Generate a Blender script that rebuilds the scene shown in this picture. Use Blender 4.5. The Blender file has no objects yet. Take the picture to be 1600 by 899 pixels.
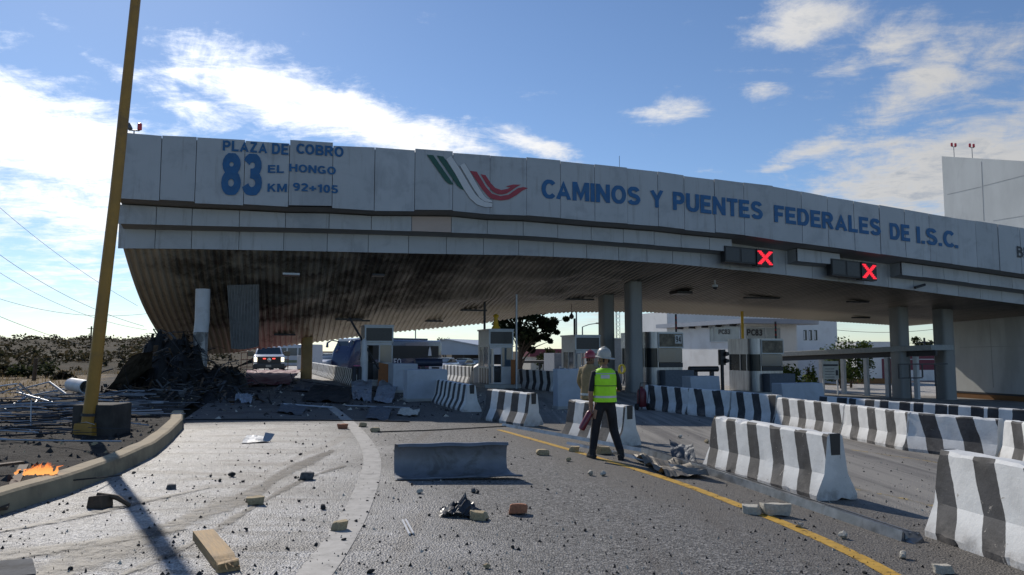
import bpy, bmesh, math, random
from math import sin, cos, tan, radians, pi, exp, log, sqrt, atan2
from mathutils import Vector, Matrix, noise as mnoise

random.seed(7)
SC = bpy.context.scene
COL = SC.collection

# ------------------------------------------------------------------ camera, world, sun, exposure
F, CH, PITCH = 1164.0, 1.65, radians(4.84)
cam_d = bpy.data.cameras.new('camera')
cam_d.sensor_width = 36; cam_d.lens = 36 * F / 1600; cam_d.clip_start = .05; cam_d.clip_end = 6000
cam = bpy.data.objects.new('camera', cam_d); COL.objects.link(cam)
cam.location = (0, 0, CH); cam.rotation_euler = (pi / 2 + PITCH, 0, 0)
SC.camera = cam
SUN_AZ, SUN_EL = radians(-31), radians(36.0)      # azimuth from +Y, to the left
SUN_DIR = Vector((sin(SUN_AZ) * cos(SUN_EL), cos(SUN_AZ) * cos(SUN_EL), sin(SUN_EL)))
sd = bpy.data.lights.new('sun', 'SUN'); sd.energy = 3.6; sd.angle = radians(.53); sd.color = (1, .93, .83)
so = bpy.data.objects.new('sun', sd); COL.objects.link(so)
so.rotation_euler = (-SUN_DIR).to_track_quat('-Z', 'Y').to_euler(); so.location = (-20, 30, 40)
SC.view_settings.view_transform = 'Standard'
SC.view_settings.look = 'None'; SC.view_settings.exposure = 0.0; SC.view_settings.gamma = 1
SC.view_settings.use_curve_mapping = False
SC.cycles.use_denoising = True
SC.cycles.max_bounces = 6; SC.cycles.diffuse_bounces = 3; SC.cycles.glossy_bounces = 3
SC.cycles.sample_clamp_indirect = 6; SC.cycles.caustics_reflective = False; SC.cycles.caustics_refractive = False


SKY_STR = .081
CLOUD_BASE, CLOUD_SUN = 7.0, 16.0


class NT:
    """small helper round a node tree"""
    def __init__(s, nt): s.t = nt; s.n = nt.nodes; s.l = nt.links
    def add(s, typ, **kw):
        nd = s.n.new(typ)
        for k, v in kw.items(): setattr(nd, k, v)
        return nd
    def put(s, sock, v):
        if hasattr(v, 'is_output') or isinstance(v, bpy.types.NodeSocket): s.l.new(v, sock)
        else: sock.default_value = v
    def m(s, op, a, b=0.0, c=None, clamp=False):
        nd = s.add('ShaderNodeMath', operation=op, use_clamp=clamp)
        s.put(nd.inputs[0], a); s.put(nd.inputs[1], b)
        if c is not None: s.put(nd.inputs[2], c)
        return nd.outputs[0]
    def mix(s, f, a, b, typ='MIX'):
        nd = s.add('ShaderNodeMix', data_type='RGBA', blend_type=typ)
        s.put(nd.inputs[0], f)
        for sk, v in ((nd.inputs[6], a), (nd.inputs[7], b)):
            if isinstance(v, tuple) and len(v) == 3: v = v + (1,)
            s.put(sk, v)
        return nd.outputs[2]
    def ss(s, x, lo, hi):
        nd = s.add('ShaderNodeMapRange', interpolation_type='SMOOTHSTEP')
        s.put(nd.inputs[0], x); s.put(nd.inputs[1], lo); s.put(nd.inputs[2], hi)
        nd.inputs[3].default_value = 0; nd.inputs[4].default_value = 1
        return nd.outputs[0]
    def noise(s, vec, scale, detail=4, rough=.55, dist=0.0):
        nd = s.add('ShaderNodeTexNoise')
        if vec is not None: s.l.new(vec, nd.inputs['Vector'])
        nd.inputs['Scale'].default_value = scale; nd.inputs['Detail'].default_value = detail
        nd.inputs['Roughness'].default_value = rough; nd.inputs['Distortion'].default_value = dist
        return nd.outputs['Fac']
    def mapping(s, vec, loc=(0, 0, 0), rot=(0, 0, 0), scl=(1, 1, 1)):
        nd = s.add('ShaderNodeMapping'); s.l.new(vec, nd.inputs[0])
        nd.inputs[1].default_value = loc; nd.inputs[2].default_value = rot; nd.inputs[3].default_value = scl
        return nd.outputs[0]


def ray(px, py):
    dx, dy = px - 800, py - 449.5
    return Vector((dx, F * cos(PITCH) + dy * sin(PITCH), F * sin(PITCH) - dy * cos(PITCH)))


def build_world():
    w = bpy.data.worlds.new('World'); SC.world = w; w.use_nodes = True
    t = NT(w.node_tree); t.n.clear()
    out = t.add('ShaderNodeOutputWorld'); bg = t.add('ShaderNodeBackground')
    t.l.new(bg.outputs[0], out.inputs[0])
    sky = t.add('ShaderNodeTexSky', sky_type='NISHITA')
    sky.sun_disc = False; sky.sun_elevation = SUN_EL; sky.sun_rotation = SUN_AZ
    sky.altitude = 900; sky.air_density = 1.0; sky.dust_density = .25; sky.ozone_density = 2.2
    tc = t.add('ShaderNodeTexCoord'); d = tc.outputs['Generated']
    sp = t.add('ShaderNodeSeparateXYZ'); t.l.new(d, sp.inputs[0])
    x, y, z = sp.outputs
    az = t.m('ARCTAN2', x, y); el = t.m('ARCSINE', z)
    # cloud layer seen in perspective: direction projected on a flat layer
    zc = t.m('MAXIMUM', t.m('ADD', z, .10), .03)
    cx = t.m('DIVIDE', x, zc); cy = t.m('DIVIDE', y, zc)
    cmb = t.add('ShaderNodeCombineXYZ'); t.l.new(cx, cmb.inputs[0]); t.l.new(cy, cmb.inputs[1])
    n1 = t.noise(t.mapping(cmb.outputs[0], rot=(0, 0, .5), scl=(1.0, 1.7, 1)), 2.6, 11, .68, .55)
    n2 = t.noise(t.mapping(cmb.outputs[0], loc=(3, 1, 0)), 8.0, 8, .68, .5)
    n3 = t.noise(d, 11.0, 10, .68, .5)
    nn = t.m('ADD', t.m('ADD', t.m('MULTIPLY', n1, .45), t.m('MULTIPLY', n2, .25)), t.m('MULTIPLY', n3, .30))
    # where the cloud banks stand in the sky (azimuth, elevation): centre, radii, tilt, weight
    blobs = [(60, 215, 190, 80, 8, 1.05), (90, 330, 230, 85, 6, .80), (120, 420, 260, 45, 4, .62),
             (430, 150, 150, 46, 14, 1.1), (600, 200, 190, 42, 16, 1.12), (300, 165, 110, 26, 18, .7),
             (700, 232, 120, 22, 8, .7), (840, 228, 85, 20, 17, .85), (105, 42, 40, 10, 12, .6), (165, 100, 40, 12, 14, .6),
             (1050, 170, 72, 20, -3, .95), (1180, 143, 52, 15, 3, .72),
             (1255, 35, 85, 46, -8, .98), (1290, 85, 40, 26, 0, .6), (1450, 120, 120, 40, -32, .92), (1400, 70, 90, 34, -22, .72),
             (1540, 90, 70, 45, -30, .7), (1265, 235, 76, 20, -14, .82), (1215, 262, 34, 9, 0, .8),
             (1480, 275, 200, 72, -10, 1.2), (1590, 185, 40, 26, -20, .7), (1330, 300, 120, 24, -14, .6),
             (600, 500, 700, 38, 0, .50), (1350, 470, 500, 60, 0, .46), (-250, 250, 240, 150, 5, .9), (1900, 250, 260, 130, -8, .8)]
    tot = None
    for (px, py, rx, ry, rot, wt) in blobs:
        r = ray(px, py).normalized()
        a0, e0 = atan2(r.x, r.y), math.asin(r.z)
        ka, kr = cos(radians(rot)), sin(radians(rot))
        sx, sy = rx / 1250, ry / 1250
        da = t.m('SUBTRACT', az, a0); de = t.m('SUBTRACT', el, e0)
        p = t.m('ADD', t.m('MULTIPLY', da, ka / sx), t.m('MULTIPLY', de, -kr / sx))
        q = t.m('ADD', t.m('MULTIPLY', da, kr / sy), t.m('MULTIPLY', de, ka / sy))
        g = t.m('ADD', t.m('MULTIPLY', p, p), t.m('MULTIPLY', q, q))
        g = t.m('MULTIPLY', t.m('EXPONENT', t.m('MULTIPLY', g, -.75)), wt)
        tot = g if tot is None else t.m('MAXIMUM', tot, g)
    cover = t.m('ADD', tot, t.m('MULTIPLY', t.m('SUBTRACT', nn, .5), 3.9))
    dens = t.ss(cover, .26, 1.12)
    thick = t.ss(t.m('ADD', cover, t.m('MULTIPLY', t.m('SUBTRACT', n2, .5), 1.6)), .95, 1.75)
    # clouds near the sun are lit through
    vd = t.add('ShaderNodeVectorMath', operation='DOT_PRODUCT'); t.l.new(d, vd.inputs[0]); vd.inputs[1].default_value = SUN_DIR
    cs = t.m('MAXIMUM', vd.outputs['Value'], 0)
    near = t.m('POWER', cs, 5.0)
    bright = t.m('ADD', CLOUD_BASE, t.m('MULTIPLY', near, CLOUD_SUN))
    lit = t.mix(1, (1.0, .985, .96), (1, 1, 1), 'MULTIPLY')
    shade = t.mix(1, (.60, .66, .76), (1, 1, 1), 'MULTIPLY')
    cc = t.mix(t.m('MULTIPLY', thick, .85), lit, shade)
    ccv = t.add('ShaderNodeVectorMath', operation='SCALE'); t.l.new(cc, ccv.inputs[0]); t.l.new(bright, ccv.inputs[3])
    ssc = t.add('ShaderNodeVectorMath', operation='SCALE'); t.l.new(t.mix(1, sky.outputs[0], (.90, .99, 1.10), 'MULTIPLY'), ssc.inputs[0]); ssc.inputs[3].default_value = 1.25
    fin = t.mix(t.m('MULTIPLY', dens, .93), ssc.outputs[0], ccv.outputs[0])
    t.l.new(fin, bg.inputs[0]); bg.inputs[1].default_value = SKY_STR


build_world()

# ------------------------------------------------------------------ geometry of the place
A = radians(17.0); CA, SA = cos(A), sin(A)
W0 = 32.5                                        # the canopy front, measured along the road


def gz(x, y):
    """the paved plaza falls gently to the right"""
    u = min(x * CA + y * SA, 60)
    v = u - 1
    sp_ = v if v > 20 else log(1 + exp(v))
    return -.038 * sp_


def at(px, py, Y):
    r = ray(px, py); s = Y / r.y
    return Vector((r.x * s, Y, CH + r.z * s))


def G(px, py, h=0.0):
    """point at height h over the ground on the line of sight px,py"""
    r = ray(px, py).normalized(); s = 1.0
    lo, hi = 1.0, 400.0
    f = lambda s: CH + r.z * s - gz(r.x * s, r.y * s) - h
    if f(hi) > 0: hi = 4000
    for _ in range(60):
        mid = (lo + hi) / 2
        if f(mid) > 0: lo = mid
        else: hi = mid
    return Vector((r.x * lo, r.y * lo, gz(r.x * lo, r.y * lo)))


def UW(u, w, z=0.0): return Vector((u * CA - w * SA, u * SA + w * CA, z))
def touw(p): return (p[0] * CA + p[1] * SA, -p[0] * SA + p[1] * CA)


def onw(px, py, w):
    """line of sight meets the upright plane at w: -> (u, height)"""
    r = ray(px, py)
    s = w / (-r.x * SA + r.y * CA)
    p = r * s
    return (p.x * CA + p.y * SA, CH + p.z)


def interp(x, pts):
    if x <= pts[0][0]: a, b = pts[0], pts[1]
    elif x >= pts[-1][0]: a, b = pts[-2], pts[-1]
    else:
        for a, b in zip(pts, pts[1:]):
            if a[0] <= x <= b[0]: break
    return a[1] + (b[1] - a[1]) * (x - a[0]) / (b[0] - a[0])


# ------------------------------------------------------------------ mesh builder
class MB:
    def __init__(s): s.v = []; s.f = []; s.mi = []; s.cur = 0; s.M = None
    def vert(s, p):
        p = Vector(p)
        if s.M is not None: p = s.M @ p
        s.v.append(p); return len(s.v) - 1
    def face(s, idx): s.f.append(tuple(idx)); s.mi.append(s.cur)
    def poly(s, pts): s.face([s.vert(p) for p in pts])
    def box(s, x0, x1, y0, y1, z0, z1):
        i = [s.vert(p) for p in ((x0, y0, z0), (x1, y0, z0), (x1, y1, z0), (x0, y1, z0), (x0, y0, z1), (x1, y0, z1), (x1, y1, z1), (x0, y1, z1))]
        for q in ((0, 3, 2, 1), (4, 5, 6, 7), (0, 1, 5, 4), (1, 2, 6, 5), (2, 3, 7, 6), (3, 0, 4, 7)): s.face([i[k] for k in q])
        return s
    def hexa(s, p):
        i = [s.vert(q) for q in p]
        for q in ((0, 3, 2, 1), (4, 5, 6, 7), (0, 1, 5, 4), (1, 2, 6, 5), (2, 3, 7, 6), (3, 0, 4, 7)): s.face([i[k] for k in q])
        return s
    def tube(s, pts, r, n=8, cap=True):
        pts = [Vector(p) for p in pts]
        rs = r if isinstance(r, (list, tuple)) else [r] * len(pts)
        rings = []
        ref = None
        for k, p in enumerate(pts):
            d = (pts[min(k + 1, len(pts) - 1)] - pts[max(k - 1, 0)]).normalized()
            if ref is None: ref = Vector((0, 0, 1)) if abs(d.z) < .9 else Vector((1, 0, 0))
            a = d.cross(ref).normalized(); b = d.cross(a).normalized(); ref = a.cross(d).normalized()
            rings.append([s.vert(p + (a * cos(2 * pi * j / n) + b * sin(2 * pi * j / n)) * rs[k]) for j in range(n)])
        for k in range(len(rings) - 1):
            for j in range(n):
                s.face((rings[k][j], rings[k][(j + 1) % n], rings[k + 1][(j + 1) % n], rings[k + 1][j]))
        if cap:
            s.face(rings[0][::-1]); s.face(rings[-1])
        return s
    def lathe(s, prof, n=16, c=(0, 0, 0), axis='z'):
        rings = []
        for (r, h) in prof:
            ring = []
            for j in range(n):
                a = 2 * pi * j / n
                p = (r * cos(a), r * sin(a), h)
                if axis == 'x': p = (p[2], p[0], p[1])
                if axis == 'y': p = (p[0], p[2], p[1])
                ring.append(s.vert(Vector(p) + Vector(c)))
            rings.append(ring)
        for k in range(len(rings) - 1):
            for j in range(n): s.face((rings[k][j], rings[k][(j + 1) % n], rings[k + 1][(j + 1) % n], rings[k + 1][j]))
        s.face(rings[0][::-1]); s.face(rings[-1])
        return s
    def prism(s, poly, fn0, fn1):
        """extrude a 2-D outline between two mappings"""
        a = [s.vert(fn0(*p)) for p in poly]; b = [s.vert(fn1(*p)) for p in poly]
        n = len(poly)
        s.face(a[::-1]); s.face(b)
        for k in range(n): s.face((a[k], a[(k + 1) % n], b[(k + 1) % n], b[k]))
        return s
    def build(s, name, mats, parent=None, smooth=False, loc=None, bevel=0, fix=True):
        me = bpy.data.meshes.new(name)
        me.from_pydata([tuple(v) for v in s.v], [], s.f)
        if not isinstance(mats, (list, tuple)): mats = [mats]
        for m_ in mats: me.materials.append(m_)
        if len(mats) > 1: me.polygons.foreach_set('material_index', s.mi)
        if fix or bevel:
            bm = bmesh.new(); bm.from_mesh(me)
            if fix: bmesh.ops.recalc_face_normals(bm, faces=bm.faces[:])
            if bevel:
                es = [e for e in bm.edges if len(e.link_faces) == 2 and e.calc_face_angle(0) > .5]
                bmesh.ops.bevel(bm, geom=es, offset=bevel, segments=2, affect='EDGES', profile=.6, clamp_overlap=True)
            bm.to_mesh(me); bm.free()
        if smooth:
            me.polygons.foreach_set('use_smooth', [True] * len(me.polygons))
            if smooth != 'all':
                try: me.set_sharp_from_angle(angle=radians(16 if smooth == 'jersey' else 38))
                except Exception: pass
        me.update()
        o = bpy.data.objects.new(name, me); COL.objects.link(o)
        if parent is not None: o.parent = parent
        if loc is not None: o.location = loc
        return o


def tag(o, label=None, cat=None, group=None, kind=None):
    if label: o['label'] = label
    if cat: o['category'] = cat
    if group: o['group'] = group
    if kind: o['kind'] = kind
    return o


def thing(name, label, cat, loc=(0, 0, 0), rz=0.0, group=None):
    o = bpy.data.objects.new(name, None); COL.objects.link(o)
    o.empty_display_size = .2
    o.location = loc; o.rotation_euler = (0, 0, rz)
    return tag(o, label, cat, group)


def copy_tree(o, parent=None):
    c = o.copy(); COL.objects.link(c)
    if parent is not None: c.parent = parent
    for ch in list(o.children): copy_tree(ch, c)
    return c


# ------------------------------------------------------------------ materials
def mk(name, col, rough=.6, metal=0.0, var=.12, scale=6.0, bump=0.0, bscale=40.0, dirt=None, dirt_amt=.4, dirt_scale=2.0, stretch=(1, 1, 1), spec=.5, emit=None, estr=0, coat=0, island=0, streak=0):
    m = bpy.data.materials.new(name); m.use_nodes = True
    t = NT(m.node_tree); b = t.n['Principled BSDF']
    tc = t.add('ShaderNodeTexCoord'); vec = t.mapping(tc.outputs['Object'], scl=stretch)
    n = t.noise(vec, scale, 5, .6)
    lo = tuple(c * (1 - var) for c in col); hi = tuple(min(1, c * (1 + var)) for c in col)
    c = t.mix(t.ss(n, .3, .7), lo, hi)
    if dirt:
        dn = t.noise(vec, dirt_scale, 7, .65, .4)
        c = t.mix(t.m('MULTIPLY', t.ss(dn, .5, .68), dirt_amt), c, dirt)
    if island:
        g = t.add('ShaderNodeNewGeometry'); r = g.outputs['Random Per Island']
        c = t.mix(1, c, t.mix(r, (1 - island,) * 3, (1 + island,) * 3), 'MULTIPLY')
    if streak:
        sn = t.noise(t.mapping(tc.outputs['Object'], scl=(2.2, 2.2, .22)), 1.6, 7, .7, .2)
        c = t.mix(t.m('MULTIPLY', t.ss(sn, .52, .72), streak), c, (.17, .15, .13))
    t.put(b.inputs['Base Color'], c)
    rn = t.m('ADD', t.m('MULTIPLY', n, .2), rough - .1)
    t.put(b.inputs['Roughness'], rn); b.inputs['Metallic'].default_value = metal
    b.inputs['Specular IOR Level'].default_value = spec
    if coat: b.inputs['Coat Weight'].default_value = coat; b.inputs['Coat Roughness'].default_value = .05
    if bump:
        bn = t.noise(vec, bscale, 5, .65)
        bp = t.add('ShaderNodeBump'); bp.inputs['Strength'].default_value = bump; bp.inputs['Distance'].default_value = .02
        t.l.new(bn, bp.inputs['Height']); t.l.new(bp.outputs[0], b.inputs['Normal'])
    if emit:
        b.inputs['Emission Color'].default_value = emit + (1,); b.inputs['Emission Strength'].default_value = estr
    return m


M = {}
M['panel'] = mk('fascia_white', (.42, .435, .45), .45, 0, .05, .5, dirt=(.23, .24, .26), dirt_amt=.4, dirt_scale=.7, island=.07, streak=.4)
M['panel_pink'] = mk('bare_panel', (.50, .40, .35), .6, 0, .06, 1)
M['soffit'] = mk('soffit_grey', (.30, .30, .30), .7, 0, .1, 1)
M['backing'] = mk('backing_dark', (.05, .05, .055), .8)
M['blue_letter'] = mk('letter_blue', (.008, .105, .27), .5, 0, .15, 3, dirt=(.06, .16, .28), dirt_amt=.3, dirt_scale=1.8)
M['dark_letter'] = mk('letter_dark', (.03, .03, .035), .5)
M['logo_green'] = mk('logo_green', (.012, .085, .06), .5)
M['logo_red'] = mk('logo_red', (.36, .035, .055), .5)
M['logo_white'] = mk('logo_white', (.60, .60, .60), .5, 0, .03)
M['logo_line'] = mk('logo_line', (.10, .10, .11), .5)
M['roof'] = mk('roof_sheet', (.3, .3, .3), .7)
M['white'] = mk('white_paint', (.58, .58, .58), .5, 0, .05, 3, dirt=(.40, .37, .33), dirt_amt=.35)
M['white_wall'] = mk('white_wall', (.68, .68, .67), .8, 0, .05, .4, bump=.08, bscale=30, dirt=(.48, .46, .43), dirt_amt=.35, dirt_scale=.5)
M['bluegrey_block'] = mk('bluegrey_block', (.40, .43, .47), .7, 0, .08, 2, bump=.1, dirt=(.25, .25, .26), dirt_amt=.4, dirt_scale=1.5)
M['concrete'] = mk('concrete', (.40, .39, .36), .85, 0, .12, 1.2, bump=.2, bscale=25, dirt=(.22, .20, .18), dirt_amt=.5, dirt_scale=.8)
M['tower'] = mk('tower_concrete', (.56, .57, .55), .85, 0, .10, .5, bump=.15, bscale=12, dirt=(.30, .31, .30), dirt_amt=.45, dirt_scale=.35, stretch=(1, 1, .35))
M['dado'] = mk('brown_dado', (.22, .10, .03), .7, 0, .12, 1)
M['orange'] = mk('orange_board', (.30, .10, .02), .6)
M['metal'] = mk('galvanised', (.15, .16, .175), .45, .45, .15, 5, dirt=(.16, .14, .12), dirt_amt=.4)
M['rail'] = mk('rail_zinc', (.23, .24, .25), .32, .6, .2, 6, dirt=(.07, .06, .05), dirt_amt=.5, dirt_scale=2.5)
M['alu'] = mk('aluminium', (.42, .44, .46), .45, .4, .08, 5)
M['steel'] = mk('brushed_steel', (.36, .36, .37), .34, .85, .2, 6, stretch=(1, 1, .15), dirt=(.2, .19, .17), dirt_amt=.3)
M['darkmetal'] = mk('dark_metal', (.045, .045, .05), .5, .3)
M['black'] = mk('black_paint', (.02, .02, .022), .5)
M['plastic_black'] = mk('black_plastic', (.025, .026, .03), .35, 0, .2, 8)
M['rubber'] = mk('rubber', (.022, .022, .022), .8)
M['glass'] = mk('dark_glass', (.018, .024, .028), .22, 0, .1, 1, spec=.4)
M['glass_blue'] = mk('blue_glass', (.07, .11, .15), .1, 0, .15, .8, spec=.7)
M['yellow'] = mk('pole_yellow', (.38, .20, .03), .5, 0, .12, 3, dirt=(.15, .09, .04), dirt_amt=.6, dirt_scale=1.5)
M['yellow_bright'] = mk('safety_yellow', (.70, .42, .03), .55, 0, .1, 4, dirt=(.3, .2, .1), dirt_amt=.3)
M['char'] = mk('charred', (.012, .011, .011), .75, 0, .6, 5, bump=.6, bscale=14)
M['char_grey'] = mk('ash_grey', (.10, .10, .10), .9, 0, .5, 5, bump=.4, bscale=14)
M['wood'] = mk('raw_wood', (.42, .27, .12), .75, 0, .25, 8, stretch=(.6, 6, 6), bump=.2, bscale=12, dirt=(.16, .10, .06), dirt_amt=.5, dirt_scale=3)
M['wood_dark'] = mk('scorched_wood', (.10, .065, .04), .8, 0, .4, 8, bump=.4, bscale=14)
M['buff'] = mk('buff_stone', (.46, .36, .21), .85, 0, .2, 9, bump=.5, bscale=25, dirt=(.2, .15, .1), dirt_amt=.4, dirt_scale=6)
M['pale'] = mk('pale_plaster', (.52, .48, .40), .9, 0, .15, 9, bump=.5, bscale=25)
M['brick'] = mk('clay_brick', (.42, .17, .09), .85, 0, .2, 9, bump=.5, bscale=25)
M['rock_dark'] = mk('dark_rubble', (.035, .033, .032), .9, 0, .4, 9, bump=.5, bscale=25)
M['maroon'] = mk('maroon_wall', (.16, .035, .05), .7)
M['signal_red'] = mk('lit_red', (.6, .02, .03), .5, emit=(1, .025, .05), estr=1.0)
M['beacon_red'] = mk('beacon_red', (.55, .02, .03), .3, spec=.6)
M['warehouse'] = mk('warehouse_sheet', (.36, .41, .46), .6, .1, .08, .3)


def stripe_mat(name, white, black, period, duty, offs=0.0, worn=.5, slant=0.0):
    """painted bands along local x, chipped down to concrete"""
    m = bpy.data.materials.new(name); m.use_nodes = True
    t = NT(m.node_tree); b = t.n['Principled BSDF']
    tc = t.add('ShaderNodeTexCoord'); o = tc.outputs['Object']
    sp = t.add('ShaderNodeSeparateXYZ'); t.l.new(o, sp.inputs[0])
    oi = t.add('ShaderNodeObjectInfo')
    seed = t.add('ShaderNodeVectorMath', operation='ADD'); t.l.new(o, seed.inputs[0]); t.l.new(oi.outputs['Location'], seed.inputs[1])
    v = seed.outputs[0]
    wob = t.m('MULTIPLY', t.m('SUBTRACT', t.noise(v, 5, 3), .5), .035)
    xx = t.m('ADD', t.m('ADD', sp.outputs[0], wob), t.m('MULTIPLY', sp.outputs[2], slant))
    ph = t.m('FRACT', t.m('ADD', t.m('DIVIDE', xx, period), offs + 10))
    st = t.m('LESS_THAN', ph, duty)
    geo = t.add('ShaderNodeVectorMath', operation='ABSOLUTE')
    gn = t.add('ShaderNodeNewGeometry'); vt = t.add('ShaderNodeVectorTransform', vector_type='NORMAL', convert_from='WORLD', convert_to='OBJECT')
    t.l.new(gn.outputs['Normal'], vt.inputs[0]); t.l.new(vt.outputs[0], geo.inputs[0])
    s2 = t.add('ShaderNodeSeparateXYZ'); t.l.new(geo.outputs[0], s2.inputs[0])
    side = t.m('LESS_THAN', s2.outputs[0], .7)
    st = t.m('MULTIPLY', st, side)
    st = t.m('MULTIPLY', st, t.m('SUBTRACT', 1, t.m('GREATER_THAN', s2.outputs[2], .9)))
    n = t.noise(v, 3.0, 6, .65)
    wcol = t.mix(t.ss(n, .35, .65), tuple(c * .82 for c in white), white)
    bcol = t.mix(t.ss(n, .35, .65), tuple(c * .7 for c in black), tuple(c * 1.7 for c in black))
    c = t.mix(st, wcol, bcol)
    # chips and scuffs
    ch = t.noise(v, 9.0, 8, .7, .6)
    c = t.mix(t.ss(ch, .62 + .1 * (1 - worn), .66 + .1 * (1 - worn)), c, (.36, .33, .29))
    # road dirt thrown on the foot
    foot = t.m('MULTIPLY', t.ss(sp.outputs[2], .30, .0), t.m('MULTIPLY', t.ss(t.noise(v, 6, 6, .7), .35, .7), .75))
    c = t.mix(foot, c, (.17, .15, .13))
    t.put(b.inputs['Base Color'], c); b.inputs['Roughness'].default_value = .72
    bp = t.add('ShaderNodeBump'); bp.inputs['Strength'].default_value = .35; bp.inputs['Distance'].default_value = .012
    t.l.new(t.m('ADD', t.noise(v, 22, 6, .7), t.m('MULTIPLY', ch, .6)), bp.inputs['Height']); t.l.new(bp.outputs[0], b.inputs['Normal'])
    return m

# ------------------------------------------------------------------ ground, road, verge, hills
def ground_mat():
    m = bpy.data.materials.new('dry_field'); m.use_nodes = True
    t = NT(m.node_tree); b = t.n['Principled BSDF']
    tc = t.add('ShaderNodeTexCoord'); o = tc.outputs['Object']
    n = t.noise(o, .12, 8, .65, .3); n2 = t.noise(o, 1.4, 6, .7)
    c = t.mix(t.ss(n, .38, .6), (.075, .055, .033), (.042, .036, .022))
    c = t.mix(t.ss(n2, .5, .72), c, (.030, .026, .016))
    t.put(b.inputs['Base Color'], c); b.inputs['Roughness'].default_value = .95; b.inputs['Specular IOR Level'].default_value = .1
    bp = t.add('ShaderNodeBump'); bp.inputs['Strength'].default_value = .8; bp.inputs['Distance'].default_value = .15
    t.l.new(n2, bp.inputs['Height']); t.l.new(bp.outputs[0], b.inputs['Normal'])
    return m


M['field'] = ground_mat()


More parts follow.
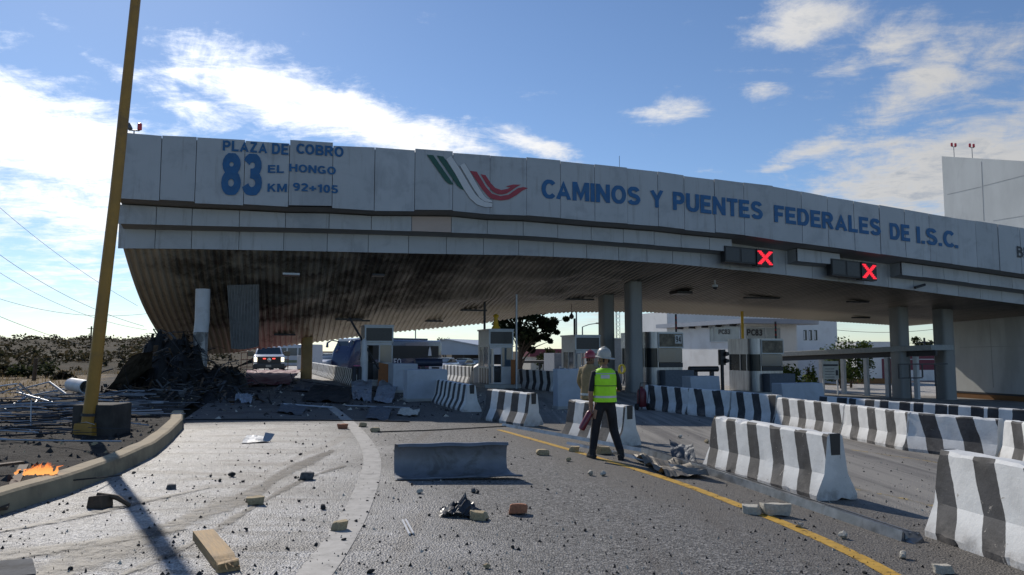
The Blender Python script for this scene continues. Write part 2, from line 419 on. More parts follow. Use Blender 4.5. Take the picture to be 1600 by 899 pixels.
def asphalt_mat():
    m = bpy.data.materials.new('asphalt'); m.use_nodes = True
    t = NT(m.node_tree); b = t.n['Principled BSDF']
    tc = t.add('ShaderNodeTexCoord'); o = tc.outputs['Object']
    sp = t.add('ShaderNodeSeparateXYZ'); t.l.new(o, sp.inputs[0])
    x, y = sp.outputs[0], sp.outputs[1]
    u = t.m('ADD', t.m('MULTIPLY', x, CA), t.m('MULTIPLY', y, SA))
    w = t.m('ADD', t.m('MULTIPLY', x, -SA), t.m('MULTIPLY', y, CA))
    big = t.noise(o, .35, 7, .62, .4); mid = t.noise(o, 2.2, 7, .65); fine = t.noise(o, 46, 3, .7)
    along = t.mapping(o, rot=(0, 0, -A), scl=(2.2, .10, 1)); st = t.noise(along, 1.3, 6, .6, .25)
    # aggregate
    vo = t.add('ShaderNodeTexVoronoi'); t.l.new(o, vo.inputs['Vector']); vo.inputs['Scale'].default_value = 52
    vs = t.add('ShaderNodeSeparateXYZ'); t.l.new(vo.outputs['Color'], vs.inputs[0])
    base = t.mix(t.m('POWER', vs.outputs[0], 1.8), (.040, .039, .037), (.31, .295, .275))
    base = t.mix(t.m('MULTIPLY', t.ss(fine, .55, .75), .35), base, (.36, .345, .32))
    # asphalt colour paler towards the shoulder lane, edge ragged
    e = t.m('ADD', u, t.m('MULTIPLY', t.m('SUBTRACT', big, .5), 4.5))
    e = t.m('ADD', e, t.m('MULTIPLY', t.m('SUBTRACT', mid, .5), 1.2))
    patch = t.m('MULTIPLY', t.ss(e, 1.9, .2), t.ss(t.m('ADD', mid, t.m('MULTIPLY', st, .6)), .52, .9))
    patch = t.m('ADD', t.m('MULTIPLY', patch, .75), t.m('MULTIPLY', t.ss(e, 2.6, .9), .25))
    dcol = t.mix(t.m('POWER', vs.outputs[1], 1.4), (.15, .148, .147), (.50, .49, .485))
    c = t.mix(patch, base, dcol)
    # brown grit by the kerb, the barriers and along wheel tracks
    br = t.m('MULTIPLY', t.ss(st, .54, .70), .55)
    c = t.mix(br, c, (.095, .078, .062))
    tr = t.ss(t.m('ADD', u, t.m('MULTIPLY', t.m('SUBTRACT', mid, .5), 1.6)), 3.6, 4.8)
    c = t.mix(t.m('MULTIPLY', tr, .75), c, t.mix(vs.outputs[2], (.062, .055, .046), (.175, .155, .130)))
    # cast concrete slab of the toll lanes
    slab = t.ss(t.m('ADD', u, t.m('MULTIPLY', t.m('SUBTRACT', mid, .5), .5)), 6.6, 7.2)
    scol = t.mix(t.ss(st, .38, .66), (.27, .25, .22), (.13, .12, .11))
    scol = t.mix(t.m('MULTIPLY', t.ss(mid, .5, .7), .4), scol, (.26, .25, .22))
    c = t.mix(slab, c, scol)
    far = t.ss(w, 42.0, 46.0)
    c = t.mix(far, c, t.mix(t.ss(st, .35, .65), (.42, .39, .35), (.30, .28, .25)))
    # soot and wet ash under the burnt canopy, plus its shade painted darker
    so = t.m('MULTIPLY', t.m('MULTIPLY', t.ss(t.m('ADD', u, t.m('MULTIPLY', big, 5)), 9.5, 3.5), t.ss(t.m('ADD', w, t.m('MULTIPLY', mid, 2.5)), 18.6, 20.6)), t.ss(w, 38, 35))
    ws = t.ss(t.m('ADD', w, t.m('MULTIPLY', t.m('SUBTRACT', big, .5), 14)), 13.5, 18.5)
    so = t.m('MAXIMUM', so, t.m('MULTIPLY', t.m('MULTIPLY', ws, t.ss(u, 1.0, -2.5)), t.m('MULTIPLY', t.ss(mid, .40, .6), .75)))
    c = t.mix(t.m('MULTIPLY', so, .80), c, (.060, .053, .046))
    # burn streaks out in the sun
    bk = t.m('MULTIPLY', t.ss(u, 2.2, -1.0), t.ss(t.noise(t.mapping(o, rot=(0, 0, .9), scl=(.35, 1.6, 1)), 1.0, 7,   .65, .7), .47, .62))
    c = t.mix(t.m('MULTIPLY', bk, .8), c, (.05, .04, .034))
    t.put(b.inputs['Base Color'], c)
    r = t.m('ADD', .60, t.m('MULTIPLY', fine, .25))
    r = t.m('SUBTRACT', r, t.m('MULTIPLY', t.m('MULTIPLY', t.ss(e, 3.4, .4), t.ss(w, 19, 17)), .22))
    t.put(b.inputs['Roughness'], r)
    b.inputs['Specular IOR Level'].default_value = .5
    bp = t.add('ShaderNodeBump'); bp.inputs['Strength'].default_value = .9; bp.inputs['Distance'].default_value = .014
    hh = t.m('ADD', t.m('MULTIPLY', fine, .6), t.m('MULTIPLY', vo.outputs['Distance'], .9))
    hh = t.m('ADD', hh, t.m('MULTIPLY', mid, .9))
    t.l.new(hh, bp.inputs['Height']); t.l.new(bp.outputs[0], b.inputs['Normal'])
    return m


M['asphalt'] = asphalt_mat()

KERB = [(-5.0, -8), (-5.05, 4), (-5.17, 7.5), (-5.17, 8.85), (-5.35, 10.4), (-5.67, 12.0), (-6.2, 13.7), (-7.0, 16.0), (-7.85, 17.95),
        (-10.9, 28), (-13.95, 38), (-17, 48), (-32.3, 98), (-44.5, 138), (-63, 200)]
def xk(y): return interp(y, [(q[1], q[0]) for q in KERB])

b = MB()
ys = [-8, -4, 0] + [1.5 * k for k in range(1, 40)] + [64, 72, 84, 100, 125, 160, 200]
NC = 44
rows = []
for y in ys:
    xl = xk(y); row = []
    for k in range(NC + 1):
        x = xl + (62 - xl) * (k / NC) ** 1.25
        row.append(b.vert((x, y, gz(x, y))))
    rows.append(row)
for r0, r1 in zip(rows, rows[1:]):
    for k in range(NC): b.face((r0[k], r0[k + 1], r1[k + 1], r1[k]))
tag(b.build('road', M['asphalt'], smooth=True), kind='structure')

b = MB()
xs = [-1500, -600, -300, -150, -80, -50, -30, -20, -10, 0, 10, 20, 30, 40, 50, 62, 75, 100, 200, 500, 1500]
yy = [-60, -20, 0, 10, 20, 30, 40, 50, 60, 80, 100, 140, 200, 400, 900, 3500]
rows = [[b.vert((x, y, gz(x, y) - .06)) for x in xs] for y in yy]
for r0, r1 in zip(rows, rows[1:]):
    for k in range(len(xs) - 1): b.face((r0[k], r0[k + 1], r1[k + 1], r1[k]))
tag(b.build('ground', M['field'], smooth=True), kind='structure')


def hill_h(x, y):
    a = max(0, min(1, (y - 40) / 190.0)); a = a * a * (3 - 2 * a)
    side = max(0, min(1, (-x - 10 - .10 * (y - 40)) / 40.0)); side = side * side * (3 - 2 * side)
    n = mnoise.noise(Vector((x * .014, y * .014, 3))) * 1.1 + mnoise.noise(Vector((x * .05, y * .05, 7))) * .35
    return a * (side * (4.0 - .010 * (x + 130)) + .8 * side) + n * a * side - .04


b = MB()
NX, NY = 60, 50
rows = []
for j in range(NY + 1):
    y = 36 + 330 * (j / NY) ** 1.3; row = []
    for i in range(NX + 1):
        x = -16 - .30 * (y - 36) - (360) * (i / NX) ** 1.3
        row.append(b.vert((x, y, hill_h(x, y) if j < NY else -2)))
    rows.append(row)
for r0, r1 in zip(rows, rows[1:]):
    for k in range(NX): b.face((r0[k], r0[k + 1], r1[k + 1], r1[k]))
tag(b.build('hills', M['field'], smooth=True), kind='structure')


# --- verge beside the road, burnt
def verge_mat():
    m = bpy.data.materials.new('burnt_soil'); m.use_nodes = True
    t = NT(m.node_tree); b = t.n['Principled BSDF']
    tc = t.add('ShaderNodeTexCoord'); o = tc.outputs['Object']
    sp = t.add('ShaderNodeSeparateXYZ'); t.l.new(o, sp.inputs[0]); x, y = sp.outputs[0], sp.outputs[1]
    n = t.noise(o, .5, 8, .65, .4); n2 = t.noise(o, 5, 8, .72); n3 = t.noise(o, 24, 5, .7)
    c = t.mix(t.ss(n2, .35, .65), (.010, .009, .008), (.040, .033, .027))
    c = t.mix(t.m('MULTIPLY', t.ss(n3, .55, .75), .5), c, (.12, .10, .085))
    dry = t.mix(t.ss(n2, .35, .65), (.24, .165, .08), (.13, .09, .05))
    k = t.m('ADD', t.m('ADD', t.m('MULTIPLY', x, 1.0), t.m('MULTIPLY', y, .42)), t.m('MULTIPLY', t.m('SUBTRACT', n, .5), 9))
    c = t.mix(t.ss(k, -4.2, -6.6), c, dry)
    t.put(b.inputs['Base Color'], c); b.inputs['Roughness'].default_value = .9
    b.inputs['Specular IOR Level'].default_value = .25
    bp = t.add('ShaderNodeBump'); bp.inputs['Strength'].default_value = .9; bp.inputs['Distance'].default_value = .06
    t.l.new(t.m('ADD', n2, t.m('MULTIPLY', n3, .5)), bp.inputs['Height']); t.l.new(bp.outputs[0], b.inputs['Normal'])
    return m


M['verge'] = verge_mat()
def verge_h(x, y):
    d = xk(y) - .28 - x
    n = mnoise.fractal(Vector((x * .9, y * .9, 1)), .7, 2.1, 5)
    rough = min(1, d / .8)
    return .13 + .07 * n * rough + .05 * min(d, 3) / 3 - (.22 * min(1, max(0, (d - 7) / 6)))


b = MB()
rows = []
NX = 90
for j in range(150):
    y = 2 + 46 * (j / 149) ** 1.35; row = []
    for i in range(NX + 1):
        x = xk(y) - .26 - 22 * (i / NX) ** 1.6
        row.append(b.vert((x, y, verge_h(x, y))))
    rows.append(row)
for r0, r1 in zip(rows, rows[1:]):
    for k in range(NX): b.face((r0[k], r0[k + 1], r1[k + 1], r1[k]))
tag(b.build('burnt_verge', M['verge'], smooth='all'), kind='structure')

# --- kerb
M['kerb'] = mk('kerb_concrete', (.34, .27, .17), .85, 0, .15, 2.5, bump=.3, bscale=18, dirt=(.13, .10, .07), dirt_amt=.6, dirt_scale=1.6)
b = MB()
pts = []
for k in range(0, 75):
    y = 2.0 + 16.2 * k / 74
    pts.append((xk(y), y))
prev = None
for i, (x, y) in enumerate(pts):
    jig = mnoise.noise(Vector((x * 1.5, y * 1.5, 0))) * .012
    z0 = gz(x, y)
    ring = [b.vert(p) for p in ((x + .015, y, z0 - .05), (x + jig, y, z0 + .19 + jig), (x - .03 + jig, y, z0 + .215 + jig), (x - .24, y, z0 + .215 + jig), (x - .27, y, z0 + .18), (x - .28, y, z0 - .05))]
    if prev:
        for k in range(5): b.face((prev[k], ring[k], ring[k + 1], prev[k + 1]))
    else: b.face(ring)
    prev = ring
b.face(prev)
tag(b.build('kerb', M['kerb'], smooth=True), kind='structure')


# --- painted lines, worn
def paint_mat(name, col, wear):
    m = bpy.data.materials.new(name); m.use_nodes = True
    t = NT(m.node_tree); b = t.n['Principled BSDF']
    tc = t.add('ShaderNodeTexCoord'); o = tc.outputs['Object']
    n = t.noise(o, 7, 8, .72, .3); n2 = t.noise(o, 60, 3, .7)
    c = t.mix(t.ss(n, .35, .7), tuple(k * .7 for k in col), col)
    t.put(b.inputs['Base Color'], c); b.inputs['Roughness'].default_value = .6
    at_ = t.add('ShaderNodeAttribute', attribute_name='edge')
    soft = t.m('MULTIPLY', t.m('SUBTRACT', 1, at_.outputs['Fac']), .35 if name == 'brown_skid' else .05)
    a = t.ss(t.m('SUBTRACT', t.m('ADD', t.m('MULTIPLY', n, .7), t.m('MULTIPLY', n2, .3)), soft), wear - (.14 if name == 'brown_skid' else .05), wear + (.14 if name == 'brown_skid' else .05))
    if name == 'brown_skid': a = t.m('MULTIPLY', a, .88)
    t.put(b.inputs['Alpha'], a)
    return m


M['line_white'] = paint_mat('worn_white_line', (.42, .40, .37), .37)
M['line_yellow'] = paint_mat('worn_yellow_line', (.62, .36, .04), .40)
M['line_faint'] = paint_mat('faint_yellow_line', (.48, .36, .15), .50)
M['mud'] = paint_mat('brown_skid', (.070, .056, .043), .47)


def strip(name, pxs, width, mat, lift=.004, sub=26, label=None):
    P = [G(*p) for p in pxs]
    # resample smoothly
    Q = []
    for i in range(len(P) - 1):
        p0 = P[max(0, i - 1)]; p1 = P[i]; p2 = P[i + 1]; p3 = P[min(len(P) - 1, i + 2)]
        for k in range(sub):
            s = k / sub
            Q.append(.5 * ((2 * p1) + (p2 - p0) * s + (2 * p0 - 5 * p1 + 4 * p2 - p3) * s * s + (3 * p1 - p0 - 3 * p2 + p3) * s ** 3))
    Q.append(P[-1])
    b = MB(); prev = None
    for i, q in enumerate(Q):
        d = (Q[min(i + 1, len(Q) - 1)] - Q[max(0, i - 1)]); d.z = 0; d.normalize()
        nrm = Vector((d.y, -d.x, 0))
        wd = width(i / (len(Q) - 1)) if callable(width) else width
        r = []
        for s in (-.5, -.17, .17, .5):
            p = q + nrm * wd * s; r.append(b.vert((p.x, p.y, gz(p.x, p.y) + lift)))
        if prev:
            for k in range(3): b.face((prev[k], prev[k + 1], r[k + 1], r[k]))
        prev = r
    o = b.build(name, mat, fix=False)
    at_ = o.data.attributes.new('edge', 'FLOAT', 'POINT')
    for i in range(len(o.data.vertices)): at_.data[i].value = 0.0 if i % 4 in (0, 3) else 1.0
    return tag(o, kind='structure')


strip('white_line', [(470, 925), (520, 860), (556, 800), (578, 745), (580, 710), (563, 680), (540, 655), (515, 635)], .27, M['line_white'])
strip('yellow_line', [(1440, 925), (1320, 860), (1180, 800), (1040, 748), (900, 706), (780, 672)], .155, M['line_yellow'])
strip('faint_line', [(1700, 856), (1450, 789), (1340, 765), (1200, 735)], .13, M['line_faint'])
strip('pale_line', [(1640, 752), (1470, 724), (1330, 703)], .14, M['line_faint'])
strip('skid_mark', [(60, 905), (190, 850), (300, 810), (390, 772), (450, 737), (520, 704)], lambda s: .70 * (1 - s) + .12 + .35 * sin(s * 9) ** 2, M['mud'], .006)
strip('dirt_patch', [(-60, 880), (60, 862), (180, 845), (290, 826)], lambda s: .75 * (1 - s) + .2, M['mud'], .010)
strip('dirt_patch', [(-20, 835), (90, 815), (200, 790), (330, 762)], lambda s: .30 * sin(s * 3.1) + .05, M['mud'], .012)
strip('soot_smear', [(190, 900), (300, 850), (400, 790), (480, 748), (540, 728)], lambda s: .10 + .12 * sin(s * 12) ** 2, M['mud'], .008)

# ------------------------------------------------------------------ the toll canopy
SEAM = [184, 250, 305, 381, 451, 519, 584.8, 647.6, 707, 765, 822, 875, 928.5, 979, 1027, 1068, 1115, 1161, 1206, 1250, 1291, 1331, 1371, 1410, 1448, 1482, 1519, 1554, 1588, 1621, 1653, 1684, 1714]
SEAM_U = [onw(px, 300, W0)[0] for px in SEAM]
T1T = [(190, 207), (250, 212.5), (400, 220), (519, 227.5), (585, 230), (707, 239), (822, 247.5), (928, 258), (1027, 269), (1068, 275), (1161, 286.5), (1206, 292), (1291, 308), (1410, 327.5), (1482, 340), (1588, 355.5), (1714, 377)]
T1B = [(190, 310), (305, 317), (381, 320), (451, 324), (519, 325), (585, 329), (707, 330), (765, 336), (822, 338), (928, 347), (1027, 354), (1068, 359), (1161, 368), (1206, 375), (1291, 386), (1410, 402.5), (1482, 412), (1588, 427), (1714, 445)]
T2B = [(190, 350), (300, 353), (519, 358), (647, 362), (765, 366), (820, 369), (928, 376), (1063, 387), (1142, 393), (1243, 408), (1309, 414), (1405, 429), (1482, 438), (1588, 452), (1714, 468)]
T3B = [(186, 388.5), (300, 389.5), (519, 393.5), (650, 396.5), (820, 399.5), (928, 404.5), (1063, 413.5), (1209, 428), (1290, 438), (1400, 450.5), (1480, 461), (1590, 475), (1714, 491)]
REAR = [(230, 546), (300, 556), (362, 553), (405, 546), (469, 539), (560, 527), (616, 520), (750, 507), (835, 492), (891, 489), (1000, 488), (1060, 491), (1200, 497), (1320, 504), (1400, 509), (1460, 515), (1560, 524), (1714, 540)]
W2, W3, WR = W0 + .75, W0 + 1.5, W0 + 15.0
def prof(lst, w): return [onw(px, py, w) for px, py in lst]
P1T, P1B = prof(T1T, W0), prof(T1B, W0)
P2B, P3B, PR = prof(T2B, W2), prof(T3B, W3), prof(REAR, WR)
UL, UR = SEAM_U[0], SEAM_U[-1]
# the torn left end runs back along the road
RL = onw(232, 546, WR)[0]


def under(u, w):
    """height of the corrugated underside"""
    t = max(0, min(1, (w - W3) / (WR - W3)))
    hf = interp(u, P3B); hr = interp(u, PR)
    k = max(0, min(1, (6 - u) / 8))                # the collapsed part bellies, the rest sags evenly
    t2 = t + k * .20 * sin(pi * t) * (1 - t)
    return hf + (hr - hf) * t2


canopy = thing('toll_canopy', 'long white panelled toll plaza canopy with blue lettering, burnt and collapsed at its left end', 'canopy', (0, 0, 0), A)
LU = lambda u, w, z: (u, w, z)       # canopy local axes are u, w, z

rnd = random.Random(3)
b = MB(); pink = MB()
jig = [rnd.uniform(-.035, .035) for _ in SEAM]
jig[4] = .11; jig[7] = .05; jig[6] = -.03; jig[3] = -.05
for i in range(len(SEAM_U) - 1):
    u0, u1 = SEAM_U[i] + .012, SEAM_U[i + 1] - .012
    j = jig[i] if i < 20 else jig[i] * .35
    tilt = rnd.uniform(-.018, .018)
    bot = rnd.uniform(-.02, .02) * (2 if i < 12 else .6)
    t0, t1 = interp(u0, P1T) + j, interp(u1, P1T) + j
    b0, b1 = interp(u0, P1B) + j * .6 + bot, interp(u1, P1B) + j * .6 + bot
    f = -.06 - abs(tilt)
    b.hexa([(u0, W0 + f + tilt, b0), (u1, W0 + f - tilt, b1), (u1, W0, b1), (u0, W0, b0), (u0, W0 + f + tilt, t0), (u1, W0 + f - tilt, t1), (u1, W0, t1), (u0, W0, t0)])
fascia = b.build('fascia', M['panel'], canopy)

GAPS = [(1142, 1243.5), (1309.5, 1405)]
gap_u = [tuple(onw(p, 395, W2)[0] for p in g) for g in GAPS]
bands = [MB(), MB(), MB()]; b3 = MB(); pinkpanel = MB()
S2 = [184, 244, 300, 374, 446, 514, 580, 643, 705, 761, 817, 871, 923, 973, 1021, 1063, 1107, 1142, 1243.5, 1280, 1309.5, 1405, 1437, 1470, 1507, 1541, 1575, 1608, 1640, 1672, 1704]
for i in range(len(S2) - 1):
    if S2[i] in (1142, 1309.5): continue
    u0, u1 = onw(S2[i], 350, W2)[0] + .012, onw(S2[i + 1], 350, W2)[0] - .012
    tgt = pinkpanel if S2[i] == 643 else bands[0 if S2[i] < 1142 else 1 if S2[i] < 1309 else 2]
    j = rnd.uniform(-.015, .015)
    t0, t1 = interp(u0, P1B) - .13, interp(u1, P1B) - .13
    b0, b1 = interp(u0, P2B) + j, interp(u1, P2B) + j
    tgt.hexa([(u0, W2 - .05, b0), (u1, W2 - .05, b1), (u1, W2, b1), (u0, W2, b0), (u0, W2 - .05, t0), (u1, W2 - .05, t1), (u1, W2, t1), (u0, W2, t0)])
for b in bands: b.build('middle_band', M['panel'], canopy)
tag(pinkpanel.build('band_panel', M['panel_pink'], canopy), 'bare pinkish panel without its white facing')
S3 = [184, 242, 299, 373, 443, 511, 575, 638, 697, 755, 810, 864, 916, 966, 1010, 1050, 1094, 1139, 1184, 1226, 1267, 1307, 1346, 1385, 1424, 1460, 1493, 1527, 1560, 1594, 1627, 1659, 1690]
for i in range(len(S3) - 1):
    u0, u1 = onw(S3[i], 390, W3)[0] + .012, onw(S3[i + 1], 390, W3)[0] - .012
    b0, b1 = interp(u0, P3B), interp(u1, P3B)
    t0, t1 = interp(u0, P1B) - .16, interp(u1, P1B) - .16
    b3.hexa([(u0, W3 - .05, b0), (u1, W3 - .05, b1), (u1, W3, b1), (u0, W3, b0), (u0, W3 - .05, t0), (u1, W3 - .05, t1), (u1, W3, t1), (u0, W3, t0)])
b3.build('lower_band', M['panel'], canopy)

# soffits of the steps, dark structure behind the joints
b = MB()
def strip_between(b, fa, fb, us):
    prev = None
    for u in us:
        r = (b.vert(fa(u)), b.vert(fb(u)))
        if prev: b.face((prev[0], r[0], r[1], prev[1]))
        prev = r
US = [UL + (UR - UL) * k / 120 for k in range(121)]
strip_between(b, lambda u: (u, W0 + .004, interp(u, P1B) + .03), lambda u: (u, W3 - .06, interp(u, P1B) - .17), US)
prev_inside = [u for u in US]
def seg(u0, u1): return [u0 + (u1 - u0) * k / 40 for k in range(41)]
ed = [UL, gap_u[0][0], gap_u[0][1], gap_u[1][0], gap_u[1][1], UR]
for k in (0, 2, 4):
    strip_between(b, lambda u: (u, W2 - .045, interp(u, P2B) + .02), lambda u: (u, W3 - .055, interp(u, P2B) - .10), seg(ed[k], ed[k + 1]))
for g in ed[1:5]:
    h1, h2 = interp(g, P1B) - .14, interp(g, P2B) + .01
    b.poly([(g, W2 - .02, h1), (g, W3 - .06, h1 - .02), (g, W3 - .06, h2 - .1), (g, W2 - .02, h2)])
b.build('step_soffit', M['soffit'], canopy)
b = MB()
strip_between(b, lambda u: (u, W0 + .03, interp(u, P1T) - .12), lambda u: (u, W0 + .03, interp(u, P1B) + .06), US)
strip_between(b, lambda u: (u, W2 + .03, interp(u, P1B) - .2), lambda u: (u, W2 + .03, interp(u, P2B) + .06), seg(ed[0], ed[1]))
strip_between(b, lambda u: (u, W2 + .03, interp(u, P1B) - .2), lambda u: (u, W2 + .03, interp(u, P2B) + .06), seg(ed[4], ed[5]))
strip_between(b, lambda u: (u, W3 + .03, interp(u, P1B) - .2), lambda u: (u, W3 + .03, interp(u, P3B) + .06), US)
b.build('backing_frame', M['backing'], canopy)


def under_mat():
    m = bpy.data.materials.new('sooted_sheet'); m.use_nodes = True
    t = NT(m.node_tree); b = t.n['Principled BSDF']
    tc = t.add('ShaderNodeTexCoord'); o = tc.outputs['Object']
    sp = t.add('ShaderNodeSeparateXYZ'); t.l.new(o, sp.inputs[0]); u, w, z = sp.outputs
    st = t.noise(t.mapping(o, scl=(2.6, .10, .3)), 1.6, 7, .65, .2)
    big = t.noise(t.mapping(o, scl=(.20, .10, .1)), 1.0, 6, .6, .5)
    mid = t.noise(o, .9, 8, .7, .5)
    zinc = t.mix(t.ss(u, 1.0, 12.0), t.mix(t.ss(st, .3, .7), (.46, .42, .36), (.62, .57, .49)), t.mix(t.ss(st, .3, .7), (.11, .098, .082), (.18, .16, .135)))  # sheet paled at left, darkened at right: light level put into the colour
    zinc = t.mix(t.m('MULTIPLY', t.ss(w, W0 + 9.5, W0 + 11.5), .6), zinc, (.52, .46, .36))  # rear band paled: bounce from sunlit ground painted into the colour
    # sootier over the fire, less to the right; rear thinned for its painted light
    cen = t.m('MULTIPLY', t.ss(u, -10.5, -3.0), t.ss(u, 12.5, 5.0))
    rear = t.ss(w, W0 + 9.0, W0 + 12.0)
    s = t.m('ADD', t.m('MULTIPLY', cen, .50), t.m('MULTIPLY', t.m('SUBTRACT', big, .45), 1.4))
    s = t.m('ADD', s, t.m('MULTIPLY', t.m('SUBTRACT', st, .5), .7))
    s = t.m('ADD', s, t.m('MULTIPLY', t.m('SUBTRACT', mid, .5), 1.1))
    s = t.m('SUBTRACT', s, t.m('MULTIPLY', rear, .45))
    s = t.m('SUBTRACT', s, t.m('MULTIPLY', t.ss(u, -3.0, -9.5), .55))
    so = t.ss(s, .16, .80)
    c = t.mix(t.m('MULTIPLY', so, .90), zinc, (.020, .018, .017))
    rust = t.m('MULTIPLY', t.ss(mid, .52, .7), t.m('MULTIPLY', cen, .5))
    c = t.mix(rust, c, (.11, .07, .045))
    t.put(b.inputs['Base Color'], c); b.inputs['Metallic'].default_value = .12
    t.put(b.inputs['Roughness'], t.m('ADD', .42, t.m('MULTIPLY', so, .35)))
    return m


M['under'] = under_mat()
# corrugated underside: trapezoid ribs running front to back
b = MB()
pitch = .30
nw = 26
uu = []
u = UL + .0
shape = ((0, 0), (.10, 0), (.145, .065), (.255, .065))
while u < UR - .3:
    for du, dz in shape: uu.append((u + du, dz))
    u += pitch
prev = None
for (u, dz) in uu:
    ring = []
    for k in range(nw + 1):
        t = k / nw
        ue = u
        if u < RL + 6: ue = u                        # straight ribs
        w = W3 + (WR - W3) * t
        dent = 0
        if -4 < u < 18:
            q = mnoise.noise(Vector((u * .35, w * .5, 2)))
            dent = .30 * max(0, q) * max(0, sin(pi * t)) + .09 * mnoise.noise(Vector((u * 1.6, w * .9, 5))) * sin(pi * t)
        ring.append(b.vert((ue, w, under(u, w) + dz - dent)))
    if prev:
        for k in range(nw): b.face((prev[k], ring[k], ring[k + 1], prev[k + 1]))
    prev = ring
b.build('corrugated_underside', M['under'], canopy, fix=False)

# roof, rear upstand and the open left end
b = MB()
def rear_top(u): return interp(u, PR) + 1.0
prev = None
for u in US:
    r = [b.vert((u, W0 + .005, interp(u, P1T) - .10)), b.vert((u, W0 + 5, interp(u, P1T) * .6 + rear_top(u) * .4)), b.vert((u, WR, rear_top(u))), b.vert((u, WR, interp(u, PR) + .06))]
    if prev:
        for k in range(3): b.face((prev[k], r[k], r[k + 1], prev[k + 1]))
    prev = r
b.build('roof', M['roof'], canopy, fix=False)
b = MB()
e = UL + .02
n = 14
for k in range(n):
    wa, wb = W3 + (WR - W3) * k / n, W3 + (WR - W3) * (k + 1) / n
    fa, fb = (k / n), ((k + 1) / n)
    ta = interp(e, P1T) * (1 - fa) + rear_top(e) * fa - .15; tb = interp(e, P1T) * (1 - fb) + rear_top(e) * fb - .15
    b.poly([(e, wa, under(e, wa) + .03), (e, wb, under(e, wb) + .03), (e, wb, tb), (e, wa, ta)])
b.poly([(e, W0, interp(e, P1B)), (e, W3, interp(e, P1B) - .15), (e, W3, interp(e, P1T) - .15), (e, W0, interp(e, P1T) - .12)])
b.poly([(e, W2, interp(e, P2B)), (e, W3, interp(e, P2B)), (e, W3, interp(e, P1B)), (e, W2, interp(e, P1B))])
b.build('end_panel', M['panel'], canopy, fix=False)

# ---- lettering set on the fascia: heavy grotesque letters drawn as strokes
def arc(cx, cy, rx, ry, a0, a1, n=10):
    return [(cx + rx * cos(radians(a0 + (a1 - a0) * k / n)), cy + ry * sin(radians(a0 + (a1 - a0) * k / n))) for k in range(n + 1)]


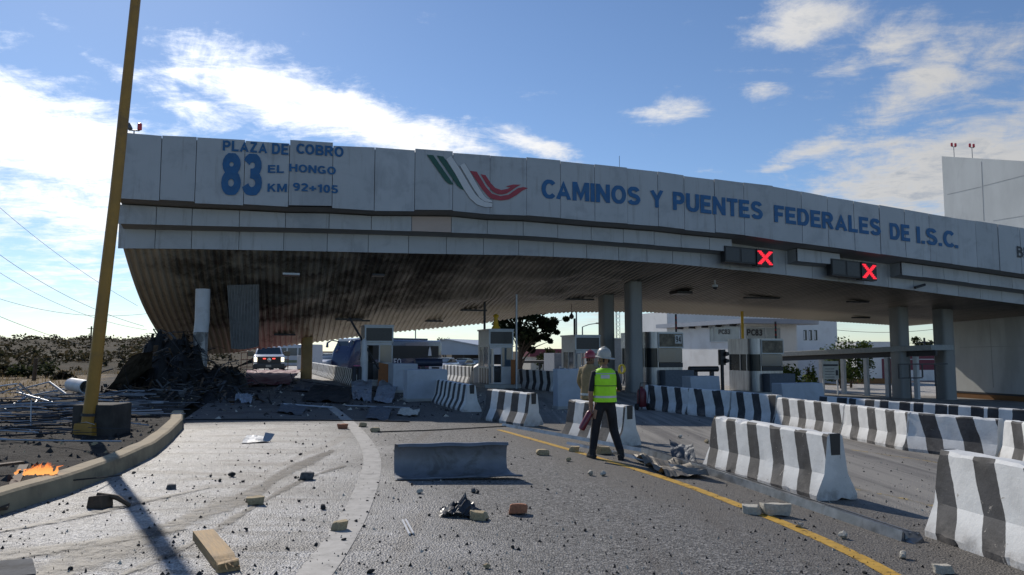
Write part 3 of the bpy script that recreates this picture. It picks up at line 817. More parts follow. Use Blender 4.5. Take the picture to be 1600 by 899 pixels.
T_ = .19        # stem
h_ = T_ / 2
GLY = {
    'A': (.78, [[(.09, 0), (.39, 1 - .06), (.69, 0)], [(.2, .30), (.58, .30)]]),
    'B': (.72, [[(h_, 0), (h_, 1)], [(h_, 1 - h_), (.38, 1 - h_)] + arc(.38, .74, .20, .165, 90, -90, 8) + [(h_, .575)], [(h_, .52), (.40, .52)] + arc(.40, .30, .225, .215, 90, -90, 8) + [(h_, h_)]]),
    'C': (.66, [arc(.40, .5, .305, .41, 40, 320, 18)]),
    'D': (.74, [[(h_, 0), (h_, 1)], [(h_, 1 - h_), (.34, 1 - h_)] + arc(.34, .5, .29, .405, 90, -90, 12) + [(h_, h_)]]),
    'E': (.64, [[(h_, 0), (h_, 1)], [(h_, 1 - h_), (.62, 1 - h_)], [(h_, .51), (.57, .51)], [(h_, h_), (.64, h_)]]),
    'F': (.60, [[(h_, 0), (h_, 1)], [(h_, 1 - h_), (.60, 1 - h_)], [(h_, .49), (.52, .49)]]),
    'G': (.80, [arc(.40, .5, .305, .41, 42, 330, 18), [(.44, .42), (.70, .42)], [(.67, .45), (.67, .08)]]),
    'H': (.74, [[(h_, 0), (h_, 1)], [(.74 - h_, 0), (.74 - h_, 1)], [(h_, .52), (.65, .52)]]),
    'I': (.19, [[(h_, 0), (h_, 1)]]),
    'K': (.76, [[(h_, 0), (h_, 1)], [(.62, 1.0), (.12, .40)], [(.30, .60), (.66, 0)]]),
    'L': (.60, [[(h_, 0), (h_, 1)], [(h_, h_), (.60, h_)]]),
    'M': (.88, [[(h_, 0), (h_, 1)], [(.88 - h_, 0), (.88 - h_, 1)], [(.13, .97), (.44, .08), (.75, .97)]]),
    'N': (.74, [[(h_, 0), (h_, 1)], [(.74 - h_, 0), (.74 - h_, 1)], [(.10, .95), (.64, .05)]]),
    'O': (.80, [arc(.40, .5, .305, .41, 0, 360, 24)]),
    'P': (.68, [[(h_, 0), (h_, 1)], [(h_, 1 - h_), (.36, 1 - h_)] + arc(.36, .675, .215, .23, 90, -90, 9) + [(h_, .445)]]),
    'R': (.74, [[(h_, 0), (h_, 1)], [(h_, 1 - h_), (.38, 1 - h_)] + arc(.38, .70, .21, .205, 90, -90, 9) + [(h_, .495)], [(.38, .46), (.64, 0)]]),
    'S': (.70, [arc(.35, .71, .235, .20, 15, 180, 10) + arc(.34, .71, .225, .19, 195, 262, 5) + arc(.36, .28, .25, .215, 82, 0, 6) + arc(.35, .29, .245, .205, -10, -165, 10)]),
    'T': (.66, [[(.33, 0), (.33, 1)], [(0, 1 - h_), (.66, 1 - h_)]]),
    'U': (.74, [[(h_, 1), (h_, .36)] + arc(.37, .36, .275, .27, 180, 360, 12) + [(.74 - h_, 1)]]),
    'V': (.74, [[(.08, 1), (.37, .06), (.66, 1)]]),
    'Y': (.74, [[(.07, 1), (.37, .45), (.67, 1)], [(.37, .48), (.37, 0)]]),
    'Z': (.66, [[(.04, 1 - h_), (.60, 1 - h_)], [(.54, .90), (.10, .10)], [(.03, h_), (.64, h_)]]),
    '.': (.19, [[(h_, 0), (h_, .19)]]), '+': (.62, [[(.31, .12), (.31, .74)], [(0, .43), (.62, .43)]]), ' ': (.22, []),
    '0': (.60, [arc(.30, .5, .205, .41, 0, 360, 22)]),
    '1': (.42, [[(.30, 0), (.30, 1)], [(.05, .72), (.30, .86)]]),
    '2': (.60, [arc(.30, .70, .21, .21, 170, -30, 10) + [(.10, .10)], [(.03, h_), (.58, h_)]]),
    '3': (.60, [arc(.28, .72, .20, .19, 160, -80, 10) + [(.22, .53)], [(.22, .52)] + arc(.28, .30, .225, .215, 85, -165, 12)]),
    '4': (.60, [[(.42, 0), (.42, 1)], [(.40, .93), (.07, .33)], [(.03, .30), (.60, .30)]]),
    '5': (.60, [[(.54, 1 - h_), (.12, 1 - h_)], [(.16, .96), (.11, .50)], arc(.28, .32, .225, .235, 135, -160, 12)]),
    '8': (.60, [arc(.30, .735, .185, .17, 0, 360, 16), arc(.30, .295, .21, .205, 0, 360, 18)]),
    '9': (.60, [arc(.30, .68, .205, .225, 0, 360, 18), arc(.28, .5, .225, .41, 20, -120, 12)]),
}


def stroke_polys(pts, t=T_):
    P = [Vector(p) for p in pts]
    P = [p for i, p in enumerate(P) if i == 0 or (p - P[i - 1]).length > 1e-4]
    closed = (P[0] - P[-1]).length < 1e-3
    if closed: P = P[:-1]
    n = len(P); L, R = [], []
    for i in range(n):
        a = P[(i - 1) % n] if closed or i > 0 else None
        c = P[(i + 1) % n] if closed or i < n - 1 else None
        d0 = (P[i] - a).normalized() if a is not None else None
        d1 = (c - P[i]).normalized() if c is not None else None
        if d0 is None: d0 = d1
        if d1 is None: d1 = d0
        nn = Vector((-(d0 + d1).y, (d0 + d1).x)).normalized()
        k = max(.35, nn.dot(Vector((-d0.y, d0.x))))
        L.append(P[i] + nn * t / 2 / k); R.append(P[i] - nn * t / 2 / k)
    q = []
    for i in range(n if closed else n - 1):
        j = (i + 1) % n
        q.append([L[i], L[j], R[j], R[i]])
    return q


def text_mesh(s, bold=.02, gap=.11):
    """unit box text: list of (x, y, layer) and faces"""
    v, f = [], []; x = 0
    for ch in s:
        wdt, strokes = GLY[ch]
        for li, st in enumerate(strokes):
            for q in stroke_polys(st, T_ + bold):
                i = len(v)
                for p in q: v.append((x + p.x, min(1, max(0, p.y)), li))
                f.append((i, i + 1, i + 2, i + 3))
        x += wdt + gap
    x -= gap
    return [(p[0] / x, p[1], p[2]) for p in v], f


def fascia_text(s, xl, lt, lb, xr, rt, rb, mat, name='lettering', bold=.02, parent=None):
    v, f = text_mesh(s, bold)
    a0, a1 = onw(xl, lb, W0 - .09), onw(xl, lt, W0 - .09)
    b0, b1 = onw(xr, rb, W0 - .09), onw(xr, rt, W0 - .09)
    me = bpy.data.meshes.new(name)
    co = []
    for (p, q, li) in v:
        u = a0[0] + (b0[0] - a0[0]) * p
        lo = a0[1] + (b0[1] - a0[1]) * p; hi = a1[1] + (b1[1] - a1[1]) * p
        co.append((u, W0 - .105 - .0012 * li, lo + (hi - lo) * q))
    me.from_pydata(co, [], f); me.materials.append(mat); me.update()
    o = bpy.data.objects.new(name, me); COL.objects.link(o); o.parent = parent or fascia
    return tag(o, 'painted word ' + s if s != '83' else 'large painted number 83')


BL = M['blue_letter']
for args in [('CAMINOS', 846.5, 280, 310, 1000, 293, 321), ('Y', 1017, 297, 324.5, 1036, 297.5, 325), ('PUENTES', 1052, 299.5, 328, 1191.5, 316, 343.5),
             ('FEDERALES', 1210.5, 320.5, 347, 1376, 343, 369), ('DE', 1391, 348.5, 374, 1422, 352, 378), ('I.S.C.', 1433, 354, 380, 1497, 362.5, 388.5),
             ('PLAZA DE', 348, 219.5, 235.5, 450.5, 225, 242.5), ('COBRO', 463, 224, 240, 536.5, 230, 246), ('83', 346, 239, 305, 408, 241, 306),
             ('EL', 418.5, 258, 270.5, 443.5, 258.5, 270.5), ('HONGO', 452, 256, 268, 524.5, 261, 273.5), ('KM', 418, 287, 300, 448, 287.5, 300.5),
             ('92+105', 457.7, 285.5, 298, 528, 290, 302.8)]:
    fascia_text(*args, BL, bold=.035 if args[0] not in ('EL', 'HONGO', 'KM', '92+105', 'PLAZA DE', 'COBRO') else .02)
fascia_text('BIENVENIDOS', 1589.5, 384.5, 402, 1690, 400, 417, M['dark_letter'], bold=-.03)

# ---- emblem: green bars, white bands and a red bird
def emblem(polys, mat, name, off):
    b = MB()
    for pl in polys:
        pts = [onw(560 + x / 3.745, 200 + y / 3.745, W0 - .095) for x, y in pl]
        b.poly([(p[0], W0 - off - .010, p[1]) for p in pts])
    o = b.build(name, mat, fascia, fix=False)
    return o
def band(center, wid):
    L, R = [], []
    for i, c in enumerate(center):
        a = Vector(center[max(0, i - 1)]); d = (Vector(center[min(len(center) - 1, i + 1)]) - a).normalized()
        nn = Vector((-d.y, d.x)) * wid[i] / 2; L.append(tuple(Vector(c) + nn)); R.append(tuple(Vector(c) - nn))
    return [[L[i], L[i + 1], R[i + 1], R[i]] for i in range(len(L) - 1)]
emblem([[(400, 157), (438, 160), (557, 332), (532, 329), (508, 311)], [(458, 162), (497, 168), (628, 365), (603, 360), (578, 338)]], M['logo_green'], 'emblem_bar', .096)
cA = [(528, 174), (585, 262), (632, 345), (668, 400), (705, 434), (745, 449), (783, 453)]
cB = [(607, 213), (650, 285), (690, 355), (720, 400), (745, 422), (783, 432)]
emblem(band(cA, [40, 42, 44, 44, 42, 36, 26]) , M['logo_line'], 'emblem_outline', .0955)
emblem(band(cA, [36, 38, 40, 40, 37, 31, 21]), M['logo_white'], 'emblem_band', .0975)
emblem(band(cB, [36, 36, 34, 32, 26, 14]), M['logo_line'], 'emblem_outline', .099)
emblem(band(cB, [32, 32, 30, 28, 22, 10]), M['logo_white'], 'emblem_band', .1005)
emblem([[(652, 252), (692, 257), (745, 345), (725, 362)], [(725, 362), (745, 345), (780, 385), (765, 408)], [(765, 408), (780, 385), (830, 400), (835, 425), (790, 419)],
        [(835, 425), (830, 400), (880, 391), (905, 372), (925, 394), (880, 419)], [(925, 394), (905, 372), (935, 352), (965, 347), (993, 353), (960, 368)],
        [(715, 272), (743, 277), (775, 325), (752, 335)], [(752, 335), (775, 325), (800, 352), (790, 376)], [(790, 376), (800, 352), (835, 364), (840, 390), (815, 388)],
        [(840, 390), (835, 364), (872, 358), (890, 348), (900, 364), (868, 384)], [(900, 364), (890, 348), (862, 343), (905, 332), (952, 333), (925, 346)]], M['logo_red'], 'emblem_bird', .103)

# ------------------------------------------------------------------ canopy columns and fittings (parts of the canopy)
def local_uw(px, py, w):
    u, h = onw(px, py, w); return u, w, h


def gzu(u, w):
    p = UW(u, w); return gz(p.x, p.y)


M['column'] = mk('column_paint', (.27, .27, .26), .6, 0, .08, 1, dirt=(.24, .22, .20), dirt_amt=.45, dirt_scale=.9, stretch=(1, 1, .3))
def column(px, w, wid, dep, name='column', label=None, mat=None):
    u = onw(px, 520, w)[0]
    b = MB(); n = 20
    prof_ = []
    for k in range(n):
        a = 2 * pi * k / n
        ca, sa = cos(a), sin(a)
        prof_.append((abs(ca) ** .45 * (1 if ca > 0 else -1) * wid / 2, abs(sa) ** .45 * (1 if sa > 0 else -1) * dep / 2))
    z0, z1 = gzu(u, w), under(u, w) + .12
    zs = [z0, z0 + .02, z0 + (z1 - z0) * .5 - .015, z0 + (z1 - z0) * .5 - .012, z0 + (z1 - z0) * .5 + .012, z0 + (z1 - z0) * .5 + .015, z1]
    sc = [1, 1, 1, .975, .975, 1, 1]
    rings = [[b.vert((u + x * s, w + y * s, z)) for x, y in prof_] for z, s in zip(zs, sc)]
    for r0, r1 in zip(rings, rings[1:]):
        for k in range(n): b.face((r0[k], r0[(k + 1) % n], r1[(k + 1) % n], r1[k]))
    o = b.build(name, mat or M['column'], canopy, smooth=True)
    if label: o['label'] = label
    return o


column(990, W0 + 6.0, .82, .95)
column(947.5, W0 + 9.6, .80, .95)
column(1405, W0 + 6.8, .88, 1.0)
column(1474, W0 + 6.0, .95, 1.0)
column(480, W0 + 14.0, .66, .8, label='tan column with a yellow edge at the rear of the canopy', mat=mk('tan_column', (.34, .25, .12), .7, 0, .15, 1.2, dirt=(.38, .24, .06), dirt_amt=.5, dirt_scale=.8))

# crushed white drum column at the collapsed end
uc, wc, _ = local_uw(314, 560, W0 + 2.2)
b = MB()
pts = []
for (px, py) in ((317, 452), (316, 500), (314, 520)):
    q = onw(px, py, wc); pts.append((q[0], wc, q[1]))
b.tube(pts, .30, 18)
b.build('crushed_column', M['white'], canopy, smooth=True)
b = MB()
pts = []
for (px, py) in ((314, 521), (313.5, 545), (314, 575), (315, 596)):
    q = onw(px, py, wc - .06); pts.append((q[0], wc - .06, q[1]))
b.tube(pts, [.30, .29, .25, .21], 9)
b.tube([(p[0] - .0, p[1] + .0, p[2]) for p in pts[:1]] + [(pts[0][0], pts[0][1], pts[0][2] + .05)], .32, 18)
b.build('column_casing', mk('crumpled_casing', (.42, .42, .42), .45, .3, .2, 3, bump=.5, bscale=5, dirt=(.05, .05, .05), dirt_amt=.8, dirt_scale=1.5), canopy, smooth=True)

# sheet torn from the underside, hanging
b = MB()
wh = W0 + 3.6
c0, c1 = onw(355, 447, wh), onw(405, 446, wh); d0, d1 = onw(362, 545, wh), onw(405, 541, wh)
N = 40; prev = None
for i in range(N + 1):
    s = i / N; bul = .022 * (1 if (i // 2) % 2 else -1)
    top = Vector((c0[0] + (c1[0] - c0[0]) * s, wh + bul, c0[1] + (c1[1] - c0[1]) * s + .04))
    bot = Vector((d0[0] + (d1[0] - d0[0]) * s, wh + bul - .35, d0[1] + (d1[1] - d0[1]) * s - .08 * sin(s * 3)))
    r = [b.vert(top.lerp(bot, k / 8) + Vector((0, .10 * sin(pi * k / 8), 0))) for k in range(9)]
    if prev:
        for k in range(8): b.face((prev[k], r[k], r[k + 1], prev[k + 1]))
    prev = r
tag(b.build('hanging_sheet', mk('torn_sheet', (.17, .165, .155), .55, .3, .15, 2, dirt=(.06, .055, .05), dirt_amt=.6), canopy, fix=False), 'corrugated sheet torn loose and hanging down')

# lamps and dark fittings on the underside
def fitting(px, py, w, lu, lw, th, mat, name='ceiling_light'):
    # find where the line of sight meets the underside
    r = ray(px, py); best = None
    for k in range(400):
        w_ = W3 + (WR - W3) * k / 400
        u, h = onw(px, py, w_)
        d = abs(h - under(u, w_))
        if best is None or d < best[0]: best = (d, u, w_)
    _, u, w_ = best
    z = under(u, w_) - .03
    b = MB(); b.box(u - lu / 2, u + lu / 2, w_ - lw / 2, w_ + lw / 2, z - th, z)
    return b.build(name, mat, canopy, bevel=.01)


for (px, py, lu, lw) in [(455, 427, .75, .9), (590, 428, .6, .8), (445, 521, 1.2, .35), (740, 483, 1.6, .3), (678, 500, 1.1, .3), (905, 466, 1.9, .3), (1190, 464, 2.4, .35), (560, 499, 1.3, .3), (545, 497, 1.5, .25), (1340, 470, 1.5, .3), (1345, 495, 1.4, .3)]:
    fitting(px, py, 0, lu, lw, .10, M['darkmetal'] if px != 455 else M['alu'])
tag(fitting(1064, 455, 0, 1.0, 1.0, .16, M['black'], 'ceiling_panel'), 'square black box under the canopy')

# ------------------------------------------------------------------ lane signals hung in the two bays
def lane_signal(xl, tl, bl, xr, tr, br, label):
    w = W2 - .12
    a, c = onw(xl, bl, w), onw(xr, br, w)
    a1, c1 = onw(xl, tl, w), onw(xr, tr, w)
    root = thing('lane_signal', label, 'signal', UW(a[0], w, a[1]), A, 'lane signals on the canopy front')
    L = c[0] - a[0]
    dz = (c[1] - a[1]) / L; H = (a1[1] - a[1])
    b = MB()
    f = lambda s, y, h: (s, y, dz * s + h)
    m = L * .66
    b.hexa([f(0, 0, 0), f(m - .02, 0, 0), f(m - .02, .4, 0), f(0, .4, 0), f(0, 0, H), f(m - .02, 0, H), f(m - .02, .4, H), f(0, .4, H)])
    b.build('display_box', M['black'], root)
    b = MB()
    for s0 in (.05, m * .5 + .03):
        b.hexa([f(s0, -.02, .08), f(s0 + m * .42, -.02, .08), f(s0 + m * .42, .01, .08), f(s0, .01, .08), f(s0, -.02, H - .08), f(s0 + m * .42, -.02, H - .08), f(s0 + m * .42, .01, H - .08), f(s0, .01, H - .08)])
    b.build('dark_screen', M['plastic_black'], root)
    b = MB(); b.hexa([f(m, -.06, -.05), f(L, -.06, -.05), f(L, .4, -.05), f(m, .4, -.05), f(m, -.06, H - .0), f(L, -.06, H - .0), f(L, .4, H), f(m, .4, H)])
    h = b.build('signal_head', M['black'], root)
    b = MB(); cx, cz = m + (L - m) / 2, H / 2 - .03
    # the X as rows of lamps
    hw, hh = (L - m) * .34, H * .38
    for sgn in (1, -1):
        for k in range(-4, 5):
            for off in (-.09, 0, .09):
                x = cx + hw * k / 4 + off * .9; z = cz + sgn * hh * k / 4
                b.lathe([(.045, -.02), (.045, .0)], 8, (x, -.075 + .01, dz * x + z), 'y')
    b.build('red_cross', M['signal_red'], h)
    return root


lane_signal(1133, 384, 409, 1207, 389, 416, 'dark lane display with a lit red X in the left bay of the canopy front')
lane_signal(1300, 404, 430, 1369, 411, 438, 'dark lane display with a lit red X in the right bay of the canopy front')

# dome camera, bullet camera, siren, roof beacons
p = onw(1117, 442, W3 + 2.4)
zz = under(p[0], W3 + 2.4)
t = thing('dome_camera', 'small white dome camera under the canopy below the left lane signal', 'camera', UW(p[0], W3 + 2.4, zz - .02), A)
MB().lathe([(.05, -.30), (.05, 0)], 10).build('drop_pole', M['white'], t)
MB().lathe([(.10, -.42), (.17, -.38), (.17, -.28), (.05, -.24)], 14).build('housing', M['white'], t, smooth=True)
MB().lathe([(.02, -.55), (.10, -.51), (.13, -.42), (.13, -.40)], 14).build('dome', M['glass'], t, smooth=True)
p = onw(1432, 449, W3 - .1)
t = thing('bullet_camera', 'small dark camera on a bracket at the lower band right of the signals', 'camera', UW(p[0], W3 - .06, p[1]), A)
MB().box(-.03, .03, -.35, .0, .0, .05).build('bracket', M['darkmetal'], t)
MB().tube([(-.42, -.34, -.06), (.34, -.30, .13)], .075, 10).build('camera_body', M['darkmetal'], t, smooth=True)

def beacon(loc, label, hh, s, lens=(True, True), g=None):
    t = thing('warning_beacon', label, 'beacon', loc, A, g)
    MB().tube([(0, 0, -.05), (0, 0, hh)], .025 * s, 8).build('mast', M['metal'], t)
    MB().tube([(-.22 * s, 0, hh + .04 * s), (-.18 * s, 0, hh), (.18 * s, 0, hh), (.22 * s, 0, hh + .04 * s)], .028 * s, 8).build('yoke', M['metal'], t)
    for x, on in zip((-.2 * s, .2 * s), lens):
        if on: MB().lathe([(.085 * s, .04 * s), (.09 * s, .06 * s), (.085 * s, .30 * s), (.03 * s, .33 * s)], 12, (x, 0, hh)).build('lens', M['beacon_red'], t, smooth=True)
        else: MB().lathe([(.15 * s, .06 * s), (.10 * s, .18 * s), (.03 * s, .30 * s)], 12, (x, 0, hh)).build('lamp_cover', M['metal'], t, smooth=True)
    return t


p = onw(209, 208, W0 + .3)
beacon(UW(p[0], W0 + .35, p[1] - .1), 'twin beacon with one red lens on the left corner of the canopy roof', .22, 1.0, (False, True))
p = onw(968, 264, W0 + .5)
t = thing('antenna_rod', 'thin rod antenna standing on the canopy roof above the word CAMINOS', 'antenna', UW(p[0], W0 + .5, p[1] - .2), A)
MB().tube([(0, 0, 0), (0, 0, .85)], .012, 5).build('rod', M['darkmetal'], t)
MB().lathe([(.05, 0), (.05, .08)], 8).build('base', M['darkmetal'], t)
p = onw(893, 490, W0 + 12)
t = thing('hanging_siren', 'dark ball shaped siren hanging on a cable from the canopy rear', 'siren', UW(p[0], W0 + 12, under(p[0], W0 + 12)), A)
MB().tube([(0, 0, .02), (0, 0, -.55)], .018, 6).build('cable', M['darkmetal'], t)
MB().lathe([(.03, -.50), (.06, -.58), (.15, -.72), (.16, -.82), (.08, -.92), (.02, -.94)], 12).build('siren_body', M['darkmetal'], t, smooth=True)

# ------------------------------------------------------------------ concrete tower building on the right
TW = W0 + 11.0
tu0, _ = onw(1487, 560, TW)
t = thing('concrete_building', 'tall grey concrete tower block rising behind the right end of the canopy', 'building', UW(tu0, TW, 0), radians(-72))
ztop = onw(1477, 245, TW)[1]
zg = -2.6
zd = onw(1500, 611, TW)[1]
b = MB(); b.box(-.02, 8.02, -.03, 9.02, zg, zd - .003); b.build('brown_dado', M['dado'], t)
b = MB(); b.box(-.03, 8.03, -.05, 9, zd - .10, zd - .012 + .04); b.build('dado_rail', M['darkmetal'], t)
# panel joints scored on the faces
mk('joint_grey', (.40, .40, .39), .9)
b = MB()
TB = UW(tu0, TW, 0); TD = Vector((cos(radians(-72)), sin(radians(-72)), 0)); TN = Vector((TD.y, -TD.x, 0))
def facept(px, py):
    r = ray(px, py); o_ = TB + TN * .012; s_ = (o_.x * TN.x + o_.y * TN.y) / (r.x * TN.x + r.y * TN.y); p_ = r * s_
    return ((p_.x - TB.x) * TD.x + (p_.y - TB.y) * TD.y, -.012, CH + p_.z)
f_ = facept(1600, 252); SL = (f_[2] - ztop) / f_[0]
b = MB(); b.hexa([(0, 0, zd), (8, 0, zd), (8, 9, zd), (0, 9, zd), (0, 0, ztop), (8, 0, ztop + SL * 8), (8, 9, ztop + SL * 8), (0, 9, ztop)]); b.build('wall', M['tower'], t)
def joint(p0, p1, wd=.016):
    a, c = Vector(facept(*p0)), Vector(facept(*p1)); d = (c - a).normalized(); nn = Vector((-d.z, 0, d.x)) * wd
    b.hexa([a - nn, c - nn, c - nn + Vector((0, .02, 0)), a - nn + Vector((0, .02, 0)), a + nn, c + nn, c + nn + Vector((0, .02, 0)), a + nn + Vector((0, .02, 0))])
for args in [((1533, 253), (1537, 345)), ((1480, 304), (1533, 292)), ((1535, 291), (1640, 264)), ((1552, 345), (1640, 331)), ((1500, 543), (1640, 540)), ((1546, 500), (1552, 606))]:
    b = MB(); joint(*args); b.build('joint', bpy.data.materials['joint_grey'], t)
for (px, lab) in ((1480, 'left red twin beacon on the concrete tower roof'), (1508, 'right red twin beacon on the concrete tower roof')):
    fx = facept(px, 249)[0]; ztb = ztop + SL * fx; q = TB + TD * (fx + .25) - TN * .4
    beacon((q.x, q.y, ztb), lab, .72, .9, (True, True), 'beacons on the tower roof')

# ------------------------------------------------------------------ toll booths
def booth_root(px, Y, label):
    X = (px - 800) / F * Y
    # more exact: on the sight line
    X = ray(px, 548).x / ray(px, 548).y * Y
    return thing('toll_booth', label, 'booth', (X, Y, gz(X, Y)), A, 'toll booths under the canopy')


def frame_rect(b, x0, x1, z0, z1, y, t=.05, d=.05):
    b.box(x0, x0 + t, y, y + d, z0, z1); b.box(x1 - t, x1, y, y + d, z0, z1)
    b.box(x0 + t, x1 - t, y, y + d, z0, z0 + t); b.box(x0 + t, x1 - t, y, y + d, z1 - t, z1)


def white_booth(px, Y, wid, dep, H, label, stripes=False):
    t = booth_root(px, Y, label)
    b = MB(); b.box(-wid / 2 - .35, wid / 2 + .35, -.4, dep + .6, 0, .22); b.build('island_plinth', M['concrete'], t)
    z0 = .22
    b = MB()
    # shell leaving the door and window openings
    x0, x1 = -wid / 2, wid / 2
    b.box(x0, x1, 0, .05, H - .95, H - .80)                      # lintel
    b.box(x0, x0 + .06, 0, .06, z0, H); b.box(x1 - .06, x1, 0, .06, z0, H)
    b.box(x0 + .06, x1 - .06, 0, .06, z0, z0 + .1)
    b.box(x1 - wid * .46, x1 - .06, .01, .05, z0 + .1, z0 + .95)      # panel under window
    b.box(x1 - wid * .5, x1 - wid * .46, -.005, .06, z0 + .1, H - .95)
    b.box(x0 + .003, x0 + .05, .06, dep, z0, z0 + .95); b.box(x0 + .003, x0 + .05, .06, dep, H - .9, H)
    b.box(x0 + .003, x0 + .05, .06, .3, z0 + .95, H - .9); b.box(x0 + .003, x0 + .05, dep - .3, dep, z0 + .95, H - .9)
    b.box(x0 + .003, x0 + .05, dep * .5 - .04, dep * .5 + .04, z0 + .95, H - .9)
    b.box(x1 - .05, x1 - .003, .06, dep, z0, z0 + .95); b.box(x1 - .05, x1 - .003, .06, dep, H - .9, H)
    b.box(x0 + .06, x1 - .06, dep - .05, dep, z0, z0 + .95); b.box(x0 + .06, x1 - .06, dep - .05, dep, H - .9, H)
    b.build('shell', M['white'], t, bevel=.006)
    b = MB(); b.box(x0 - .06, x1 + .06, -.08, dep + .06, H, H + .09); b.build('roof', M['alu'], t, bevel=.02)
    b = MB(); frame_rect(b, x0 - .02, x1 + .02, H - .80, H, -.06, .07, .06); sb = b.build('sign_frame', M['alu'], t)
    b = MB(); b.box(x0 + .05, x1 - .05, -.03, .03, H - .73, H - .07); b.build('sign_panel', M['plastic_black'], sb)
    b = MB(); b.box(x1 - wid * .46, x1 - .06, .02, .035, z0 + .95, H - .95); b.build('window', M['glass_blue'], t)
    b = MB(); b.box(x0 + .02, x0 + .035, .3, dep * .5 - .04, z0 + .95, H - .9); b.build('window', M['glass_blue'], t)
    b = MB(); b.box(x0 + .02, x0 + .035, dep * .5 + .04, dep - .3, z0 + .95, H - .9); b.build('window', M['glass'], t)
    # inside: counter, cabinet, a screen
    b = MB(); b.box(x0 + .1, x1 - .1, .6, .95, z0 + .85, z0 + .92); b.box(x0 + .1, x0 + .5, .62, .95, z0, z0 + .85); b.build('counter', M['darkmetal'], t)
    b = MB(); b.box(x0 + .06, x1 - .06, .06, dep - .06, z0, z0 + .03); b.build('floor_mat', M['rubber'], t)
    b = MB(); b.box(x0 + wid * .06, x0 + wid * .45, dep - .12, dep - .055, z0 + .05, H - .95); b.build('rear_door', M['black'], t)
    b = MB(); b.box(x0 + .07, x0 + .10, -.62, .0, z0 + .06, H - 1.0); dd = b.build('door', M['alu'], t)
    MB().box(x0 + .055, x0 + .07, -.55, -.47, z0 + .95, z0 + 1.05).build('handle', M['black'], dd)
    return t, x0, x1, z0


# the booth by the fire
t, x0, x1, z0 = white_booth(592, 38.3, 1.42, 2.2, 3.02, 'white framed toll booth at the burnt left end with an orange board at its door')
b = MB(); b.hexa([(-.10, -.55, .0), (.62, -.50, .0), (.62, -.46, .0), (-.10, -.51, .0), (-.02, -.25, 1.2), (.66, -.2, 1.05), (.66, -.16, 1.05), (-.02, -.21, 1.2)])
b.build('orange_board', M['orange'], t)
for z in (.35, .75, 1.1):
    MB().box(.68, 1.25, -.40, -.34, z, z + .06).build('shelf_rail', M['alu'], t)
t2, x0, x1, z0 = white_booth(783, 41.0, 1.35, 2.4, 3.15, 'white toll booth with black door and striped base in front of the pine tree')
b = MB()
for k in range(4): b.box(x0 - .012, x0 - .002, .15 + k * .55, .42 + k * .55, z0, z0 + .85)
b.build('black_stripe', M['black'], t2)
b = MB(); b.lathe([(.28, 0), (.22, .12), (.16, .2), (.10, .6), (.18, .75), (.05, .85)], 12, (-.1, .7, 3.24)); b.build('roof_beacon', M['yellow_bright'], t2, smooth=True)
b = MB(); b.box(.42, .70, -.50, -.46, .22, 1.55); b.build('orange_board', M['orange'], t2)
t3, x0, x1, z0 = white_booth(918, 42.6, 1.5, 2.2, 3.05, 'white toll booth half hidden behind the firefighter')


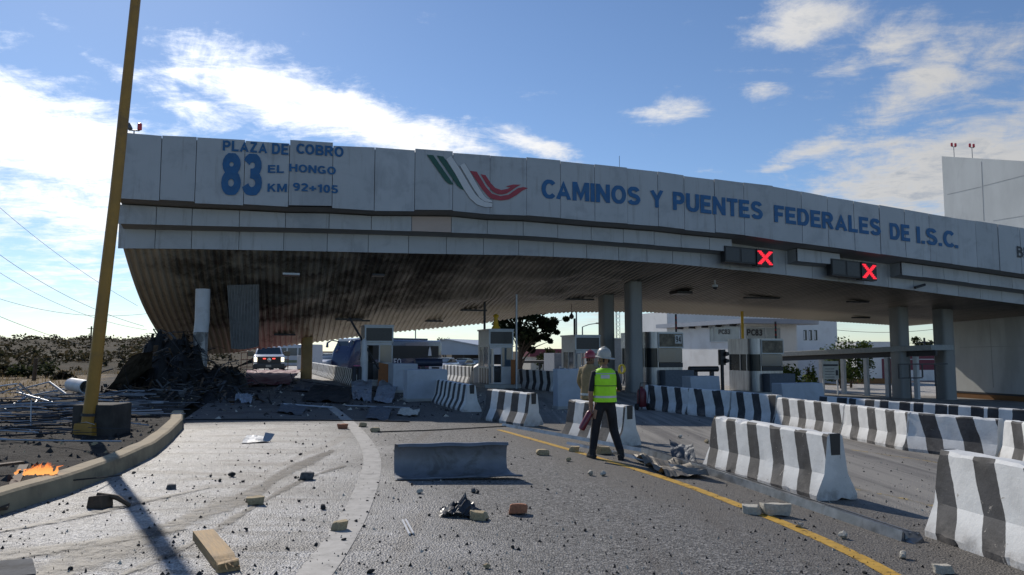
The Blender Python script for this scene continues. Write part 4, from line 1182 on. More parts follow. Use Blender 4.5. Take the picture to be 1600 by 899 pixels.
def steel_booth(px, Y, wid, dep, H, label, number=None):
    t = booth_root(px, Y, label)
    x0, x1 = -wid / 2, wid / 2
    R = .55
    def outline(o=0.0):
        pts = [(x1 + o, 0 - o)] + []
        arc = [(x0 + R - (R + o) * cos(a), R - (R + o) * sin(a)) for a in [pi / 2 * k / 8 for k in range(8, -1, -1)]]
        return [(x1 + o, dep + o), (x1 + o, -o)] + arc + [(x0 - o, dep + o)]
    def ring(b, o, za, zb):
        P = outline(o); n = len(P)
        A_ = [b.vert((p[0], p[1], za)) for p in P]; B_ = [b.vert((p[0], p[1], zb)) for p in P]
        for k in range(n): b.face((A_[k], A_[(k + 1) % n], B_[(k + 1) % n], B_[k]))
        b.face(A_[::-1]); b.face(B_)
    b = MB(); b.box(x0 - .4, x1 + .4, -.8, dep + .6, 0, .22); b.build('island_plinth', M['concrete'], t)
    b = MB(); ring(b, 0, .22, 1.45); b.build('lower_cladding', M['steel'], t, smooth=True)
    b = MB(); ring(b, -.05, 1.452, H - .95); b.build('window_glass', M['glass'], t, smooth=True)
    b = MB(); ring(b, .03, H - .948, H); b.build('upper_cladding', M['steel'], t, smooth=True)
    b = MB()
    for y in (R + .02, dep * .5, dep - .08): b.box(x0 - .01, x0 + .06, y, y + .07, 1.452, H - .95)
    for x in (x0 + R, x1 - .07): b.box(x, x + .07, -.01, .06, 1.452, H - .95)
    b.build('window_post', M['steel'], t)
    b = MB(); b.box(x0 + R + .02, x1 + .035, -.10, -.034, H - .93, H - .05); fb = b.build('front_sign', M['alu'], t)
    b = MB(); b.box(x0 + R + .08, x1 - .03, -.115, -.102, H - .86, H - .12); b.build('sign_face', mk('weathered_sign', (.17, .14, .10), .6, 0, .5, 3), fb)
    b = MB(); b.box(x0 + R + .05, x1 - .02, -.035, .03, 1.75, H - .97); b.build('front_window', M['glass_blue'], t)
    b = MB(); b.box(x0 + R + .10, x1 + .0, -.06, -.037, 1.46, 1.72); b.build('front_shutter', M['darkmetal'], t)
    b = MB(); b.box(x0 + R + .1, x1 + .35, -.7, -.05, .22, 1.30); b.build('front_cabinet', mk('cabinet_bluegrey', (.10, .12, .15), .6), t, bevel=.03)
    if number:
        v, f = text_mesh(number, .0)
        b = MB(); b.box(x1 - .52, x1 - .10, -.13, -.117, H - .68, H - .18); pl = b.build('number_plate', M['logo_white'], t)
        me = bpy.data.meshes.new('number'); me.from_pydata([(x1 - .48 + p * .34, -.134 - .001 * li, H - .61 + q * .36) for p, q, li in v], [], f); me.materials.append(M['dark_letter'])
        o = bpy.data.objects.new('number', me); COL.objects.link(o); o.parent = pl; o['label'] = 'black number ' + number
    # striped marker pole on the roof
    b = MB(); b.tube([(x1 - .2, .3, H), (x1 - .2, .3, H + 1.05)], .06, 8); mp = b.build('marker_pole', M['black'], t)
    for k in range(3): MB().tube([(x1 - .2, .3, H + .18 + .3 * k), (x1 - .2, .3, H + .30 + .3 * k)], .064, 8).build('red_ring', mk('ring_red', (.3, .02, .02), .5) if k == 0 else bpy.data.materials['ring_red'], mp)
    return t


steel_booth(1040, 43.2, 2.15, 3.6, 3.50, 'stainless steel toll booth carrying the number 94', '94')
steel_booth(1199, 45.2, 2.1, 2.5, 3.40, 'stainless steel toll booth in front of the PC83 office with a yellow post')
# poles standing by the booths
def plain_pole(px, Y, z0, z1, r, mat, name, label, cat='pole', lean=0):
    p = at(px, 548, Y); g = gz(p.x, p.y)
    t = thing(name, label, cat, (p.x, p.y, g), 0)
    MB().tube([(0, 0, z0), (lean, 0, z1)], r, 10).build('shaft', mat, t, smooth=True)
    MB().box(-r * 2, r * 2, -r * 2, r * 2, 0, .03).build('base_plate', M['darkmetal'], t)
    return t


plain_pole(1161, 50.5, 0, 5.4, .095, M['yellow_bright'], 'yellow_post', 'yellow post standing behind the unnumbered steel booth', 'post')
plain_pole(807, 40.2, 0, 5.1, .06, M['alu'], 'grey_post', 'slim grey post beside the right edge of the striped base booth', 'post')
plain_pole(757, 43.5, 0, 5.2, .07, M['darkmetal'], 'dark_post', 'short dark post behind the striped base booth', 'post')
plain_pole(898, 47.0, 0, 4.3, .07, M['darkmetal'], 'dark_post', 'dark marker post left of the half hidden white booth', 'post')
plain_pole(901, 60.0, 0, 6.3, .06, M['metal'], 'grey_post', 'thin tall grey mast behind the half hidden white booth', 'post')
plain_pole(649, 95, 0, 6.5, .07, M['metal'], 'flag_mast', 'thin bare mast rising behind the blue coach', 'mast')
# dark traffic light by the steel booth
p = at(1129, 600, 43.5); t = thing('traffic_light', 'black two lamp traffic light left of the unnumbered steel booth', 'traffic light', (p.x, p.y, gz(p.x, p.y)), A)
MB().tube([(0, 0, 0), (0, 0, 1.7)], .10, 8).build('post', M['black'], t)
hd = MB().box(-.17, .17, -.14, .14, 1.7, 2.6).build('head', M['black'], t, bevel=.02)
for z in (1.95, 2.35): MB().lathe([(.11, -.34), (.14, -.14), (.14, .0)], 12, (.16, -.0, z), 'y').build('visor', M['black'], hd)

# ------------------------------------------------------------------ island blocks in front of the booths
def block(px, py, wid, dep, h, label, mat=None, name='crash_block', z=0, rot=A, group='painted crash blocks of the toll islands', chamfer=.25):
    p = G(px, py)
    t = thing(name, label, 'block', (p.x, p.y, p.z), rot, group)
    b = MB()
    b.hexa([(0, 0, 0), (wid, 0, 0), (wid, dep, 0), (0, dep, 0), (0, chamfer * .4, h), (wid, chamfer * .4, h), (wid, dep, h), (0, dep, h)])
    b.build('block_body', mat or M['bluegrey_block'], t, bevel=.03)
    MB().box(-.02, wid + .02, -.03, dep, 0, .10).build('foot_band', M['concrete'], t)
    return t


block(614, 614, 1.05, 1.6, 1.22, 'tall blue grey island block right of the booth with the orange board', chamfer=.0)
block(636, 628, 1.45, .9, 1.10, 'pale blue grey crash block at the head of the second row of stripes')
block(872, 640, 1.3, .5, 1.33, 'grey blue crash block left of the firefighter in the tan coat', chamfer=.1)
block(1082, 628, 1.5, .9, 1.12, 'grey blue crash block right of the booth numbered 94', chamfer=.4)
block(1226, 640, 2.0, .8, 1.02, 'grey blue crash block right of the steel booth with the yellow post', chamfer=.4)
block(1096, 628, .75, .6, .95, 'small cream concrete block behind the striped barriers below PC83', M['pale'], 'concrete_block', group=None)
# barrier arms and rails by the booths
def rail_arm(px, py, Y, L, label, r=.11, mat=None, posts=2):
    p = at(px, py, Y); g = gz(p.x, p.y)
    t = thing('padded_boom', label, 'barrier arm', (p.x, p.y, g), A)
    z = p.z - g
    MB().tube([(0, 0, z), (L, 0, z)], r, 10).build('arm', mat or M['darkmetal'], t, smooth=True)
    for k in range(posts): MB().box(.3 + k * (L - .8), .5 + k * (L - .8), -.1, .1, 0, z - r * .9).build('support', M['darkmetal'], t)
    return t


rail_arm(648, 567, 36.5, 1.35, 'thick dark blue padded arm lying over the crash block in front of the coach', .19, mk('arm_blue', (.02, .03, .06), .5), 1)
rail_arm(1077, 577, 44.0, 1.9, 'dark pronged barrier head between the two steel booths', .17)
# orange striped bollards beside the booth by the fire
for (px, py, lab) in ((553, 606, 'black bollard nearest the left end of the burnt booth'), (561, 606, 'black bollard next to the door frame of the burnt booth')):
    p = G(px, py); t = thing('bollard', lab, 'bollard', p, 0, 'black bollards by the burnt booth')
    MB().lathe([(.11, 0), (.11, .95), (.07, 1.0)], 12).build('tube', M['black'], t, smooth=True)
    MB().lathe([(.16, 0), (.16, .18), (.13, .2)], 12).build('foot', M['yellow'], t)
p = G(568, 606); t = thing('gas_cylinder_post', 'white ribbed guard post between the bollards and the burnt booth', 'post', p, 0)
MB().lathe([(.20, 0), (.20, .3), (.17, .35), (.17, 1.2), (.20, 1.3), (.14, 1.6), (.14, 2.2), (.07, 2.3)], 14).build('ribbed_tube', M['white'], t, smooth=True)
MB().lathe([(.24, 0), (.24, .1)], 14).build('foot', M['concrete'], t)

# ------------------------------------------------------------------ concrete barriers
SW, SB = (.73, .73, .71), (.034, .034, .036)
S_A = stripe_mat('stripes_a', SW, SB, .56, .45, -.25, .85, .38)
S_A1 = stripe_mat('stripes_a1', SW, SB, .60, .45, -.30, .9, .38)
S_B = stripe_mat('stripes_b', SW, SB, .74, .46, .3, .6, .38)
S_C = stripe_mat('stripes_c', SW, SB, .62, .5, .1, .4)
def barrier_mesh(L, H=.80, base=.60, top=.20, seed=0, chip=.012):
    b = MB()
    pr = [(-base / 2, 0), (-base / 2, .07), (-top / 2 - .075, H * .40), (-top / 2 - .01, H - .03), (-top / 2 + .02, H)]
    pr = pr + [(-p[0], p[1]) for p in pr[::-1]]
    # finer outline
    fine = []
    for a, c in zip(pr, pr[1:] + pr[:1]):
        n = max(1, int(((a[0] - c[0]) ** 2 + (a[1] - c[1]) ** 2) ** .5 / .09))
        for k in range(n): fine.append((a[0] + (c[0] - a[0]) * k / n, a[1] + (c[1] - a[1]) * k / n))
    N = max(10, int(L / .07)); rings = []
    for i in range(N + 1):
        x = L * i / N; ring = []
        endd = min(i, N - i)
        for (y, z) in fine:
            p = Vector((x, y, z))
            k = mnoise.noise(p * 5 + Vector((seed * 3.1, 0, 0))) * .006
            nz = mnoise.noise(p * 6.5 + Vector((seed * 7.7, 5, 1)))
            edge = 1 if (z > H - .06 or endd < 2 or z < .1) else .25
            k -= max(0, nz - .18) * chip * 4 * edge
            d = Vector((0, y, z - H * .45)); d.normalize()
            p = p + d * k
            if endd == 0: p.x += (1 if i == 0 else -1) * max(0, nz - .1) * chip * 3
            ring.append(b.vert(p))
        rings.append(ring)
    n = len(fine)
    for r0, r1 in zip(rings, rings[1:]):
        for k in range(n): b.face((r0[k], r0[(k + 1) % n], r1[(k + 1) % n], r1[k]))
    b.face(rings[0][::-1]); b.face(rings[-1])
    return b


def barrier(p0, p1, mat, label, group, H=.80, base=.60, top=.20, seed=0, chip=.012, slot=(True, True)):
    """p0 -> p1: centre line on the ground"""
    p0, p1 = Vector(p0), Vector(p1)
    d = p1 - p0; L = d.length
    t = thing('concrete_barrier', label, 'barrier', p0, 0, group)
    t.rotation_euler = (0, -math.asin((p1.z - p0.z) / L), atan2(d.y, d.x))
    barrier_mesh(L, H, base, top, seed, chip).build('barrier_body', mat, t, smooth='jersey')
    for e, on in zip((0, 1), slot):
        if on:
            b = MB(); x = (-.006, .03) if e == 0 else (L - .03, L + .006)
            b.hexa([(x[0], -.065, H - .26), (x[1], -.065, H - .26), (x[1], .065, H - .26), (x[0], .065, H - .26), (x[0], -.075, H + .004), (x[1], -.075, H + .004), (x[1], .075, H + .004), (x[0], .075, H + .004)])
            b.build('painted_slot', M['black'], t)  # slot is not cut: a black box paints its dark recess
    return t


def side_line(pa, pb, half=.30):
    """base line of the near side (two pixels) -> centre line of the block, shifted to the right of the road direction"""
    a, c = G(*pa), G(*pb); d = (c - a); d.z = 0; d.normalize()
    n = Vector((-d.y, d.x, 0))
    if n.x < 0: n = -n
    a2, c2 = a + n * half, c + n * half
    a2.z = gz(a2.x, a2.y); c2.z = gz(c2.x, c2.y)
    return a2, c2


gA = 'loose striped barriers by the yellow line'
a, c = side_line((1445, 838), (1790, 960)); d = (c - a).normalized()
barrier(a, a + d * 2.7, S_A1, 'nearest striped barrier, cut off by the right edge, broken at its left foot', gA, seed=1, chip=.028, H=.86)
a, c = side_line((1098, 731), (1276, 783)); barrier(a, c, S_A, 'striped barrier with chipped paint beside the long metal rail', gA, seed=2, chip=.018, H=.82)
a, c = side_line((877, 682), (966, 698)); barrier(a, c, S_C, 'striped barrier directly behind the person in the lime vest', gA, seed=3, H=.78)
a, c = side_line((751, 656), (818, 667)); barrier(a, c, S_C, 'half shaded striped barrier below the second booth', gA, seed=4, H=.80)
a, c = side_line((659, 624), (722, 644)); m_ = (a + c) / 2
barrier(a, a + (m_ - a) * .985, S_C, 'shaded striped barrier touching the pale blue crash block', gA, seed=5, slot=(True, False))
barrier(m_, c, S_C, 'shaded striped barrier with a dark slot in its end left of the half shaded one', gA, seed=6)
gB = 'long sunlit row of striped barriers on the right'
bp_ = [(1001, 639), (1070, 648), (1136, 655), (1206, 665), (1310, 683), (1411, 704), (1556, 722), (1720, 762)]
names = ['striped barrier at the far left end of the long row beside the red extinguisher', 'second striped barrier from the left of the long row, in shade below booth 94', 'striped barrier of the long row where the shade ends',
         'striped barrier of the long row behind the left end of the chipped barrier', 'striped barrier of the long row behind the middle of the chipped barrier', 'striped barrier of the long row behind the gap between the chipped and nearest barriers',
         'striped barrier at the right edge of the long row']
pp = [G(*q) for q in bp_]
for i, (a, c) in enumerate(zip(pp, pp[1:])):
    d = (c - a); d.z = 0; d.normalize(); n = Vector((-d.y, d.x, 0)); n = n if n.x > 0 else -n
    a2, c2 = a + n * .3, c + n * .3; a2.z = gz(a2.x, a2.y); c2.z = gz(c2.x, c2.y)
    barrier(a2 + d * .015, c2 - d * .015, S_B, names[i], gB, seed=10 + i, H=.80 if i > 2 else .86, slot=(i == 0, False))
# low dark row under the canopy on the right
def GT(px, py, h): 
    """ground point under a top edge h above ground"""
    p = G(px, py, h); return Vector((p.x, p.y, gz(p.x, p.y)))
gC = 'shaded row of checkered barriers in front of the tower'
top = [(1282, 619), (1330, 622), (1378, 625.5), (1430, 629), (1484, 632.5), (1545, 636.5), (1615, 641)]
pp = [GT(x, y, .8) for x, y in top]
wordsC = ['first', 'second', 'third', 'fourth', 'fifth', 'sixth']
for i, (a, c) in enumerate(zip(pp, pp[1:])):
    barrier(a, c, S_C, wordsC[i] + ' shaded barrier from the left in the row before the concrete tower', gC, seed=20 + i, slot=(False, False))
gD = 'sunlit row of barriers beyond the fire'
ca, cb = G(478, 582), G(547, 603)
for i in range(7):
    a = ca.lerp(cb, i / 7); c = ca.lerp(cb, (i + 1) / 7)
    d = (c - a).normalized(); a += Vector((.3, .1, 0)); c += Vector((.3, .1, 0))
    a.z = gz(a.x, a.y); c.z = gz(c.x, c.y)
    barrier(a + d * .02, c - d * .02, S_C, ['farthest', 'second farthest', 'third farthest', 'middle', 'third nearest', 'second nearest', 'nearest'][i] + ' barrier of the sunlit row left of the burnt booth', gD, seed=30 + i, H=.82, slot=(False, i == 6))
gE = 'white barriers with black bars behind the booths'
for i, (q0, q1) in enumerate([((694, 594), (739, 600)), ((812, 606), (869, 612))]):
    a, c = G(*q0), G(*q1)
    lab = ['white barrier with black bars left of the striped base booth', 'white barrier with black bars right of the striped base booth'][i]
    barrier(a, c, S_B, lab, gE, seed=40 + i, H=1.05, base=.7)
    e = c + Vector((.45, -.1, 0))
    t = thing('barrier_end_block', ['white end block with a red mark left of the striped base booth', 'white end block right of the striped base booth'][i], 'block', (e.x, e.y, gz(e.x, e.y)), A, 'white end blocks of the rear barriers')
    b = MB(); b.prism([(-.42, 0), (.42, 0), (.42, 1.0), (0, 1.25), (-.42, 1.0)], lambda x, z: (x, 0, z), lambda x, z: (x, .6, z)); b.build('block_body', M['white'], t, bevel=.02)
    MB().box(.02, .30, -.012, -.002, .45, .8).build('red_mark', M['beacon_red'], t) if i == 0 else MB().box(-.40, .40, -.012, -.002, .02, .25).build('yellow_foot', M['yellow_bright'], t)
e = G(474, 581); t = thing('barrier_end_block', 'white end block at the far end of the sunlit row near the tan column', 'block', e, A, 'white end blocks of the rear barriers')
b = MB(); b.prism([(-.5, 0), (.5, 0), (.5, .7), (-.1, 1.3), (-.5, 1.3)], lambda x, z: (x, 0, z), lambda x, z: (x, .5, z)); b.build('block_body', M['white'], t, bevel=.02)
MB().box(-.4, .4, -.012, -.002, .02, .2).build('yellow_foot', M['yellow_bright'], t)

# ------------------------------------------------------------------ buildings behind the plaza
# office with the rounded roof slab and the PC83 windows
pc = at(1163, 548, 62)
ZG = gz(pc.x, pc.y)
off = thing('toll_office', 'white two winged office with rounded roof slab and windows reading PC83', 'building', (pc.x, pc.y, ZG), A)
def offpt(px, py, face):
    r = ray(px, py); o_ = Vector((pc.x, pc.y)); 
    n = Vector((CA, SA)) if face == 'left' else Vector((-SA, CA))
    s_ = (o_.dot(n)) / (r.x * n.x + r.y * n.y); p = r * s_
    q = Vector((p.x, p.y)) - o_
    return (q.dot(Vector((CA, SA))), q.dot(Vector((-SA, CA))), CH + p.z - ZG)
hr = offpt(1163, 505, 'front')[2]
WB = 5.2; DB = 13
b = MB(); b.box(0, WB, 0, DB, 0, hr); b.build('wall', M['white_wall'], off)
# roof slab, rounded at the right, rising to the corner
b = MB()
out = [(-.7, DB + 1), (-.7, -1.1)] + [(WB + .6 + 1.7 * sin(a), .6 - 1.7 * cos(a)) for a in [pi * k / 12 for k in range(13)]] + [(WB, DB + 1)]
b.prism(out, lambda x, y: (x, y, hr - .05), lambda x, y: (x, y, hr + .33))
b.build('roof_slab', mk('slab_grey', (.30, .33, .38), .7, 0, .06, 1), off)
b = MB()
for k in range(5): b.box(-.65, -.02, 1.0 + k * 2.2, 1.15 + k * 2.2, hr - .25, hr - .052)
b.build('eaves_beam', M['darkmetal'], off)
def office_window(xl, tl, xr, face, words):
    a, c = offpt(xl, 534, face), offpt(xr, 534, face)
    z0, z1 = offpt(xl, 535, face)[2], offpt(xl, 511, face)[2]
    b = MB()
    if face == 'left':
        y0, y1 = c[1], a[1]
        b.box(-.06, -.004, y0, y1, z0, z1)
        w_ = b.build('window', mk('window_film', (.30, .33, .33), .25, 0, .12, .6), off)
        fr = MB()
        for y in (y0, y1 - .07, y0 + (y1 - y0) * .86): fr.box(-.09, -.062, y, y + .07, z0, z1)
        for z in (z0, z1 - .07): fr.box(-.09, -.062, y0 + .07, y1 - .07, z, z + .07)
        fr.build('frame', M['alu'], w_)
    else:
        x0, x1 = a[0], c[0]
        b.box(x0, x1, -.06, -.004, z0, z1)
        w_ = b.build('window', bpy.data.materials['window_film'], off)
        fr = MB()
        for x in (x0, x1 - .07, x0 + (x1 - x0) * .55): fr.box(x, x + .07, -.09, -.062, z0, z1)
        for z in (z0, z1 - .07): fr.box(x0 + .07, x1 - .07, -.09, -.062, z, z + .07)
        fr.build('frame', M['alu'], w_)
    for (s, ax, at_, ab, bx, bt, bb) in words:
        v, f = text_mesh(s, .05)
        A0, A1, B0, B1 = offpt(ax, ab, face), offpt(ax, at_, face), offpt(bx, bb, face), offpt(bx, bt, face)
        co = []
        for p, q, li in v:
            lo = Vector(A0).lerp(Vector(B0), p); hi = Vector(A1).lerp(Vector(B1), p); k = lo.lerp(hi, q)
            if face == 'left': k.x = -.10 - li * .001
            else: k.y = -.10 - li * .001
            co.append(tuple(k))
        me = bpy.data.meshes.new('lettering'); me.from_pydata(co, [], f); me.materials.append(M['dark_letter'])
        o = bpy.data.objects.new('lettering', me); COL.objects.link(o); o.parent = w_
        o['label'] = 'dark letters ' + s


office_window(1110, 512, 1158, 'left', [('PC83', 1124, 515, 522.5, 1142, 514.5, 522.5)])
office_window(1166, 511, 1219, 'front', [('PC83', 1166, 514.5, 524.5, 1190, 515, 525)])
MB().box(-.05, -.01, 10.6, 11.6, hr - 1.6, hr - .5).build('wall_sign', M['alu'], off)
# taller block behind it
p0, p1 = at(1043, 548, 94), at(1309, 548, 101)
d = p1 - p0; rz = atan2(d.y, d.x); L = Vector((d.x, d.y)).length
hb = thing('white_block', 'tall plain white block behind the PC83 office with three narrow windows', 'building', (p0.x, p0.y, -2.4), rz)
MB().box(0, L, 0, 8, 0, 9.0).build('wall', M['white_wall'], hb)
for k in range(3):
    px = 1258 + k * 8.2
    r = ray(px, 524); nn = Vector((-d.y, d.x)).normalized(); s_ = (p0.x * nn.x + p0.y * nn.y) / (r.x * nn.x + r.y * nn.y); q = r * s_
    x = (Vector((q.x, q.y)) - Vector((p0.x, p0.y))).dot(Vector((d.x, d.y)).normalized()); z = CH + q.z + 2.4
    w_ = MB().box(x - .23, x + .23, -.05, -.004, z - .68, z + .68).build('window', M['glass'], hb)
    MB().box(x - .25, x - .06, -.07, -.052, z - .6, z + .55).build('curtain', M['white'], w_)
# covered walkway
def tup(p, z): return (p.x, p.y, z)
pa, pb = at(1218, 551, 58), at(1470, 539, 47)
d = Vector((pb.x - pa.x, pb.y - pa.y, 0)); L = d.length
wk = thing('covered_walkway', 'long flat roofed walkway on slim white posts behind the columns', 'walkway', (pa.x, pa.y, -2.0), atan2(d.y, d.x))
za, zb = pa.z + 2.0, pb.z + 2.0
b = MB(); b.hexa([(-.4, -1, za - .34), (L, -1, zb - .34), (L, 1.4, zb - .34), (-.4, 1.4, za - .34), (-.4, -1, za), (L, -1, zb), (L, 1.4, zb), (-.4, 1.4, za)])
b.build('roof_slab', mk('walk_slab', (.36, .37, .36), .8), wk, bevel=.03)
b = MB(); b.hexa([(-.4, -.6, za - .68), (L, -.6, zb - .68), (L, -.4, zb - .68), (-.4, -.4, za - .68), (-.4, -.6, za - .343), (L, -.6, zb - .343), (L, -.4, zb - .343), (-.4, -.4, za - .343)])
b.build('edge_beam', M['darkmetal'], wk)
for px in (1291, 1325, 1361, 1394, 1439):
    r = ray(px, 580); nn = Vector((-d.y, d.x)).normalized(); s_ = (pa.x * nn.x + pa.y * nn.y) / (r.x * nn.x + r.y * nn.y); q = r * s_
    x = (Vector((q.x, q.y)) - Vector((pa.x, pa.y))).dot(Vector((d.x, d.y)).normalized())
    MB().box(x - .13, x + .13, -.63, -.37, 0, za + (zb - za) * x / L - .683).build('post', M['white'], wk)
# price board
p = at(1298, 600, 50); t = thing('price_board', 'cream notice board with black lines standing under the walkway', 'notice board', (p.x, p.y, -2.0), A * .2)
for x in (-.52, .44): MB().box(x, x + .08, 0, .06, 0, 2.2).build('post', M['white'], t)
bd = MB().box(-.55, .55, -.06, -.003, 1.75, 2.95).build('board', mk('board_cream', (.60, .58, .52), .7), t)
b = MB()
b.box(-.5, .5, -.072, -.062, 2.62, 2.74)
bd2 = b.build('heading_bar', M['dark_letter'], bd)
for z in (2.42, 2.24, 2.06, 1.88): MB().box(-.40, .25, -.072, -.062, z, z + .03).build('text_row', M['dark_letter'], bd)
MB().box(.34, .5, -.072, -.062, 2.0, 2.35).build('dark_square', M['dark_letter'], bd)
# far walls on the right
p = at(1340, 600, 88); t = thing('white_wall_building', 'low white building with brown base behind the trees and walkway', 'building', (p.x, p.y, -2.5), .05)
MB().box(0, 6.2, 0, 5, .9, 5.2).build('wall', M['white_wall'], t); MB().box(-.02, 6.22, -.03, 5, 0, .9 - .003).build('brown_dado', M['dado'], t)
MB().box(3.0, 4.5, -.03, -.004, .9, 3.2).build('door', M['maroon'], t)
p = at(1412, 600, 95); t = thing('maroon_building', 'maroon and white low building seen between the two right columns', 'building', (p.x, p.y, -2.7), .05)
MB().box(0, 9, 0, 6, 1.9, 4.6).build('wall', M['maroon'], t)
MB().box(-.04, 9.04, -.06, 6.04, 3.2, 3.3).build('white_band', M['white'], t)
MB().box(0, 9, 0, 6, .55, 1.9 - .003).build('white_panel', M['white_wall'], t); MB().box(0, 9, 0, 6, 0, .55 - .003).build('dark_base', M['maroon'], t)
MB().box(-.2, 9.2, -.3, 6, 4.6, 4.75).build('roof', M['darkmetal'], t)
# open steel frame in front of the columns
wq = W0 + 4.4
a, c = onw(1405, 592, wq), onw(1481, 568, wq)
t = thing('steel_frame', 'open black steel frame standing before the two right columns', 'frame', UW(a[0], wq, gzu(a[0], wq)), A)
zb_, L = gzu(a[0], wq), c[0] - a[0]; z0, z1 = a[1] - zb_, c[1] - zb_
b = MB()
b.box(0, L, 0, .07, z1 - .07, z1); b.box(0, L * .47, 0, .07, z0, z0 + .07)
for k in (0, .22, .47, .73): b.box(L * k, L * k + .07, .0, .069, z0 + .071 if k < .5 else z0 - .5, z1 - .071)
b.build('bars', M['darkmetal'], t)
for k in (.23, .74): MB().box(L * k, L * k + .05, .01, .06, 0, z0 if k < .5 else z0 - .5).build('leg', M['darkmetal'], t)

# warehouse, left middle
p0, p1 = at(667, 575, 118), at(752, 575, 112)
t = thing('warehouse', 'pale blue grey gabled sheet metal warehouse behind the coach', 'building', (p0.x, p0.y, -.6), -.32)
b = MB()
pr = [(0, 0), (9.0, 0), (9.0, 2.85), (4.0, 4.0), (0, 3.4)]
b.prism([(0, 1.6), (9, 1.6), (9.0, 2.9), (3.3, 3.95), (0, 3.4)], lambda x, z: (x, 0, z), lambda x, z: (x, 16, z))
b.build('wall', M['warehouse'], t)
b = MB(); b.hexa([(-.3, -.3, 3.36), (3.3, -.3, 3.97), (3.3, 16, 3.97), (-.3, 16, 3.36), (-.3, -.3, 3.5), (3.3, -.3, 4.1), (3.3, 16, 4.1), (-.3, 16, 3.5)])
b.hexa([(3.303, -.3, 3.97), (9.3, -.3, 2.9), (9.3, 16, 2.9), (3.303, 16, 3.97), (3.303, -.3, 4.1), (9.3, -.3, 3.03), (9.3, 16, 3.03), (3.303, 16, 4.1)])
b.build('roof', mk('wh_roof', (.45, .47, .5), .5, .3), t)
for x in (.1, 3.0, 6.0, 8.8): MB().box(x, x + .15, .2, .35, 0, 1.6).build('post', M['darkmetal'], t)
MB().box(0, 9, 10, 10.3, 0, 1.6).build('back_wall', M['backing'], t)
# small open shelter right of the second booth
p = at(806, 562, 66)
t = thing('open_shelter', 'low flat open shelter on thin posts beneath the pine tree', 'shelter', (p.x, p.y, -1.0), A)
MB().box(0, 4.6, 0, 4, 1.55, 1.75).build('roof', mk('shelter_roof', (.10, .085, .07), .8), t)
for x in (.1, 2.2, 4.3): MB().box(x, x + .14, .1, .24, 0, 1.55).build('post', M['darkmetal'], t)
MB().box(1.5, 1.9, -3, -2.7, 0, 1.5).build('screen_post', mk('screen_grey', (.08, .09, .10), .6), t)
p = at(829, 552, 105); t = thing('maroon_shed', 'maroon roofed shed beyond the open shelter', 'building', (p.x, p.y, -1.2), A)
MB().box(0, 7, 0, 5, 0, 2.0).build('wall', M['pale'], t); MB().box(-.2, 7.2, -.3, 5.2, 2.0, 3.1).build('roof', M['maroon'], t)
p = at(866, 560, 58); t = thing('grey_cabin', 'grey cabin with a white cylinder left of the half hidden booth', 'building', (p.x, p.y, -1.1), A)
MB().box(0, 2.2, 0, 2.4, 0, 2.55).build('wall', mk('cabin_grey', (.26, .28, .31), .7), t)
MB().box(-.3, 2.3, -.3, 2.6, .92, 1.02).build('shelf', M['darkmetal'], t)
MB().tube([(.35, -.25, 1.35), (1.9, -.25, 1.5)], .22, 12).build('tank', M['white'], t, smooth=True)
p = at(935, 560, 62); t = thing('grey_hut', 'plain grey hut between the two middle columns', 'building', (p.x, p.y, -1.3), A)
MB().box(0, 3.6, 0, 3, 0, 3.9).build('wall', mk('hut_grey', (.30, .32, .33), .7), t); MB().box(-.1, 3.7, -.1, 3.1, 3.9, 4.0).build('roof', M['alu'], t)
# lattice mast
p = at(966, 548, 72); t = thing('lattice_mast', 'thin lattice radio mast between the two middle columns', 'mast', (p.x, p.y, -1.3), .2)
b = MB()
for x, y in ((-.2, 0), (.2, 0), (0, .35)): b.tube([(x, y, 0), (x, y, 11)], .025, 5)
for k in range(28): 
    z = k * .39; b.tube([(-.2, 0, z), (.2, 0, z + .39)], .014, 4); b.tube([(.2, 0, z), (0, .35, z + .39)], .014, 4)
b.build('lattice', M['metal'], t)
# street lamps
def street_lamp(px, Y, hpx, arm, label):
    p = at(px, hpx, Y); g = gz(p.x, p.y)
    t = thing('street_lamp', label, 'street lamp', (p.x, p.y, g), 0)
    h = p.z - g
    MB().tube([(0, 0, 0), (0, 0, h)], [.09, .06], 8).build('pole', M['metal'], t, smooth=True)
    MB().tube([(0, 0, h), (arm * .5, 0, h + .35 * abs(arm) * .5), (arm, 0, h + .5 * abs(arm) * .5)], .045, 6).build('arm', M['metal'], t)
    MB().box(arm - .05 if arm > 0 else arm - .45, arm + .45 if arm > 0 else arm + .05, -.1, .1, h + .5 * abs(arm) * .5 - .05, h + .5 * abs(arm) * .5 + .08).build('lamp_head', M['darkmetal'], t, bevel=.03)
street_lamp(910, 75, 511, 1.4, 'street lamp with its arm to the right behind the half hidden booth')
street_lamp(1352, 80, 545, -1.0, 'street lamp with its arm to the left above the walkway roof')
p = at(1444, 528, 120); t = thing('utility_pole', 'dark utility pole with crossarm seen between the right columns', 'utility pole', (p.x, p.y, -2.5), 0)
MB().tube([(0, 0, 0), (0, 0, p.z + 2.5)], .16, 8).build('pole', M['black'], t); MB().box(-1.1, 1.1, -.08, .08, p.z + 1.7, p.z + 1.85).build('crossarm', M['black'], t)
p = at(143, 510, 140); t = thing('utility_pole', 'small far utility pole on the hill behind the yellow lamp pole', 'utility pole', (p.x, p.y, 1.0), 0)
MB().tube([(0, 0, 0), (0, 0, p.z - 1)], .14, 8).build('pole', M['wood_dark'], t); MB().box(-.7, .7, -.06, .06, p.z - 1.5, p.z - 1.38).build('crossarm', M['wood_dark'], t)
p = at(53, 590, 40); t = thing('fence_post', 'grey wooden post standing in the scrub at far left', 'post', (p.x, p.y, -.1), 0)
